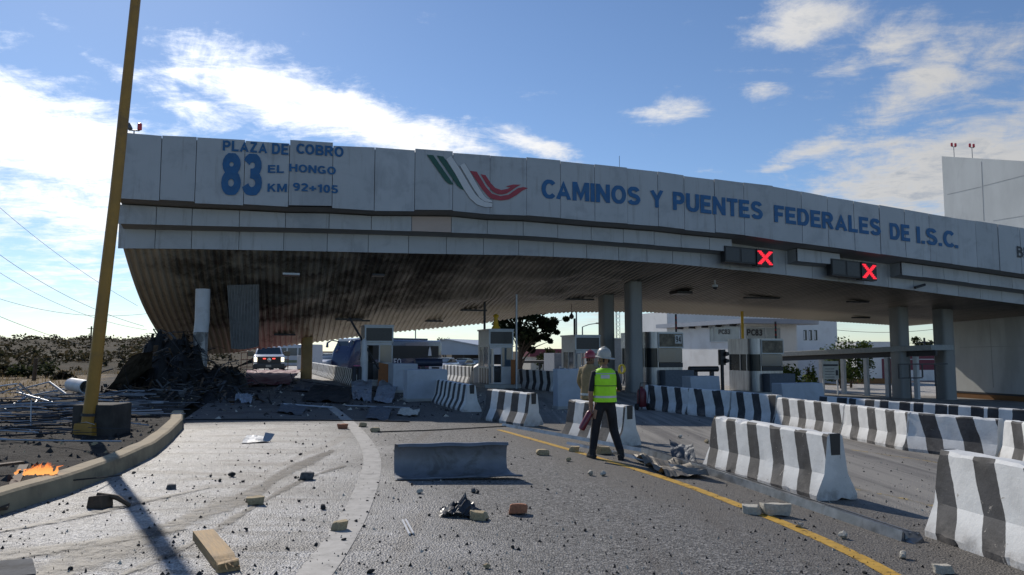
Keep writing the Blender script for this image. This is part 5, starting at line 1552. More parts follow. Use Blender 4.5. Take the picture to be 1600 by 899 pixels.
MB().tube([(0, 0, 0), (.06, 0, 1.35)], [.11, .09], 7).build('post', M['wood_dark'], t)

# wires across the sky at left
def wire(pts, Y0_, Y1_, label, r=.014, sag=0):
    P = []
    n = len(pts)
    for i in range(25):
        s = i / 24; k = s * (n - 1); j = min(int(k), n - 2); f = k - j
        px = pts[j][0] + (pts[j + 1][0] - pts[j][0]) * f; py = pts[j][1] + (pts[j + 1][1] - pts[j][1]) * f + sag * 4 * s * (1 - s)
        P.append(at(px, py, Y0_ + (Y1_ - Y0_) * s))
    o = MB().tube(P, r, 4).build('power_line', M['darkmetal'])
    tag(o, label, 'wire', 'power lines in the left sky')
wire([(-60, 270), (215, 478)], 40, 70, 'topmost power line slanting down behind the lamp pole', .016, 14)
wire([(-60, 352), (225, 510)], 40, 70, 'second power line from the top in the left sky', .017, 20)
wire([(-60, 385), (230, 516)], 42, 72, 'third power line from the top in the left sky', .014, 22)
wire([(-60, 445), (260, 486)], 50, 80, 'fourth power line from the top, nearly level', .015, 24)
wire([(-60, 468), (150, 545)], 45, 75, 'lowest power line in the left sky', .018, 6)
wire([(1300, 515), (1480, 512)], 110, 110, 'upper wire seen between the right columns', .03, 6)
wire([(1300, 533), (1480, 534)], 110, 110, 'lower wire seen between the right columns', .03, 3)

# ------------------------------------------------------------------ vehicles
M['car_white'] = mk('car_white', (.62, .63, .65), .25, 0, .02, 1, coat=.6)
M['car_dark'] = mk('car_dark', (.03, .032, .036), .3, 0, .05, 1, coat=.5)
M['car_blue'] = mk('coach_blue', (.010, .020, .075), .25, 0, .1, .5, coat=.6)
M['car_red'] = mk('car_red', (.30, .03, .05), .3, coat=.5)
M['chrome'] = mk('chrome', (.5, .5, .52), .2, .9)
M['head_on'] = mk('headlight_on', (.9, .85, .7), .3, emit=(1, .86, .60), estr=2.2)
M['red_on'] = mk('red_strobe', (.8, .05, .05), .3, emit=(1, .08, .06), estr=2.5)
M['windscreen'] = mk('windscreen', (.035, .05, .06), .07, 0, .1, 1, spec=.8)
M['coach_glass'] = mk('coach_glass', (.012, .014, .018), .35, spec=.25)
M['headlight'] = mk('headlight', (.6, .62, .65), .12, spec=.8)


def loft(b, secs):
    rings = [[b.vert(p) for p in s] for s in secs]; n = len(rings[0])
    for r0, r1 in zip(rings, rings[1:]):
        for k in range(n): b.face((r0[k], r0[(k + 1) % n], r1[(k + 1) % n], r1[k]))
    b.face(rings[0][::-1]); b.face(rings[-1])


def rrect(x, w, z0, z1, r=.1, n=4):
    """rounded rectangle in the y-z plane at x"""
    pts = []
    for (cy, cz, a0) in ((w / 2 - r, z0 + r, -90), (w / 2 - r, z1 - r, 0), (-w / 2 + r, z1 - r, 90), (-w / 2 + r, z0 + r, 180)):
        for k in range(n + 1):
            a = radians(a0 + 90 * k / n); pts.append((x, cy + r * cos(a), cz + r * sin(a)))
    return pts


def wheel(t, x, y, r, wdt):
    s = 1 if y > 0 else -1
    w_ = MB().lathe([(r * .55, -wdt / 2), (r * .93, -wdt / 2), (r, -wdt / 2 + .03), (r, wdt / 2 - .03), (r * .93, wdt / 2), (r * .55, wdt / 2)], 22, (x, y, r), 'y').build('wheel', M['rubber'], t, smooth=True)
    MB().lathe([(.04, -wdt / 2 - .012), (r * .52, -wdt / 2 - .004), (r * .54, wdt / 2 + .004), (.04, wdt / 2 + .012)], 16, (x, y, r), 'y').build('rim', M['chrome'], w_, smooth=True)


def pickup(loc, rz, label):
    """front looks along +x"""
    t = thing('pickup_truck', label, 'pickup truck', loc, rz)
    b = MB()
    loft(b, [rrect(-2.9, 1.98, .55, 1.35, .10), rrect(-.6, 2.02, .50, 1.36, .10), rrect(1.2, 2.02, .50, 1.40, .10), rrect(2.55, 2.0, .52, 1.36, .12), rrect(2.80, 1.92, .56, 1.22, .12)])
    b.build('body', M['car_white'], t, smooth=True)
    b = MB()
    loft(b, [rrect(-.95, 1.84, 1.34, 1.36, .008), rrect(-.85, 1.68, 1.34, 1.90, .12), rrect(-.4, 1.62, 1.34, 1.97, .14), rrect(.55, 1.60, 1.34, 1.96, .14), rrect(.75, 1.60, 1.34, 1.90, .12), rrect(1.38, 1.84, 1.34, 1.38, .015)])
    b.build('cab', M['car_white'], t, smooth=True)
    b = MB(); b.hexa([(1.34, -.80, 1.42), (1.34, .80, 1.42), (1.30, .80, 1.42), (1.30, -.80, 1.42), (.83, -.70, 1.87), (.83, .70, 1.87), (.79, .70, 1.87), (.79, -.70, 1.87)]); b.build('windscreen', M['windscreen'], t)
    for s in (1, -1):
        MB().hexa([(-.55, s * .865, 1.42), (.95, s * .875, 1.42), (.95, s * .885, 1.42), (-.55, s * .88, 1.42), (-.5, s * .83, 1.84), (.55, s * .82, 1.84), (.55, s * .84, 1.84), (-.5, s * .85, 1.84)]).build('side_window', M['windscreen'], t)
        m_ = MB().box(.95, 1.12, s * 1.02 if s > 0 else -1.40, 1.40 if s > 0 else s * 1.02, 1.28, 1.62).build('mirror', M['car_dark'], t, bevel=.03)
        MB().tube([(1.0, s * .9, 1.36), (1.02, s * 1.04, 1.42)], .03, 6).build('mirror_arm', M['car_dark'], m_)
        h = MB().box(2.68, 2.825, s * .90 - .14 if s > 0 else -.96, .96 if s > 0 else s * .90 + .14, .92, 1.20).build('headlight', M['head_on'], t, bevel=.03)
        MB().box(2.70, 2.83, s * .86 - .08, s * .86 + .08, .70, .84).build('fog_lamp', M['headlight'], t, bevel=.02)
        MB().box(2.835, 2.86, s * .30 - .09, s * .30 + .09, 1.09, 1.15).build('red_strobe', M['red_on'], t)
        wheel(t, 1.95, s * .88, .41, .28); wheel(t, -1.9, s * .88, .41, .28)
    b = MB(); b.box(2.74, 2.832, -.76, .76, .62, 1.25); g = b.build('grille', M['plastic_black'], t, bevel=.02)
    for z in (.90, 1.0): MB().box(2.833, 2.845, -.68, .68, z, z + .03).build('grille_bar', M['darkmetal'], g)
    b = MB(); b.lathe([(.02, 2.833), (.13, 2.836), (.13, 2.85), (.02, 2.855)], 16, (0, 0, 1.03), 'x'); b.build('badge', M['chrome'], g)
    b = MB(); b.box(2.70, 2.98, -1.0, 1.0, .46, .78); b.build('bumper', M['car_dark'], t, bevel=.05)
    MB().box(2.985, 2.995, -.20, .14, .56, .70).build('number_plate', M['pale'], t)
    b = MB(); b.box(-.4, .2, -.55, .55, 1.98, 2.08); b.build('roof_light_bar', M['beacon_red'], t, bevel=.03)
    return t


p = G(418, 587)
pickup((p.x - .85, p.y + 2.78, p.z), -pi / 2 + A + radians(1.5), 'white emergency pickup truck facing the camera with headlights and red strobes lit')


def van(loc, rz, label):
    t = thing('van', label, 'van', loc, rz)
    b = MB(); loft(b, [rrect(-2.6, 1.8, .35, 2.2, .12), rrect(-.2, 1.86, .33, 2.25, .15), rrect(1.2, 1.86, .33, 2.2, .15), rrect(1.7, 1.8, .33, 1.5, .15), rrect(2.45, 1.7, .36, 1.0, .15)])
    b.build('body', M['car_white'], t, smooth=True)
    MB().hexa([(1.86, -.75, 1.40), (1.86, .75, 1.40), (1.80, .75, 1.4), (1.80, -.75, 1.4), (1.36, -.7, 2.05), (1.36, .7, 2.05), (1.30, .7, 2.05), (1.30, -.7, 2.05)]).build('windscreen', M['windscreen'], t)
    for s in (1, -1):
        for x0, x1 in ((-2.3, -1.4), (-1.25, -.3), (-.15, .9)):
            MB().box(x0, x1, s * .92 - .015, s * .92 + .02, 1.25, 1.9).build('side_window', M['glass_blue'], t)
        MB().box(-2.5, 1.6, s * .925 - .012, s * .925 + .012, .62, .85).build('green_stripe', mk('van_stripe', (.20, .22, .12), .5), t)
        wheel(t, 1.5, s * .8, .34, .2); wheel(t, -1.6, s * .8, .34, .2)
        MB().box(1.35, 1.5, s * 1.0 if s > 0 else -1.16, 1.16 if s > 0 else s * 1.0, 1.35, 1.65).build('mirror', M['car_dark'], t)
    return t


p = at(455, 575, 66); van((p.x, p.y, gz(p.x, p.y)), pi - .35, 'white van with a band of side windows behind the pickup')


def car(loc, rz, label, mat, group='cars waiting beyond the fire', H=1.45):
    t = thing('parked_car', label, 'car', loc, rz, group)
    b = MB(); loft(b, [rrect(-2.1, 1.55, .40, .95, .12), rrect(-1.9, 1.70, .28, 1.0, .15), rrect(.8, 1.74, .26, .98, .15), rrect(1.8, 1.66, .28, .86, .15), rrect(2.1, 1.45, .38, .72, .12)])
    b.build('body', mat, t, smooth=True)
    b = MB(); loft(b, [rrect(-1.8, 1.5, .94, .97, .012), rrect(-1.1, 1.30, .94, H - .03, .10), rrect(.1, 1.28, .94, H, .10), rrect(1.05, 1.48, .94, .98, .015)])
    b.build('cabin_glass', M['windscreen'], t, smooth=True)
    b = MB(); loft(b, [rrect(-1.15, 1.24, H - .06, H + .0, .02), rrect(-.5, 1.27, H - .05, H + .035, .03), rrect(.15, 1.24, H - .05, H + .02, .02)]); b.build('roof', mat, t, smooth=True)
    for s in (1, -1):
        MB().box(1.86, 2.04, s * .56 - .16, s * .56 + .16, .62, .76).build('headlight', M['headlight'], t, bevel=.02)
        wheel(t, 1.35, s * .74, .31, .2); wheel(t, -1.35, s * .74, .31, .2)
    MB().box(2.0, 2.115, -.4, .4, .42, .60).build('grille', M['plastic_black'], t)
    return t


for (px, py, Y, rz, lab, mt) in [(513, 579, 72, -1.75, 'white car facing us between the tan column and the coach', M['car_white']), (503, 573, 88, -1.75, 'red and white car behind the white one beside the coach', M['car_red']),
                                 (484, 575, 80, -1.6, 'dark car partly behind the tan column', M['car_dark']),
                                 (694, 578, 76, -1.9, 'white car seen over the pale crash block', M['car_white']), (722, 577, 82, -1.9, 'dark car left of the striped base booth', M['car_dark']), (746, 577, 88, -1.9, 'dark grey car behind the striped base booth', M['car_dark'])]:
    p = at(px, py, Y); car((p.x, p.y, gz(p.x, p.y)), rz, lab, mt)


def coach(loc, rz, label, L=13.0):
    """front at +x"""
    t = thing('coach', label, 'bus', loc, rz)
    H = 3.55
    b = MB(); loft(b, [rrect(-L / 2, 2.3, .5, H - .2, .15), rrect(-L / 2 + .25, 2.5, .35, H, .22), rrect(L / 2 - 2.2, 2.5, .33, H, .22), rrect(L / 2 - 1.0, 2.5, .33, H - .06, .24), rrect(L / 2 - .35, 2.46, .33, 2.5, .26), rrect(L / 2, 2.3, .38, 1.3, .2)])
    b.build('body', M['car_blue'], t, smooth=True)
    b = MB(); b.hexa([(L / 2 - .03, -1.05, 1.35), (L / 2 - .03, 1.05, 1.35), (L / 2 - .3, 1.05, 1.3), (L / 2 - .3, -1.05, 1.3), (L / 2 - .78, -1.05, H - .22), (L / 2 - .78, 1.05, H - .22), (L / 2 - 1.1, 1.05, H - .3), (L / 2 - 1.1, -1.05, H - .3)])
    b.build('windscreen', M['windscreen'], t, bevel=.05)
    b = MB(); loft(b, [rrect(L / 2 - 2.4, 2.2, H - .01, H + .10, .04), rrect(L / 2 - 1.5, 2.3, H - .04, H + .10, .05), rrect(L / 2 - .85, 2.1, H - .22, H + .0, .05)]); b.build('roof_visor', M['car_white'], t, smooth=True)
    for s in (1, -1):
        b = MB(); b.hexa([(-L / 2 + .6, s * 1.245, 1.75), (L / 2 - 1.3, s * 1.245, 1.55), (L / 2 - 1.3, s * 1.27, 1.55), (-L / 2 + .6, s * 1.27, 1.75), (-L / 2 + .6, s * 1.235, 2.95), (L / 2 - 1.7, s * 1.235, 2.95), (L / 2 - 1.7, s * 1.26, 2.95), (-L / 2 + .6, s * 1.26, 2.95)])
        b.build('window_band', M['coach_glass'], t)
        MB().hexa([(-L / 2 + 2, s * 1.25, .75), (L / 2 - .6, s * 1.25, 1.0), (L / 2 - .6, s * 1.265, 1.0), (-L / 2 + 2, s * 1.265, .75), (-L / 2 + 2, s * 1.25, .82), (L / 2 - .6, s * 1.25, 1.1), (L / 2 - .6, s * 1.265, 1.1), (-L / 2 + 2, s * 1.265, .82)]).build('pink_stripe', mk('pink_stripe', (.45, .08, .22), .4) if s == 1 else bpy.data.materials['pink_stripe'], t)
        m_ = MB().tube([(L / 2 - .9, s * .95, H - .25), (L / 2 - .2, s * 1.25, H - .12), (L / 2 + .15, s * 1.42, H - .35), (L / 2 + .18, s * 1.45, H - .8)], [.05, .06, .10, .14], 8).build('mirror', M['car_blue'], t, smooth=True)
        for x in (L / 2 - 2.6, -L / 2 + 3.2, -L / 2 + 4.6): wheel(t, x, s * 1.08, .5, .3)
        MB().box(L / 2 - .1, L / 2 + .01, s * .82 - .2, s * .82 + .2, .75, .95).build('headlight', M['headlight'], t, bevel=.03)
    MB().box(-L / 2 + 2, L / 2 - 3.2, -.9, .9, H, H + .18).build('roof_unit', M['car_blue'], t, bevel=.06)
    b = MB()
    return t, L, H


# the coach stands side on with its nose to the left
pn, pt_ = at(530, 575, 70), at(676, 575, 82)
d = pn - pt_; L = Vector((d.x, d.y)).length
ctr = (pn + pt_) / 2
t, L, H = coach((ctr.x, ctr.y, gz(ctr.x, ctr.y) - .45), atan2(d.y, d.x), 'dark blue coach with white lettering standing beyond the burnt booth', L)
for s, x0, wdt in (('IE', 2.9, .95), ('FO', .9, 1.15)):
    v, f = text_mesh(s, -.02)
    me = bpy.data.meshes.new('lettering'); me.from_pydata([(x0 - p * wdt, 1.30 + li * .002, 1.05 + q * .62) for p, q, li in v], [], f); me.materials.append(M['logo_white'])
    o = bpy.data.objects.new('lettering', me); COL.objects.link(o); o.parent = t; o['label'] = 'large white letters ' + s
MB().prism([(-5.2, 1.9), (-4.6, 1.9), (-4.7, 2.5), (-4.9, 2.9), (-5.1, 2.5)], lambda x, z: (x, 1.285, z), lambda x, z: (x, 1.30, z)).build('white_figure', M['logo_white'], t)

# ------------------------------------------------------------------ plants
def leaf_mat(name, a, b_, scale=.5):
    m = bpy.data.materials.new(name); m.use_nodes = True
    t = NT(m.node_tree); p = t.n['Principled BSDF']
    tc = t.add('ShaderNodeTexCoord'); n = t.noise(tc.outputs['Object'], scale, 5, .7)
    oi = t.add('ShaderNodeNewGeometry'); r = oi.outputs['Random Per Island']
    c = t.mix(t.ss(t.m('ADD', t.m('MULTIPLY', n, .6), t.m('MULTIPLY', r, .4)), .3, .7), a, b_)
    t.put(p.inputs['Base Color'], c); p.inputs['Roughness'].default_value = .75
    p.inputs['Specular IOR Level'].default_value = .2
    tl = t.add('ShaderNodeBsdfTranslucent'); t.l.new(c, tl.inputs[0]); mx = t.add('ShaderNodeMixShader'); mx.inputs[0].default_value = .4
    out = [k for k in t.n if k.type == 'OUTPUT_MATERIAL'][0]
    t.l.new(p.outputs[0], mx.inputs[1]); t.l.new(tl.outputs[0], mx.inputs[2]); t.l.new(mx.outputs[0], out.inputs[0])
    return m


M['scrub'] = leaf_mat('scrub_leaf', (.028, .030, .014), (.075, .058, .032), .06)
M['bush'] = leaf_mat('bush_leaf', (.022, .034, .012), (.055, .060, .022))
M['pine'] = leaf_mat('pine_leaf', (.012, .022, .010), (.035, .050, .020))
M['leaf_green'] = leaf_mat('leaf_green', (.03, .055, .012), (.08, .11, .025))
M['leaf_light'] = leaf_mat('leaf_light', (.07, .11, .02), (.15, .18, .04))
M['dry_grass'] = leaf_mat('dry_grass', (.16, .11, .05), (.32, .24, .12))
M['bark'] = mk('bark', (.07, .05, .035), .9, 0, .3, 6, bump=.5, bscale=12)


def leaf(b, c, s, rng, flat=.3):
    a = Vector((rng.gauss(0, 1), rng.gauss(0, 1), rng.gauss(0, 1) * .8)).normalized()
    d = a.cross(Vector((rng.random() - .5, rng.random() - .5, rng.random() + .2))).normalized()
    w = s * rng.uniform(.25, .5)
    i = [b.vert(c - a * s * .5), b.vert(c + d * w), b.vert(c + a * s * .5), b.vert(c - d * w)]
    b.face(i)


def clump(b, c, rx, rz, n, s, rng):
    for _ in range(n):
        v = Vector((rng.gauss(0, 1), rng.gauss(0, 1), rng.gauss(0, 1))).normalized() * rng.uniform(.55, 1.0)
        leaf(b, c + Vector((v.x * rx, v.y * rx, abs(v.z) * rz)), s * rng.uniform(.6, 1.4), rng)


rng = random.Random(11)
b = MB()
for _ in range(900):
    y = 50 + 260 * rng.random() ** 1.25
    x = -17 - .30 * (y - 36) - (8 + .62 * y) * rng.random() ** 1.1
    if y < 75 and rng.random() < .45: continue
    r = rng.uniform(.35, 1.15) * (1 + y / 220)
    n = 60 if y < 120 else 30
    clump(b, Vector((x, y, hill_h(x, y) - .1)), r, r * rng.uniform(.6, 1.0), n, r * .34, rng)
tag(b.build('hillside_scrub', M['scrub'], fix=False), 'low olive and brown scrub covering the hillside at left', None, kind='stuff')
b = MB()
for _ in range(5200):
    y = 15 + 45 * rng.random() ** .8; x = -9.5 - .16 * y - 22 * rng.random()
    if x + .42 * y > -5.2 + rng.uniform(-2, 1): continue
    z = (verge_h(x, y) if y < 36 and x > xk(y) - 20 else (hill_h(x, y) if y > 36 else -.06))
    h = rng.uniform(.08, .34); a = rng.uniform(0, 6.3); l = rng.uniform(-.10, .10)
    p = Vector((x, y, z - .02)); q = Vector((cos(a), sin(a), 0)) * .025
    b.poly([p - q, p + q, p + Vector((l, rng.uniform(-.1, .1), h))])
tag(b.build('dry_grass', M['dry_grass'], fix=False), 'dry yellow grass in the field at left', None, kind='stuff')


def bush(px, py, Y, r, h, label, mat, name='bush', n=420, s=.22):
    p = at(px, py, Y); z = max(hill_h(p.x, p.y), -.06) if p.x < -5 else gz(p.x, p.y)
    t = thing(name, label, 'bush', (p.x, p.y, z), 0)
    b = MB(); rg = random.Random(int(px * 7 + py))
    for k in range(9):
        a = rg.uniform(0, 6.28); q = Vector((cos(a) * r * rg.uniform(.1, .65), sin(a) * r * rg.uniform(.1, .65), h * rg.uniform(.05, .45)))
        clump(b, q, r * rg.uniform(.3, .5), h * rg.uniform(.35, .55), n // 9, s, rg)
    b.build('foliage', mat, t, fix=False)
    b = MB()
    for k in range(5): b.tube([(0, 0, -.1), (rg.uniform(-.4, .4) * r, rg.uniform(-.4, .4) * r, h * .7)], [.04, .015], 5)
    b.build('stems', M['bark'], t)


bush(45, 590, 44, 1.3, 1.3, 'round dark green bush left of the fence post in the scrub', M['bush'])
bush(73, 590, 46, 1.2, 1.2, 'round dark green bush just right of the fence post', M['bush'])
bush(10, 585, 48, 1.4, 1.1, 'brownish bush at the left edge of the field', M['scrub'])
bush(96, 596, 40, .8, .75, 'small brown bush behind the white pipe', M['scrub'])
bush(1240, 598, 48, 1.35, 2.3, 'bright yellow green shrub behind the crash block near the walkway', M['leaf_light'], n=520)
bush(1264, 590, 50, .7, 2.6, 'small light green shrub under the walkway roof', M['leaf_light'], n=260)


def tree(px, Y, h, r, label, mat, cz=.62, seed=1, lobes=14, n=2600, s=.28, name='tree', crown=None):
    p = at(px, 560, Y); z = gz(p.x, p.y)
    t = thing(name, label, 'tree', (p.x, p.y, z), 0)
    rg = random.Random(seed)
    b = MB(); b.tube([(0, 0, -.1), (.05, 0, h * .35), (-.05, .05, h * .7), (0, 0, h * .93)], [.20 * h / 7, .15 * h / 7, .09 * h / 7, .02], 8)
    fol = MB()
    cs = crown or [(rg.uniform(-1, 1) * r * .75, rg.uniform(-1, 1) * r * .75, h * rg.uniform(cz - .30, cz + .32), r * rg.uniform(.30, .52)) for _ in range(lobes)]
    cs = list(cs) + ([(c_[0] + rg.gauss(0, .5), c_[1] + rg.gauss(0, .5), c_[2] + rg.gauss(0, .35), c_[3] * rg.uniform(.25, .6)) for c_ in cs for _ in range(2)] if crown else [])
    for (x, y, zz, rr) in cs:
        b.tube([(0, 0, max(.3, zz - h * .22)), (x * .5, y * .5, zz - h * .06), (x, y, zz)], [.06, .04, .015], 5)
        for _ in range(n // len(cs)):
            v = Vector((rg.gauss(0, 1), rg.gauss(0, 1), rg.gauss(0, 1))).normalized() * rr * rg.uniform(.25, 1.25)
            v.z *= .75
            leaf(fol, Vector((x, y, zz)) + v, s * rg.uniform(.6, 1.4), rg)
    b.build('trunk', M['bark'], t, smooth=True); fol.build('crown', mat, t, fix=False)
    return t


pc_ = [(0, 0, 5.4, 1.0), (-1.0, .3, 5.2, .8), (.9, 0, 4.9, .9), (1.6, .2, 4.4, .6), (2.15, 0, 3.9, .5), (2.5, .1, 4.4, .38), (.4, -.4, 3.7, .85), (-.5, .2, 3.9, .8), (.9, .3, 3.2, .6), (-1.5, 0, 4.4, .6), (0, 0, 6.6, 1.2), (.7, 0, 6.0, 1.0), (-1.9, .2, 5.3, .4), (1.9, -.2, 3.3, .35), (.3, .2, 2.9, .5)]
tree(812, 56, 7.6, 2.4, 'dark pine tree behind the striped base booth, its top hidden by the canopy', M['pine'], crown=pc_, n=19000, s=.24, name='pine_tree')
tree(1328, 74, 4.6, 2.3, 'dense green tree behind the walkway posts near the notice board', M['leaf_green'], .58, 5, 16, 3200, .26)
tree(1312, 70, 3.4, 1.3, 'smaller green tree right of the notice board', M['leaf_green'], .55, 8, 9, 1500, .24)
tree(1447, 128, 6.0, 2.2, 'distant round tree above the maroon building', M['bush'], .7, 9, 8, 1200, .4)
tree(1001, 95, 4.0, 1.5, 'small tree far behind the grey hut', M['bush'], .6, 10, 7, 700, .35)
tree(862, 88, 3.3, 1.7, 'low green tree behind the grey cabin', M['bush'], .6, 12, 8, 900, .3)
tree(693, 150, 5.0, 1.6, 'distant tree showing above the warehouse ridge', M['bush'], .75, 13, 6, 500, .4)

# ------------------------------------------------------------------ leaning yellow lamp pole
pb = G(145, 680, .12)
t = thing('lamp_pole', 'tall yellow lamp pole leaning slightly, on a burnt block at the left', 'lamp pole', (pb.x, pb.y, .05), 0)
b = MB(); b.hexa([(-.23, -.28, 0), (.13, -.28, 0), (.13, .12, 0), (-.23, .12, 0), (-.21, -.25, .30), (.11, -.25, .30), (.11, .10, .30), (-.21, .10, .30)]); b.build('base_cover', M['yellow'], t, bevel=.015)
b = MB(); b.box(-.34, .38, -.10, .62, -.05, .62); b.build('concrete_pedestal', mk('burnt_concrete', (.05, .045, .04), .9, 0, .4, 3, bump=.5, bscale=10), t, bevel=.03)
tp = at(214, -6, pb.y); dx = (tp.x - pb.x) / (tp.z); 
b = MB(); H_ = 13.0
b.tube([(-.05, -.08, .30), (-.05 + dx * .7, -.08, .70), (dx * 4.5, -.05, 4.5), (dx * H_, 0, H_)], [.118, .112, .098, .075], 16); b.build('pole_shaft', M['yellow'], t, smooth=True)
b = MB(); b.tube([(-.05 + dx * .3, -.08, .42), (-.05 + dx * .34, -.08, .47)], .14, 16); b.build('collar', M['darkmetal'], t)
b = MB(); b.tube([(dx * H_, 0, H_), (dx * H_ + .8, .1, H_ + .35), (dx * H_ + 1.8, .2, H_ + .4)], .05, 8); b.build('lamp_arm', M['yellow'], t)
MB().box(dx * H_ + 1.6, dx * H_ + 2.4, .05, .4, H_ + .32, H_ + .48).build('lamp_head', M['metal'], t, bevel=.04)

# ------------------------------------------------------------------ rubble
def chunk_mesh(kind, seed):
    rg = random.Random(seed); bm = bmesh.new()
    if kind == 'brick':
        bmesh.ops.create_cube(bm, size=1)
        for v in bm.verts: v.co = Vector((v.co.x * 1.0, v.co.y * .55, v.co.z * .42))
        bmesh.ops.subdivide_edges(bm, edges=bm.edges[:], cuts=3, use_grid_fill=True)
        k = .13
    else:
        bmesh.ops.create_icosphere(bm, subdivisions=2, radius=.5)
        for v in bm.verts: v.co.z *= .55
        k = .42
    for v in bm.verts:
        q = mnoise.noise(v.co * (2.2 if kind == 'brick' else 1.6) + Vector((seed * 5.3, 0, 1)))
        v.co *= 1 + k * q * 2
        # a few flat broken faces
    for _ in range(6 if kind == 'brick' else 9):
        nrm = Vector((rg.gauss(0, 1), rg.gauss(0, 1), rg.gauss(0, .7))).normalized(); dd = rg.uniform(.20, .36) if kind != 'brick' else rg.uniform(.30, .46)
        for v in bm.verts:
            e = v.co.dot(nrm) - dd
            if e > 0: v.co -= nrm * e
    zmin = min(v.co.z for v in bm.verts)
    for v in bm.verts: v.co.z -= zmin
    me = bpy.data.meshes.new('stone_chunk'); bm.to_mesh(me); bm.free()
    return me


CH_ = {}
def chunk(name, p, size, kind, mat, label, cat, rz=None, group=None, squash=1.0, lift=-.004):
    sd_ = random.randint(0, 7); key = (kind, sd_, mat.name)
    if key not in CH_:
        me = chunk_mesh(kind, sd_ + (10 if kind == 'brick' else 0)); me.materials.append(mat); CH_[key] = me
    o = bpy.data.objects.new(name, CH_[key]); COL.objects.link(o)
    o.location = (p.x, p.y, p.z + lift); o.scale = (size, size, size * squash)
    o.rotation_euler = (random.uniform(-.1, .1), random.uniform(-.1, .1), rz if rz is not None else random.uniform(0, 6.28))
    return tag(o, label, cat, group)


gS = 'stones and bricks scattered on the road'
for (px, py, wpx, kind, mt, nm, lab, rz) in [
    (1176, 803, 30, 'brick', 'pale', 'stone_block', 'shorter pale block on the right side of the yellow line', -.3), (1210, 805, 40, 'brick', 'pale', 'stone_block', 'longer pale block beside the shorter one near the yellow line', -.1),
    (748, 812, 29, 'brick', 'buff', 'stone_block', 'buff stone block right beside the black crumpled plastic', -.1), (808, 803, 33, 'brick', 'brick', 'brick', 'orange red brick right of the black crumpled plastic', .05),
    (531, 828, 30, 'brick', 'buff', 'stone_shard', 'buff shard lying on the worn white line', .6), (399, 788, 27, 'brick', 'buff', 'stone_block', 'buff stone block left of the white line in front of the dark streak', .1),
    (478, 749, 24, 'brick', 'char_grey', 'stone_slab', 'grey flat stone at the end of the dark streak', .2), (535, 670, 17, 'brick', 'brick', 'brick', 'small orange brick at the shade edge on the white line', 0),
    (566, 667, 14, 'brick', 'buff', 'stone_block', 'small buff piece at the shade edge right of the orange brick', .3), (586, 675, 16, 'brick', 'buff', 'stone_block', 'small buff block just in the sun beyond the grey panel', 0),
    (847, 711, 20, 'brick', 'buff', 'stone_block', 'buff block between the grey panel and the yellow line', .1), (898, 706, 19, 'brick', 'buff', 'stone_block', 'buff block left of the foot of the person in the vest', .05),
    (944, 710, 27, 'brick', 'buff', 'stone_block', 'flat buff block between the feet of the person in the vest', .1), (888, 721, 13, 'rock', 'buff', 'stone_chunk', 'small buff chunk on the yellow line left of the person', 0),
    (923, 743, 13, 'rock', 'pale', 'stone_chunk', 'pale grey chunk in front of the person, left one', .3), (943, 744, 13, 'rock', 'pale', 'stone_chunk', 'cream chunk in front of the person, right one', .8),
    (1063, 685, 11, 'rock', 'pale', 'stone_chunk', 'pale chunk on the concrete lane beyond the barrier', 0), (1249, 824, 15, 'rock', 'pale', 'stone_chunk', 'small pale chunk right of the pale blocks', 0),
    (1318, 842, 19, 'rock', 'pale', 'stone_chunk', 'cream chunk by the long rail, left of its end', .2), (1411, 873, 19, 'rock', 'pale', 'stone_chunk', 'cream chunk left of the nearest barrier', 1.0),
    (1476, 896, 30, 'brick', 'pale', 'stone_block', 'buff stone at the bottom edge under the nearest barrier', 0), (656, 771, 14, 'rock', 'pale', 'stone_chunk', 'pale flake in front of the grey panel', 0),
    (740, 770, 13, 'rock', 'char_grey', 'stone_chunk', 'grey chunk above the black crumpled plastic', 0), (268, 764, 16, 'brick', 'char_grey', 'stone_slab', 'dark stone on the pale asphalt beside the pole shadow', .3),
    (362, 745, 12, 'rock', 'rock_dark', 'stone_chunk', 'dark chunk on the pale asphalt left of the dark streak', .2), (760, 888, 12, 'rock', 'buff', 'stone_chunk', 'small buff chunk near the bottom edge of the road', 0),
    (1105, 693, 10, 'rock', 'buff', 'stone_chunk', 'buff chunk at the far foot of the chipped barrier', 0), (505, 796, 14, 'rock', 'rock_dark', 'stone_chunk', 'dark chunk left of the white line level with the brick', .2)]:
    p = G(px, py); Y = p.y
    chunk(nm, p, wpx * Y / F, kind, M[mt], lab, 'stone' if nm != 'brick' else 'brick', rz, gS)

# dark lumps of burnt rubble thrown over the road
rg = random.Random(21)
n = 0
while n < 130:
    px = rg.uniform(-10, 1460) if rg.random() < .55 else rg.uniform(60, 700); py = rg.uniform(662, 905) if rg.random() < .6 else rg.uniform(662, 790)
    if px > 880 and py < 720 + (px - 880) * .235 and px < 1460: continue
    p = G(px, py)
    if p.x < xk(p.y) + .15: continue
    s = rg.choice((.02, .025, .03, .035, .04, .055, .07)) * (.95 if px < 800 else .7)
    random.seed(n)
    chunk('rubble_lump', p, s, 'rock', M['rock_dark'], 'small black lump of burnt rubble lying loose on the asphalt', 'rubble', None, 'black rubble lumps on the road')
    n += 1
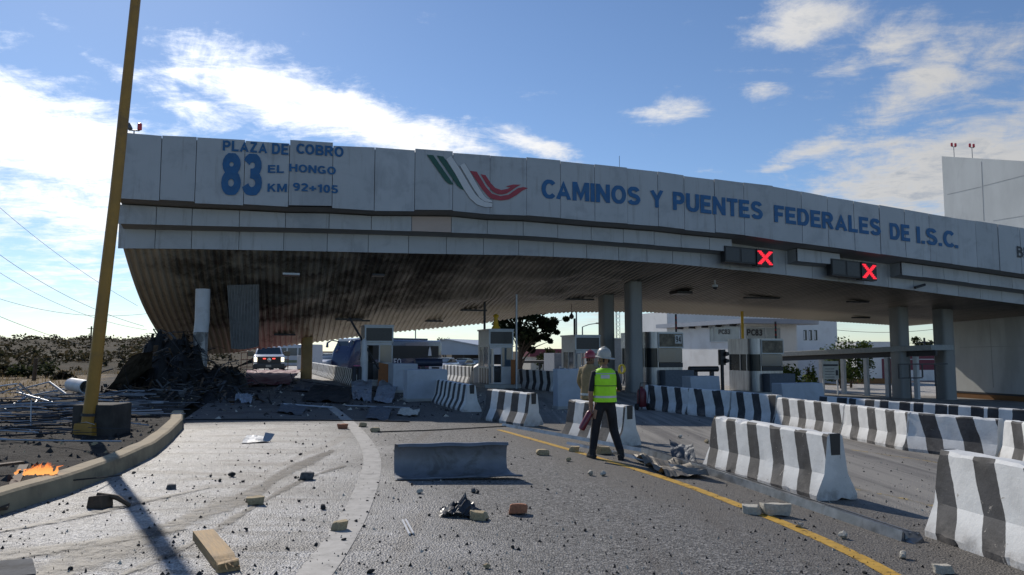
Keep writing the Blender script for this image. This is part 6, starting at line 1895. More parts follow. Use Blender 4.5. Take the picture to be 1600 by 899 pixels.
# grit
b = MB(); rg = random.Random(5)
for _ in range(2600):
    px = rg.uniform(-20, 1500); py = 656 + 260 * rg.random() ** 1.2
    p = G(px, py)
    if p.x < xk(p.y) + .02: continue
    s = rg.uniform(.004, .012) * rg.choice((1, 1, 1.6))
    pts = [p + Vector((rg.uniform(-1, 1), rg.uniform(-1, 1), 0)) * s * 1.4 for _ in range(3)] + [p + Vector((0, 0, s * 1.5))]
    i = [b.vert(q) for q in pts]
    b.cur = rg.choice((0, 0, 0, 0, 1))
    for f in ((0, 1, 3), (1, 2, 3), (2, 0, 3)): b.face([i[k] for k in f])
# rubbish in the shade
for _ in range(1500):
    u = rg.uniform(-11, 9); w = rg.uniform(19.5, 36)
    q = UW(u, w)
    if q.x < xk(q.y) + .05: continue
    p = Vector((q.x, q.y, gz(q.x, q.y))); s = rg.choice((.012, .02, .03, .045, .07))
    pts = [p + Vector((rg.uniform(-1, 1), rg.uniform(-1, 1), 0)) * s * 1.5 for _ in range(3)] + [p + Vector((0, 0, s * .9))]
    i = [b.vert(q) for q in pts]; b.cur = rg.choice((0, 0, 1))
    for f in ((0, 1, 3), (1, 2, 3), (2, 0, 3)): b.face([i[k] for k in f])
tag(b.build('scattered_grit', [M['rock_dark'], M['pale']]), 'fine dark and pale grit over the road', None, kind='stuff')
# lumps of charcoal on the verge
b = MB()
for _ in range(2600):
    y = 6 + 26 * rg.random() ** 1.3; x = xk(y) - .4 - 11 * rg.random() ** 1.2
    p = Vector((x, y, verge_h(x, y) - .01)); s = rg.uniform(.015, .06)
    pts = [p + Vector((rg.uniform(-1, 1), rg.uniform(-1, 1), 0)) * s * 1.5 for _ in range(4)] + [p + Vector((rg.uniform(-.5, .5) * s, 0, s * rg.uniform(.8, 1.6)))]
    i = [b.vert(q) for q in pts]; b.cur = rg.choice((0, 0, 0, 0, 1, 2))
    for f in ((0, 1, 4), (1, 2, 4), (2, 3, 4), (3, 0, 4)): b.face([i[k] for k in f])
tag(b.build('charcoal_litter', [M['rock_dark'], M['char_grey'], M['buff']]), 'charcoal and ash litter over the burnt verge', None, kind='stuff')


# ------------------------------------------------------------------ burnt heap under the collapsed end
def GV(px, py, h=0): return G(px, py, h)
hc = G(300, 628); hc = Vector((hc.x, hc.y, 0))
heap = thing('burnt_heap', 'black charred wreckage heap around the crushed white column', 'debris heap', (hc.x, hc.y, 0), A)
b = MB(); NXh, NYh = 84, 60
def heap_h(x, y):
    ea = ((x + 1.75) / 1.6) ** 2 + ((y - 8.6) / 3.6) ** 2
    eb = ((x - .25) / 1.1) ** 2 + ((y - 8.8) / 3.0) ** 2
    ec = ((x + 1.0) / 2.5) ** 2 + ((y - 4.6) / 5.6) ** 2
    base = max(2.05 * max(0, 1 - ea) ** .5, 1.05 * max(0, 1 - eb) ** .55, .42 * max(0, 1 - ec) ** .6)
    n = mnoise.fractal(Vector((x * 1.1, y * .8, 4)), .8, 2.1, 6)
    r = 1 - abs(mnoise.noise(Vector((x * 1.7, y * 1.2, 9))))
    return base * (.45 + .50 * r + .50 * n) + .10 * n - .06
rows = [[b.vert((-3.6 + 7.2 * i / NXh, -2.6 + 17 * j / NYh, heap_h(-3.6 + 7.2 * i / NXh, -2.6 + 17 * j / NYh))) for i in range(NXh + 1)] for j in range(NYh + 1)]
for r0, r1 in zip(rows, rows[1:]):
    for k in range(NXh): b.face((r0[k], r0[k + 1], r1[k + 1], r1[k]))
b.build('charred_mass', M['char'], heap, fix=False)
b = MB(); rg = random.Random(9)
for _ in range(900):
    x, y = rg.gauss(-1.0, 1.4), rg.uniform(-2.4, 12)
    z = heap_h(x, y)
    if z < -.02 and rg.random() < .5: continue
    d = Vector((rg.gauss(0, 1), rg.gauss(0, .6), rg.gauss(0, .45))).normalized(); L = rg.uniform(.15, .8); s = Vector((0, 0, 1)).cross(d).normalized() * rg.uniform(.015, .10); th = Vector((0, 0, rg.uniform(.01, .03)))
    c = Vector((x, y, z + rg.uniform(-.05, .16)))
    b.cur = rg.choice((0, 0, 0, 1, 1, 2, 2))
    b.hexa([c - d * L / 2 - s, c + d * L / 2 - s * rg.random(), c + d * L / 2 + s, c - d * L / 2 + s, c - d * L / 2 - s + th, c + d * L / 2 - s * .5 + th, c + d * L / 2 + s + th, c - d * L / 2 + s + th])
o = b.build('charred_shards', [M['char'], M['char_grey'], M['wood_dark']], heap); o['kind'] = 'stuff'
b = MB()
for _ in range(60):
    x, y = rg.gauss(-.4, 1.3), rg.uniform(-1, 11); z = heap_h(x, y)
    p = [Vector((x, y, z))]
    d = Vector((rg.gauss(0, 1), rg.gauss(0, 1), rg.uniform(.1, 1.0))).normalized()
    for k in range(5):
        d = (d + Vector((rg.gauss(0, .4), rg.gauss(0, .4), -.22))).normalized(); p.append(p[-1] + d * rg.uniform(.15, .45))
    b.tube(p, rg.uniform(.010, .022), 5)
o = b.build('bent_rods', M['darkmetal'], heap); o['kind'] = 'stuff'


# loose sheets, pieces of cladding
def bent_sheet(name, pts, thick, mat, label, cat, rows_=10, crumple=.0, seed=1, group=None):
    """four corner points a,b,c,d -> crumpled thin sheet with thickness"""
    a, c_, d_, e_ = [Vector(p) for p in pts]
    o0 = (a + c_ + d_ + e_) / 4; o0.z = min(p.z for p in (a, c_, d_, e_))
    nrm = (c_ - a).cross(e_ - a).normalized()
    b = MB(); n = rows_
    for side in (0, 1):
        grid = []
        for i in range(n + 1):
            r = []
            for j in range(n + 1):
                s, t_ = i / n, j / n
                p = a.lerp(c_, s).lerp(e_.lerp(d_, s), t_)
                q = p * (3.0) + Vector((seed * 4.1, 0, 0))
                k = mnoise.noise(q) * crumple + abs(mnoise.noise(q * 2.3)) * crumple * .6
                r.append(b.vert(p - o0 + nrm * (k + side * thick)))
            grid.append(r)
        for i in range(n):
            for j in range(n): b.face((grid[i][j], grid[i + 1][j], grid[i + 1][j + 1], grid[i][j + 1]))
    o = b.build(name, mat, fix=False); o.location = o0
    return tag(o, label, cat, group)


def V(px, py, h=0.0):
    """point h metres above the ground that sits over the ground point seen at px,py"""
    p = G(px, py); return Vector((p.x, p.y, p.z + h))


M['sheet_dark'] = mk('sheet_bluegrey', (.085, .095, .11), .6, .15, .15, 3, dirt=(.05, .045, .04), dirt_amt=.5)
M['sheet_pale'] = mk('sheet_pale', (.34, .37, .41), .5, .2, .15, 3, dirt=(.10, .09, .08), dirt_amt=.6)
# curved panel lying in the road
p0 = G(618, 745); p1 = G(792, 744); L = (p1 - p0).length
t = thing('curved_panel', 'curved dark grey metal panel lying on the road facing the camera', 'metal panel', p0, atan2(p1.y - p0.y, p1.x - p0.x))
b = MB(); prv = None
profile = [(-.10, .40), (-.09, .435), (-.05, .44), (-.01, .41), (.03, .34), (.05, .25), (.04, .16), (.0, .08), (-.07, .03), (-.18, .012), (-.33, .008)]
NS = 26
for side in (0, .008):
    prv = None
    for i in range(NS + 1):
        s = i / NS; x = L * s
        ring = []
        for k, (y, z) in enumerate(profile):
            wv = .006 * sin(s * 17) + .012 * mnoise.noise(Vector((s * 4, k * .3, 2)))
            xx = x + (.16 * max(0, k - 7) / 3 * s) - .02 * (1 - s) + (.04 * (k < 2) * (s < .1))
            ring.append(b.vert((xx, y + wv - side, z + wv * .6 + side * .5 - .012 * s)))
        if prv:
            for k in range(len(profile) - 1): b.face((prv[k], ring[k], ring[k + 1], prv[k + 1]))
        prv = ring
b.build('panel_sheet', mk('panel_bluegrey', (.19, .205, .23), .5, .1, .15, 3, bump=.25, bscale=6, dirt=(.09, .085, .08), dirt_amt=.7, dirt_scale=3), t, smooth='all', fix=False)
b = MB(); b.tube([(L * k / 14 + .15 * k / 14, -.305 - .01 * sin(k), .012 + .004 * sin(k * 1.7)) for k in range(15)], .014, 6); b.build('rolled_edge', M['rail'], t)  # paler metal along the lip, a highlight put into the colour

# black plastic
bm_ = MB(); p = V(718, 806); rg = random.Random(4)
grid = []
for i in range(17):
    r = []
    for j in range(17):
        s, q = i / 16 - .5, j / 16 - .5
        k = mnoise.noise(Vector((s * 4.5, q * 4.5, 3))); k2 = abs(mnoise.noise(Vector((s * 9, q * 9, 8))))
        r.append(bm_.vert((s * .40 + .06 * k, q * .34 + .08 * k2, max(.0, .19 * (1 - (s * 2) ** 2) * (.6 + .9 * k) * (1 - abs(q) * 1.2) + .07 * k2))))
    grid.append(r)
for i in range(16):
    for j in range(16): bm_.face((grid[i][j], grid[i + 1][j], grid[i + 1][j + 1], grid[i][j + 1]))
o = bm_.build('crumpled_plastic', M['plastic_black'], fix=False); o.location = (p.x, p.y + .05, p.z + .004); tag(o, 'crumpled shiny black plastic piece in the middle of the road', 'plastic')
# plank
a, c = G(317, 842), G(357, 893); d = c - a; L = d.length
t = thing('wood_plank', 'broken raw timber plank with a splintered end at bottom left', 'plank', (a.x, a.y, a.z), atan2(d.y, d.x))
b = MB(); NSl = 24; pv = None
for i in range(NSl + 1):
    x = L * i / NSl
    r = []
    for (y, z) in ((-.085, 0), (.085, 0), (.085, .075), (-.085, .075)):
        xx = x
        if i == NSl: xx += rg.uniform(-.05, .03)
        k = mnoise.noise(Vector((x * 6, y * 30, z * 20))) * .004
        if i > NSl - 5: k -= rg.uniform(0, .02)
        r.append(b.vert((xx, y * (1 + k * 6), z + (k if z > 0 else 0))))
    if pv:
        for k in range(4): b.face((pv[k], pv[(k + 1) % 4], r[(k + 1) % 4], r[k]))
    else: b.face(r[::-1])
    pv = r
b.face(pv); b.build('timber', M['wood'], t)
b = MB()
for k in range(7):
    y = -.075 + k * .025; b.tube([(L - .03, y, .02 + .04 * rg.random()), (L + rg.uniform(.02, .09), y + rg.uniform(-.01, .01), .02 + .04 * rg.random())], [.010, .002], 4)
b.build('splinters', M['wood'], t)
# two white sticks, thin rods
for k, (q0, q1) in enumerate([((629, 815), (640, 837)), ((634, 814), (646, 836))]):
    a, c = G(*q0), G(*q1); o = MB().tube([(0, 0, .012), (c.x - a.x, c.y - a.y, .012 + c.z - a.z)], .011, 6).build('white_stick', M['logo_white']); o.location = a
    tag(o, ['left of two white sticks lying side by side on the road', 'right of two white sticks lying side by side on the road'][k], 'stick', 'pair of white sticks')
# scorched beam near the pole shadow
a, c = V(148, 792, .05), V(190, 797, .05)
t = thing('scorched_timber', 'scorched broken timber block with a stick on the pale asphalt by the pole shadow', 'timber', (a.x, a.y, a.z - .05), 0)
MB().hexa([(-.05, -.08, 0), (.14, -.12, 0), (.18, .04, 0), (.0, .08, 0), (-.03, -.08, .12), (.12, -.10, .14), (.16, .05, .12), (.01, .07, .10)]).build('timber_block', M['wood_dark'], t, bevel=.01)
MB().tube([(.02, .0, .13), (.22, .03, .09), (.38, -.02, .02)], [.022, .03, .02], 6).build('stick', M['wood_dark'], t)
# small sheet with a curled flap
bent_sheet('metal_flap', [V(377, 694, .01), V(420, 692, .01), V(414, 684, .03), V(385, 685, .05)], .004, M['sheet_pale'], 'small flat grey sheet with a curled corner on the pale asphalt', 'metal sheet', 10, .03, 3)
bent_sheet('metal_flap', [V(410, 691, .01), V(422, 691, .02), V(429, 690, .14), V(414, 690, .17)], .004, M['sheet_pale'], 'upright curled flap at the right end of the small grey sheet', 'metal sheet', 8, .03, 4)
# board at bottom left corner
bent_sheet('grey_board', [V(-40, 915, .02), V(57, 908, .03), V(50, 888, .05), V(-40, 893, .05)], .02, M['char_grey'], 'flat grey board cut off at the bottom left corner', 'board', 4, .004, 5)


def rail(q0, q1, label, wdt=.19, h=.10, rx=0):
    a, c = G(*q0), G(*q1); d = c - a; L = d.length
    t = thing('metal_rail', label, 'metal rail', (a.x, a.y, a.z), 0); t.rotation_euler = (rx, -math.asin(d.z / L), atan2(d.y, d.x))
    pr = [(-wdt / 2 - .02, .0), (-wdt / 2, h), (-wdt / 2 + .016, h), (-wdt / 2 + .012, .014), (-.012, .014), (-.008, h * .8), (.008, h * .8), (.012, .014), (wdt / 2 - .016, .014), (wdt / 2 - .016, h * .7), (wdt / 2, h * .7), (wdt / 2, 0)]
    b = MB(); pv = None; N = 30
    for i in range(N + 1):
        x = L * i / N; bow = .035 * sin(pi * i / N * 1.3) + .01 * mnoise.noise(Vector((x, 0, 3)))
        r = [b.vert((x, y + bow, z)) for y, z in pr]
        if pv:
            for k in range(len(pr)): b.face((pv[k], pv[(k + 1) % len(pr)], r[(k + 1) % len(pr)], r[k]))
        else: b.face(r[::-1])
        pv = r
    b.face(pv); b.build('channel', M['rail'], t)
    MB().hexa([(L - .04, -wdt / 2 - .024, 0), (L + .10, -wdt / 2 + .01, 0), (L + .03, wdt / 2, 0), (L - .04, wdt / 2 + .004, 0), (L - .04, -wdt / 2 - .004, h + .004), (L + .02, -wdt / 2 + .02, h * .4), (L + .01, wdt / 2, h * .3), (L - .04, wdt / 2 + .004, h * .72)]).build('torn_end', M['rail'], t)
    return t


rail((1010, 708), (1428, 846), 'long galvanised rail lying along the foot of the chipped barrier')
rail((788, 666), (1012, 707), 'galvanised rail lying behind the feet of the person in the vest', .11, .07)
rail((890, 694), (1090, 738), 'dark flattened rail under the crumpled sheet', .12, .05)
bent_sheet('crumpled_sheet', [V(984, 715, .06), V(1040, 748, .02), V(1108, 749, .02), V(1052, 724, .05)], .005, mk('sheet_tan', (.20, .17, .13), .6, .15, .4, 5, dirt=(.04, .04, .04), dirt_amt=.7), 'crumpled tan and silver sheet metal on the ground right of the person', 'metal sheet', 18, .14, 6)
bent_sheet('crumpled_sheet', [V(1052, 722, .0), V(1090, 728, .0), V(1084, 722, .30), V(1048, 715, .26)], .005, M['sheet_dark'], 'crumpled shiny sheet pressed against the far foot of the chipped barrier', 'metal sheet', 16, .14, 7)
# sheets and planks in the shade
for k, (q, h0, h1, mt, lab) in enumerate([
    (((571, 656), (606, 658), (612, 645), (578, 643)), .02, .10, 'sheet_dark', 'crumpled sheet lying in the shade right of the white line'),
    (((551, 624), (580, 630), (582, 606), (548, 606)), .02, .34, 'sheet_pale', 'torn pale facing panel leaning on the island left of the burnt booth'),
    (((583, 630), (612, 632), (622, 612), (592, 610)), .02, .32, 'sheet_pale', 'second torn pale panel below the burnt booth door'),
    (((455, 612), (540, 618), (530, 604), (470, 600)), .05, .20, 'sheet_dark', 'long dark bent sheet across the lane before the sunlit barriers'),
    (((470, 628), (545, 632), (548, 618), (490, 614)), .04, .30, 'char', 'burnt black sheet lying before the island of the burnt booth'),
    (((378, 606), (452, 604), (470, 590), (386, 590)), .10, .45, 'maroon', 'dark maroon sheet lying across the lane in front of the pickup'),
    (((366, 628), (392, 632), (396, 622), (372, 618)), .02, .08, 'sheet_pale', 'pale grey slab lying in the shade right of the heap'),
    (((296, 622), (318, 626), (322, 606), (300, 606)), .05, .5, 'white', 'white plastic sheet caught in the front of the black heap'),
    (((432, 646), (470, 650), (480, 640), (440, 636)), .01, .06, 'sheet_dark', 'flat dark sheet in the middle of the shaded lane'),
    (((620, 650), (652, 652), (656, 644), (626, 642)), .01, .05, 'pale', 'flat pale slab in the shade before the striped barriers')]):
    cr = .16 if mt in ('white', 'sheet_pale') else .09
    a_, b_, c_, d_ = [V(*z) for z in q]
    bent_sheet('loose_sheet', [a_ + Vector((0, 0, h0)), b_ + Vector((0, 0, h0)), c_ + Vector((0, 0, h1)), d_ + Vector((0, 0, h1))], .006, M[mt], lab, 'metal sheet', 14, cr, 20 + k, 'torn sheets around the fire')
for k, (q0, q1, h0, h1, r, mt, lab) in enumerate([
    ((545, 603), (549, 603), 0, 0, .01, 'metal', ''), 
    ((440, 634), (520, 640), .05, .05, .03, 'alu', 'pale bar lying across the shaded lane'), ((540, 636), (640, 640), .04, .05, .02, 'alu', 'thin bright bar lying below the burnt booth'),
    ((470, 608), (600, 618), .35, .12, .025, 'darkmetal', 'dark bar resting on the bent sheets')]):
    if not lab: continue
    a, c = V(*q0, h0), V(*q1, h1); o = MB().tube([(0, 0, 0), tuple(c - a)], r, 6).build('metal_bar', M[mt]); o.location = a; tag(o, lab, 'metal bar', 'bars under the canopy')
# fallen strut leaning from the underside down to the burnt booth
a, c = at(546, 497, 36.2), at(592, 577, 36.8); o = MB().tube([(0, 0, 0), tuple(c - a)], .055, 6).build('fallen_strut', M['darkmetal']); o.location = a
tag(o, 'dark strut hanging from the canopy down to the burnt booth', 'strut')

# slanting corrugated sheet, twisted frame, pipe on the verge
bent_sheet('slanting_sheet', [V(158, 622, .05), V(236, 606, .2), at(238, 548, 25.5), at(205, 556, 25.0)], .01, mk('sheet_rust', (.16, .13, .10), .6, .3, .3, 3, dirt=(.03, .03, .03), dirt_amt=.7), 'long brown sheet slanting up to the collapsed canopy end', 'metal sheet', 12, .06, 31)
pa_, pb_ = at(112, 601, 24.0), at(135, 605, 23.2)
d = (pb_ - pa_); L = d.length
t = thing('white_pipe', 'short white pipe with an open end lying behind the yellow pole', 'pipe', pa_, 0); t.rotation_euler = d.to_track_quat('X', 'Z').to_euler()
b = MB(); b.lathe([(.175, L), (.20, L), (.20, 0), (.175, 0)], 22, (0, 0, 0), 'x'); bw = b
bm2 = MB()
rings = []
for (r, x) in ((.21, 0), (.21, L), (.185, L), (.185, .02)):
    rings.append([bm2.vert((x, r * cos(2 * pi * k / 22), r * sin(2 * pi * k / 22))) for k in range(22)])
for r0, r1 in zip(rings, rings[1:]):
    for k in range(22): bm2.face((r0[k], r0[(k + 1) % 22], r1[(k + 1) % 22], r1[k]))
bm2.face(rings[0]); bm2.face(rings[-1][::-1])
bm2.build('pipe_wall', M['white'], t, smooth=True)
t = thing('twisted_frame', 'twisted bundle of pale metal frame bars on the dry grass at left', 'metal frame', at(55, 612, 20.5), 0)
base = t.location.copy()
for (q0, q1, y0, y1, r) in [((30.6, 600), (49, 616), 20, 20.4, .028), ((25.7, 610), (77, 597), 20.3, 20.8, .022), ((44, 619), (101, 608), 20.2, 20.7, .024), ((77, 597), (103, 616), 20.8, 20.5, .028), ((4, 643), (45, 618), 18.7, 20.2, .035), ((27, 606), (43, 620), 20.1, 20.2, .024), ((26, 613), (82, 629), 20.3, 19.4, .022), ((52, 634), (61, 622), 19.2, 20.0, .03), ((-10, 605), (26, 600), 21, 20, .024), ((-10, 618), (30, 604), 20.4, 20.2, .02)]:
    MB().tube([at(*q0, y0) - base, at(*q1, y1) - base], r, 6).build('frame_bar', M['alu'], t)
a, c = at(49, 625, 14.3), at(47, 698, 14.0); o = MB().tube([(0, 0, 0), tuple(c - a)], .012, 5).build('thin_stake', M['alu']); o.location = a; tag(o, 'thin pale upright stake in the burnt verge', 'stake')

# rods scattered over the verge
rg = random.Random(77); k = 0
for _ in range(230):
    px, py = rg.uniform(-40, 250), rg.gauss(652, 24)
    if rg.random() < .3: px, py = rg.uniform(140, 300), rg.uniform(605, 660)
    if py < 618 or py > 735: continue
    p = G(px, py, .15)
    if p.x > xk(p.y) - .9: continue
    a = rg.gauss(.30, .45); L = rg.uniform(.5, 2.4); tl = rg.gauss(0, .05)
    o = MB().tube([(0, 0, 0), (cos(a) * L * .5, sin(a) * L * .5, tl * L * .5 + .02), (cos(a) * L, sin(a) * L, tl * L * .3)], rg.uniform(.005, .016), 5).build('metal_rod', M[rg.choice(('alu', 'alu', 'metal', 'darkmetal', 'char'))])
    o.location = (p.x - cos(a) * L / 2, p.y - sin(a) * L / 2, verge_h(p.x, p.y) + rg.uniform(.03, .22)); tag(o, 'thin scorched metal rod lying tangled on the burnt verge', 'metal rod', 'scorched rods on the verge')
# cables
def cable(pts, label, r=.012, h=.014):
    P = [V(px, py, h) for px, py in pts]
    o = MB().tube([p - P[0] for p in P], r, 6).build('fallen_cable', M['rubber']); o.location = P[0]; tag(o, label, 'cable', 'fallen cables')
cable([(290, 657), (400, 656.5), (520, 658), (640, 660)], 'black cable across the lane along the shade edge', .016)
cable([(590, 676), (660, 674), (720, 671), (790, 667)], 'black cable lying beyond the curved grey panel')
P = [at(30, 757, 8.6), at(100, 752, 8.9), at(150, 747, 9.1), V(190, 745, .02)]
o = MB().tube([p - P[0] for p in P], .009, 5).build('fallen_cable', M['rubber']); o.location = P[0]; tag(o, 'black cable hanging along the kerb by the flames', 'cable', 'fallen cables')
# scorched boards leaning on the kerb
for k, (q0, h0, q1, h1, lab) in enumerate([((2, 806), .05, (36, 752), .18, 'scorched board leaning up the kerb at the left edge'), ((-8, 764), .26, (33, 758), .26, 'scorched board lying on the kerb beside the flames')]):
    a, c = V(*q0, h0), V(*q1, h1); d = (c - a); s = d.cross(Vector((0, 0, 1))).normalized() * .05; th = Vector((0, 0, .03))
    b = MB(); b.hexa([-s, d - s, d + s, s, -s + th, d - s + th, d + s + th, s + th]); o = b.build('scorched_board', M['wood_dark']); o.location = a; tag(o, lab, 'board', 'scorched boards at the kerb')
# flames
m = bpy.data.materials.new('flame'); m.use_nodes = True; tt = NT(m.node_tree); tt.n.clear()
ou = tt.add('ShaderNodeOutputMaterial'); em = tt.add('ShaderNodeEmission'); tr_ = tt.add('ShaderNodeBsdfTransparent'); mx = tt.add('ShaderNodeMixShader')
tcn = tt.add('ShaderNodeTexCoord'); spn = tt.add('ShaderNodeSeparateXYZ'); tt.l.new(tcn.outputs['Object'], spn.inputs[0])
nz = tt.noise(tcn.outputs['Object'], 14, 5, .7, .5)
tt.put(em.inputs[0], tt.mix(tt.ss(spn.outputs[2], .0, .16), (1, .42, .12), (1, .16, .03))); em.inputs[1].default_value = 1.3
tt.put(mx.inputs[0], tt.m('MULTIPLY', tt.ss(tt.m('SUBTRACT', nz, tt.m('MULTIPLY', spn.outputs[2], 2.0)), .22, .60), .85))
tt.l.new(tr_.outputs[0], mx.inputs[1]); tt.l.new(em.outputs[0], mx.inputs[2]); tt.l.new(mx.outputs[0], ou.inputs[0])
pf = G(34, 752, .18); b = MB(); rg = random.Random(2)
for k in range(34):
    x = rg.gauss(.02, .085); y = rg.uniform(-.08, .12); h = rg.uniform(.05, .15) * (1 - abs(x) * 1.6); r = rg.uniform(.012, .028)
    b.tube([(x, y, 0), (x + rg.uniform(-.02, .03), y, h * .4), (x + rg.uniform(0, .06), y, h * .8), (x + rg.uniform(.02, .10), y, h)], [r, r * .9, r * .5, .003], 7)
o = b.build('flames', m, smooth=True); o.location = (pf.x, pf.y + .25, .22); tag(o, 'small orange flames on the verge behind the kerb at far left', 'fire')

# orange mesh fence behind the pickup
p = at(376, 572, 60); t = thing('mesh_fence', 'low reddish mesh fence on posts behind the pickup', 'fence', (p.x, p.y, 0), A)
b = MB()
for k in range(9): b.box(k * .45, k * .45 + .05, 0, .04, 0, 1.5)
b.build('pickets', mk('fence_red', (.20, .08, .05), .8), t)
for z in (.3, .9, 1.45): MB().box(-.02, 3.7, -.012, -.002, z, z + .06).build('rail', bpy.data.materials['fence_red'], t)

# ------------------------------------------------------------------ people
M['skin'] = mk('skin', (.30, .17, .11), .55, 0, .08, 8)
M['cloth_black'] = mk('black_cloth', (.014, .014, .017), .85, 0, .5, 7, bump=.8, bscale=8)
M['vest'] = mk('lime_vest', (.42, .86, .02), .6, 0, .12, 5, bump=.7, bscale=7)
M['reflect'] = mk('silver_tape', (.48, .50, .50), .35, .2, .1, 10)
M['coat'] = mk('tan_coat', (.27, .20, .10), .85, 0, .2, 6, bump=.3, bscale=12, dirt=(.12, .09, .05), dirt_amt=.5)
M['helmet_white'] = mk('helmet_white', (.46, .44, .39), .35, 0, .08, 6, dirt=(.3, .27, .2), dirt_amt=.4)
M['helmet_red'] = mk('helmet_red', (.26, .02, .03), .3, coat=.4)
M['hair'] = mk('hair', (.012, .010, .009), .7)
M['glove'] = mk('yellow_glove', (.55, .42, .04), .7, 0, .3, 20)


def skin_body(t, J, bones, mats, name='body', sub=2):
    """J: joint -> (pos, radius or (rx, ry)); bones: (a, b, material index)"""
    keys = list(J); idx = {k: i for i, k in enumerate(keys)}
    me = bpy.data.meshes.new(name)
    me.from_pydata([tuple(J[k][0]) for k in keys], [(idx[a], idx[b_]) for a, b_, _ in bones], [])
    o = bpy.data.objects.new(name, me); COL.objects.link(o)
    sm = o.modifiers.new('s', 'SKIN'); sm.use_smooth_shade = True
    sv = me.skin_vertices[0].data
    for k in keys:
        r = J[k][1]; sv[idx[k]].radius = r if isinstance(r, tuple) else (r, r)
    sv[idx['pelvis']].use_root = True
    for k in keys[1:]: sv[idx[k]].use_root = False
    ss_ = o.modifiers.new('d', 'SUBSURF'); ss_.levels = sub; ss_.render_levels = sub
    dg = bpy.context.evaluated_depsgraph_get()
    new = bpy.data.meshes.new_from_object(o.evaluated_get(dg))
    bpy.data.objects.remove(o); bpy.data.meshes.remove(me)
    for m_ in mats: new.materials.append(m_)
    segs = [(Vector(J[a][0]), Vector(J[b_][0]), k) for a, b_, k in bones]
    for p in new.polygons:
        c = p.center; best = None
        for a, b_, k in segs:
            d = b_ - a; s = max(0, min(1, (c - a).dot(d) / max(1e-9, d.length_squared))); q = (a + d * s - c).length
            if best is None or q < best[0]: best = (q, k)
        p.material_index = best[1]; p.use_smooth = True
    ob = bpy.data.objects.new(name, new); COL.objects.link(ob); ob.parent = t
    return ob


def add_hand(J, B, pre, wrist, dirv, side, mi, curl=.5):
    """palm, four fingers and a thumb from the wrist joint; dirv: along the hand; side: towards the thumb"""
    w = Vector(J[wrist][0]); d = Vector(dirv).normalized(); s = Vector(side).normalized(); n = d.cross(s).normalized()
    J[pre + 'palm'] = (w + d * .075, (.034, .020)); B.append((wrist, pre + 'palm', mi))
    for k, (off, ln) in enumerate([(.030, .078), (.010, .088), (-.010, .082), (-.029, .064)]):
        a = w + d * .088 + s * off
        J[pre + 'f%da' % k] = (a, .010); B.append((pre + 'palm', pre + 'f%da' % k, mi))
        q = a + (d * (1 - curl * .5) + n * curl * .6).normalized() * ln * .5
        J[pre + 'f%db' % k] = (q, .0088); B.append((pre + 'f%da' % k, pre + 'f%db' % k, mi))
        q2 = q + (d * (1 - curl * 1.3) + n * curl * 1.1).normalized() * ln * .5
        J[pre + 'f%dc' % k] = (q2, .0078); B.append((pre + 'f%db' % k, pre + 'f%dc' % k, mi))
    a = w + d * .035 + s * .034
    J[pre + 'ta'] = (a, .012); B.append((wrist, pre + 'ta', mi))
    J[pre + 'tb'] = (a + (d * .7 + s * .6 + n * curl * .5).normalized() * .05, .0095); B.append((pre + 'ta', pre + 'tb', mi))


def head_parts(t, c, yaw, tilt, skin, hair=True):
    """egg shaped head with nose, ears, eyes and mouth; +y is the face"""
    h = bpy.data.objects.new('head', None)
    bm = bmesh.new(); bmesh.ops.create_uvsphere(bm, u_segments=24, v_segments=16, radius=1)
    for v in bm.verts:
        x, y, z = v.co
        w = .074 * (1 - .16 * max(0, -z) ** 1.5); dpt = .096 * (1 - .10 * max(0, -z))
        v.co = Vector((x * w, y * dpt + (.012 if (z < 0 and y > 0) else 0), z * .118))
        if y > .75 and -.35 < z < .15 and abs(x) < .22: v.co.y += .022 * (1 - abs(x) / .22) * (1 - abs(z + .12) / .3)   # nose
        if y > .7 and .0 < z < .28 and .2 < abs(x) < .55: v.co.y -= .008                                             # eye sockets
    R = Matrix.Translation(c) @ Matrix.Rotation(yaw, 4, 'Z') @ Matrix.Rotation(tilt, 4, 'X')
    bm.transform(R)
    me = bpy.data.meshes.new('head'); bm.to_mesh(me); bm.free(); me.materials.append(skin)
    for p in me.polygons: p.use_smooth = True
    bpy.data.objects.remove(h)
    o = bpy.data.objects.new('head', me); COL.objects.link(o); o.parent = t
    b = MB(); b.M = R
    for s in (1, -1):
        b.tube([(s * .072, -.005, -.03), (s * .083, -.012, .0), (s * .080, -.016, .03)], [.010, .016, .010], 8)
    b.build('ear', skin, o, smooth=True)
    for s in (1, -1):
        b = MB(); b.M = R; b.lathe([(.002, -.010), (.011, -.004), (.011, .004), (.002, .010)], 10, (s * .030, .088, .012), 'y'); b.build('eye', M['logo_white'], o, smooth=True)
        b = MB(); b.M = R; b.tube([(s * .016, .096, .032), (s * .044, .087, .034)], .004, 5); b.build('eyebrow', M['hair'], o)
    b = MB(); b.M = R; b.tube([(-.024, .096, -.062), (0, .103, -.064), (.024, .096, -.062)], .005, 6); b.build('mouth', mk('lips', (.22, .09, .07), .5) if 'lips' not in bpy.data.materials else bpy.data.materials['lips'], o)
    b = MB(); b.M = R
    if hair:
        for k in range(9):
            a = radians(-160 + k * 35 + 90); 
            b.tube([(.074 * cos(a), -.012 + .088 * sin(a) if sin(a) < .2 else .0, .03), (.072 * cos(a), -.012 + .090 * sin(a) if sin(a) < .2 else .0, -.035)], .014, 6)
        b.build('hair', M['hair'], o, smooth=True)
    return o, R


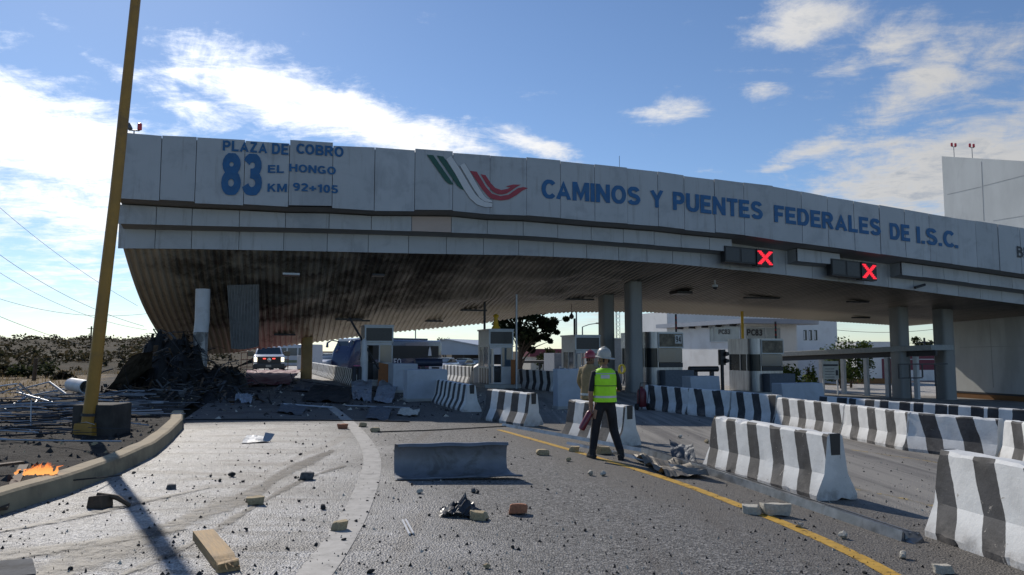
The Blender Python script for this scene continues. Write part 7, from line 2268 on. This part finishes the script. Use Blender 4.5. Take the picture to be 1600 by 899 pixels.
def helmet(t, R, mat, brim_back=.06, ridge=True, name='helmet'):
    b = MB(); b.M = R
    rings = []
    for (r, z) in ((1.30, .035), (1.32, .045), (1.10, .055), (1.08, .09), (1.0, .14), (.80, .18), (.45, .205), (.05, .212)):
        ring = []
        for k in range(24):
            a = 2 * pi * k / 24; ex = (brim_back if (sin(a) < 0 and r > 1.2) else 0) * -sin(a)
            ring.append(b.vert((.098 * r * cos(a), .122 * r * sin(a) - ex, z)))
        rings.append(ring)
    for r0, r1 in zip(rings, rings[1:]):
        for k in range(24): b.face((r0[k], r0[(k + 1) % 24], r1[(k + 1) % 24], r1[k]))
    b.face(rings[0][::-1]); b.face(rings[-1])
    h = b.build(name, mat, t, smooth=True)
    b = MB(); b.M = R; b.tube([(0, -.12, .10), (0, -.08, .19), (0, 0, .222), (0, .08, .19), (0, .12, .10)], .014, 6)
    for a in (.9, -.9): b.tube([(.06 * a, -.10, .09), (.065 * a, 0, .19), (.06 * a, .10, .09)], .008, 5)
    b.build('ridge', mat, h, smooth=True)
    b = MB(); b.M = R; b.tube([(.105, .0, .04), (.088, .03, -.05), (.03, .075, -.12), (-.03, .075, -.12), (-.088, .03, -.05), (-.105, 0, .04)], .006, 5); b.build('chin_strap', M['black'], h)
    return h


# person walking away in the lime vest
pp_ = G(946, 717)
per = thing('person', 'person seen from behind in a lime vest, black clothes and white helmet', 'person', pp_, radians(6))
J = {'pelvis': ((0, 0, .94), (.150, .115)), 'waist': ((0, .005, 1.10), (.150, .110)), 'chest': ((0, .0, 1.30), (.180, .120)), 'upper': ((0, -.01, 1.42), (.150, .095)), 'neck': ((0, .0, 1.50), .056), 'skull': ((-.005, .03, 1.60), .060),
     'lsh': ((-.185, -.01, 1.42), .068), 'lel': ((-.245, -.03, 1.13), .050), 'lwr': ((-.235, .02, .88), .032),
     'rsh': ((.185, -.01, 1.42), .068), 'rel': ((.265, -.01, 1.15), .050), 'rwr': ((.20, .22, 1.14), .032),
     'lhip': ((-.10, 0, .88), .100), 'lkn': ((-.155, .07, .48), .084), 'lan': ((-.215, .02, .12), .066), 'lto': ((-.25, .17, .04), .042),
     'rhip': ((.10, 0, .88), .100), 'rkn': ((.155, .05, .48), .084), 'ran': ((.235, -.10, .13), .066), 'rto': ((.29, .03, .04), .042)}
Bn = [('pelvis', 'waist', 0), ('waist', 'chest', 0), ('chest', 'upper', 0), ('upper', 'neck', 1), ('neck', 'skull', 1), ('upper', 'lsh', 0), ('lsh', 'lel', 0), ('lel', 'lwr', 1), ('upper', 'rsh', 0), ('rsh', 'rel', 0), ('rel', 'rwr', 1),
      ('pelvis', 'lhip', 0), ('lhip', 'lkn', 0), ('lkn', 'lan', 0), ('lan', 'lto', 2), ('pelvis', 'rhip', 0), ('rhip', 'rkn', 0), ('rkn', 'ran', 0), ('ran', 'rto', 2)]
add_hand(J, Bn, 'l', 'lwr', (-.05, .12, -1), (.2, 1, .1), 1, .6); add_hand(J, Bn, 'r', 'rwr', (-.5, .8, .1), (0, .1, 1), 1, .5)
skin_body(per, J, Bn, [M['cloth_black'], M['skin'], M['rubber']])
ho, R = head_parts(per, Vector((-.005, .045, 1.655)), radians(38), radians(8), M['skin'])
helmet(ho, R, M['helmet_white'])
def torso_shell(b, rings, n=28, cap=False):
    rr = [[b.vert((cx + rx * cos(2 * pi * k / n), cy + ry * sin(2 * pi * k / n) * (1 if sin(2 * pi * k / n) > 0 else 1.0), z)) for k in range(n)] for (rx, ry, cx, cy, z) in rings]
    for r0, r1 in zip(rr, rr[1:]):
        for k in range(n): b.face((r0[k], r0[(k + 1) % n], r1[(k + 1) % n], r1[k]))
    if cap: b.face(rr[-1])
VR = [(.205, .165, 0, 0, .95), (.196, .158, 0, 0, 1.05), (.196, .158, 0, 0, 1.15), (.205, .162, 0, 0, 1.28), (.205, .150, 0, -.01, 1.40), (.185, .125, 0, -.01, 1.46), (.12, .09, 0, -.01, 1.505), (.085, .075, 0, -.005, 1.515)]
b = MB(); torso_shell(b, VR); vest = b.build('safety_vest', M['vest'], per, smooth='all')
def vr(z):
    return [interp(z, [(r[4], r[k]) for r in VR]) for k in range(4)]
def tape(z0, z1, mat, name):
    b = MB(); rr = []
    for z in (z0, (z0 + z1) / 2, z1):
        rx, ry, cx, cy = vr(z); rr.append((rx + .003, ry + .003, cx, cy, z))
    torso_shell(b, rr); return b.build(name, mat, vest, smooth='all')
tape(1.215, 1.228, M['black'], 'dark_seam'); tape(1.02, 1.055, M['reflect'], 'reflective_band'); tape(1.42, 1.435, M['reflect'], 'reflective_band')
b = MB(); pv = None
for k in range(9):
    a = radians(-118 + k * 5.2) 
    r = []
    for z in (1.345, 1.375, 1.405):
        rx, ry, cx, cy = vr(z); r.append(b.vert((cx + (rx + .006) * cos(a), cy + (ry + .006) * sin(a), z)))
    if pv:
        for q in range(2): b.face((pv[q], r[q], r[q + 1], pv[q + 1]))
    pv = r
b.build('back_label', M['reflect'], vest, smooth='all')
for s in (-1, 1):
    b = MB(); nm = 'lan' if s < 0 else 'ran'; a_ = Vector(J[nm][0]); to = Vector(J['lto' if s < 0 else 'rto'][0]); d = (to - a_).normalized(); sd_ = Vector((d.y, -d.x, 0)).normalized()
    dz = Vector((d.x, d.y, 0)).normalized()
    b.tube([(a_.x, a_.y, .17), (a_.x, a_.y, .08)], [.058, .062], 12); 
    heel = Vector((a_.x, a_.y, 0)) - dz * .08; tip = Vector((a_.x, a_.y, 0)) + dz * .19
    b.tube([heel + Vector((0, 0, .05)), heel + dz * .08 + Vector((0, 0, .055)), tip - dz * .06 + Vector((0, 0, .045)), tip + Vector((0, 0, .035))], [.040, .054, .050, .028], 12)
    b.tube([heel + Vector((0, 0, .012)), heel + dz * .14 + Vector((0, 0, .012)), tip + Vector((0, 0, .012))], [.035, .046, .030], 10)
    b.build('boot', M['rubber'], per, smooth=True)
# extinguisher in the left hand
hw_ = per.matrix_basis @ Vector((-.235, .045, .80)) if False else (Matrix.Translation(pp_) @ Matrix.Rotation(radians(6), 4, 'Z')) @ Vector((-.235, .045, .79))
t = thing('fire_extinguisher', 'dark red hand extinguisher held low in the left hand of the person in the vest', 'extinguisher', hw_, 0)
t.rotation_euler = (0, radians(28), radians(6))
MB().lathe([(.01, -.30), (.052, -.285), (.058, -.25), (.058, .02), (.04, .06), (.018, .075), (.018, .10)], 16, (0, 0, -.06)).build('cylinder', mk('ext_red', (.16, .012, .03), .35, coat=.4), t, smooth=True)
MB().tube([(-.02, 0, .03), (-.03, .03, .055), (-.02, .09, .05)], .008, 6).build('lever', M['black'], t)

# firefighter behind the barrier
p2 = at(921, 600, 17.0); g2 = gz(p2.x, p2.y)
fr = thing('person', 'firefighter in a tan coat and red helmet standing behind the barrier', 'person', (p2.x, p2.y, g2), radians(-35))
J = {'pelvis': ((0, 0, .95), (.160, .130)), 'waist': ((0, 0, 1.10), (.165, .130)), 'chest': ((0, 0, 1.30), (.195, .140)), 'upper': ((0, 0, 1.43), (.165, .11)), 'neck': ((0, .02, 1.52), .060), 'skull': ((0, .04, 1.60), .06),
     'lsh': ((-.20, 0, 1.43), .080), 'lel': ((-.26, -.02, 1.15), .066), 'lwr': ((-.22, .12, .95), .045),
     'rsh': ((.20, 0, 1.43), .080), 'rel': ((.40, .06, 1.24), .064), 'rwr': ((.56, .20, 1.32), .042),
     'lhip': ((-.10, 0, .88), .11), 'lkn': ((-.11, .02, .48), .085), 'lan': ((-.12, 0, .10), .06), 'lto': ((-.13, .15, .05), .05),
     'rhip': ((.10, 0, .88), .11), 'rkn': ((.12, .02, .48), .085), 'ran': ((.13, 0, .10), .06), 'rto': ((.15, .15, .05), .05)}
Bn = [('pelvis', 'waist', 0), ('waist', 'chest', 0), ('chest', 'upper', 0), ('upper', 'neck', 1), ('neck', 'skull', 1), ('upper', 'lsh', 0), ('lsh', 'lel', 0), ('lel', 'lwr', 0), ('upper', 'rsh', 0), ('rsh', 'rel', 0), ('rel', 'rwr', 0),
      ('pelvis', 'lhip', 0), ('lhip', 'lkn', 0), ('lkn', 'lan', 0), ('lan', 'lto', 2), ('pelvis', 'rhip', 0), ('rhip', 'rkn', 0), ('rkn', 'ran', 0), ('ran', 'rto', 2)]
add_hand(J, Bn, 'l', 'lwr', (.2, .4, -1), (.2, 1, .3), 3, .6); add_hand(J, Bn, 'r', 'rwr', (.5, .6, .7), (-.5, .4, .3), 3, .5)
skin_body(fr, J, Bn, [M['coat'], M['skin'], M['rubber'], M['glove']])
ho, R = head_parts(fr, Vector((0, .05, 1.66)), radians(-25), 0, M['skin'])
helmet(ho, R, M['helmet_red'])
b = MB(); torso_shell(b, [(.215, .18, 0, 0, .78), (.205, .17, 0, 0, 1.0), (.212, .17, 0, 0, 1.28), (.20, .14, 0, 0, 1.42), (.14, .11, 0, 0, 1.50), (.09, .085, 0, .01, 1.56)]); ct = b.build('turnout_coat', M['coat'], fr, smooth='all')
b = MB(); torso_shell(b, [(.216, .18, 0, 0, .86), (.214, .178, 0, 0, .91)]); b.build('reflective_band', M['reflect'], ct, smooth='all')
# coil of yellow strap held up by the firefighter
q = at(971, 577, 14.9)
t = thing('hose_coil', 'yellow and black coiled strap beside the shoulder of the person in the vest', 'strap', q, 0)
b = MB()
for k in range(3): b.tube([(.055 * cos(a) + .012 * k, .02 * k, .085 * sin(a)) for a in [2 * pi * j / 14 for j in range(15)]], .016, 6)
b.build('coil', M['glove'], t, smooth=True)
b = MB(); b.tube([(.05, 0, -.07), (.06, .02, -.2), (.03, .02, -.3)], .014, 6); b.build('strap_end', M['black'], t)
# wheeled extinguisher
p = G(1003, 641); t = thing('wheeled_extinguisher', 'dark red wheeled extinguisher with a handle standing at the end of the long barrier row', 'extinguisher', p, .3)
MB().lathe([(.03, .10), (.15, .12), (.17, .18), (.17, .62), (.12, .72), (.05, .76), (.05, .82)], 18).build('tank', mk('ext_dark_red', (.14, .012, .018), .4), t, smooth=True)
MB().tube([(-.16, -.10, .15), (-.18, -.18, .70), (-.15, -.22, .95), (.15, -.22, .95), (.18, -.18, .70), (.16, -.10, .15)], .016, 6).build('handle', M['black'], t, smooth=True)
for s in (-1, 1): MB().lathe([(.02, -.03), (.12, -.025), (.12, .025), (.02, .03)], 16, (s * .22, -.05, .12), 'x').build('wheel', M['rubber'], t, smooth=True)
MB().tube([(0, .05, .80), (.16, .14, .70), (.20, .10, .45), (.12, .17, .30)], .014, 6).build('hose', M['black'], t, smooth=True)
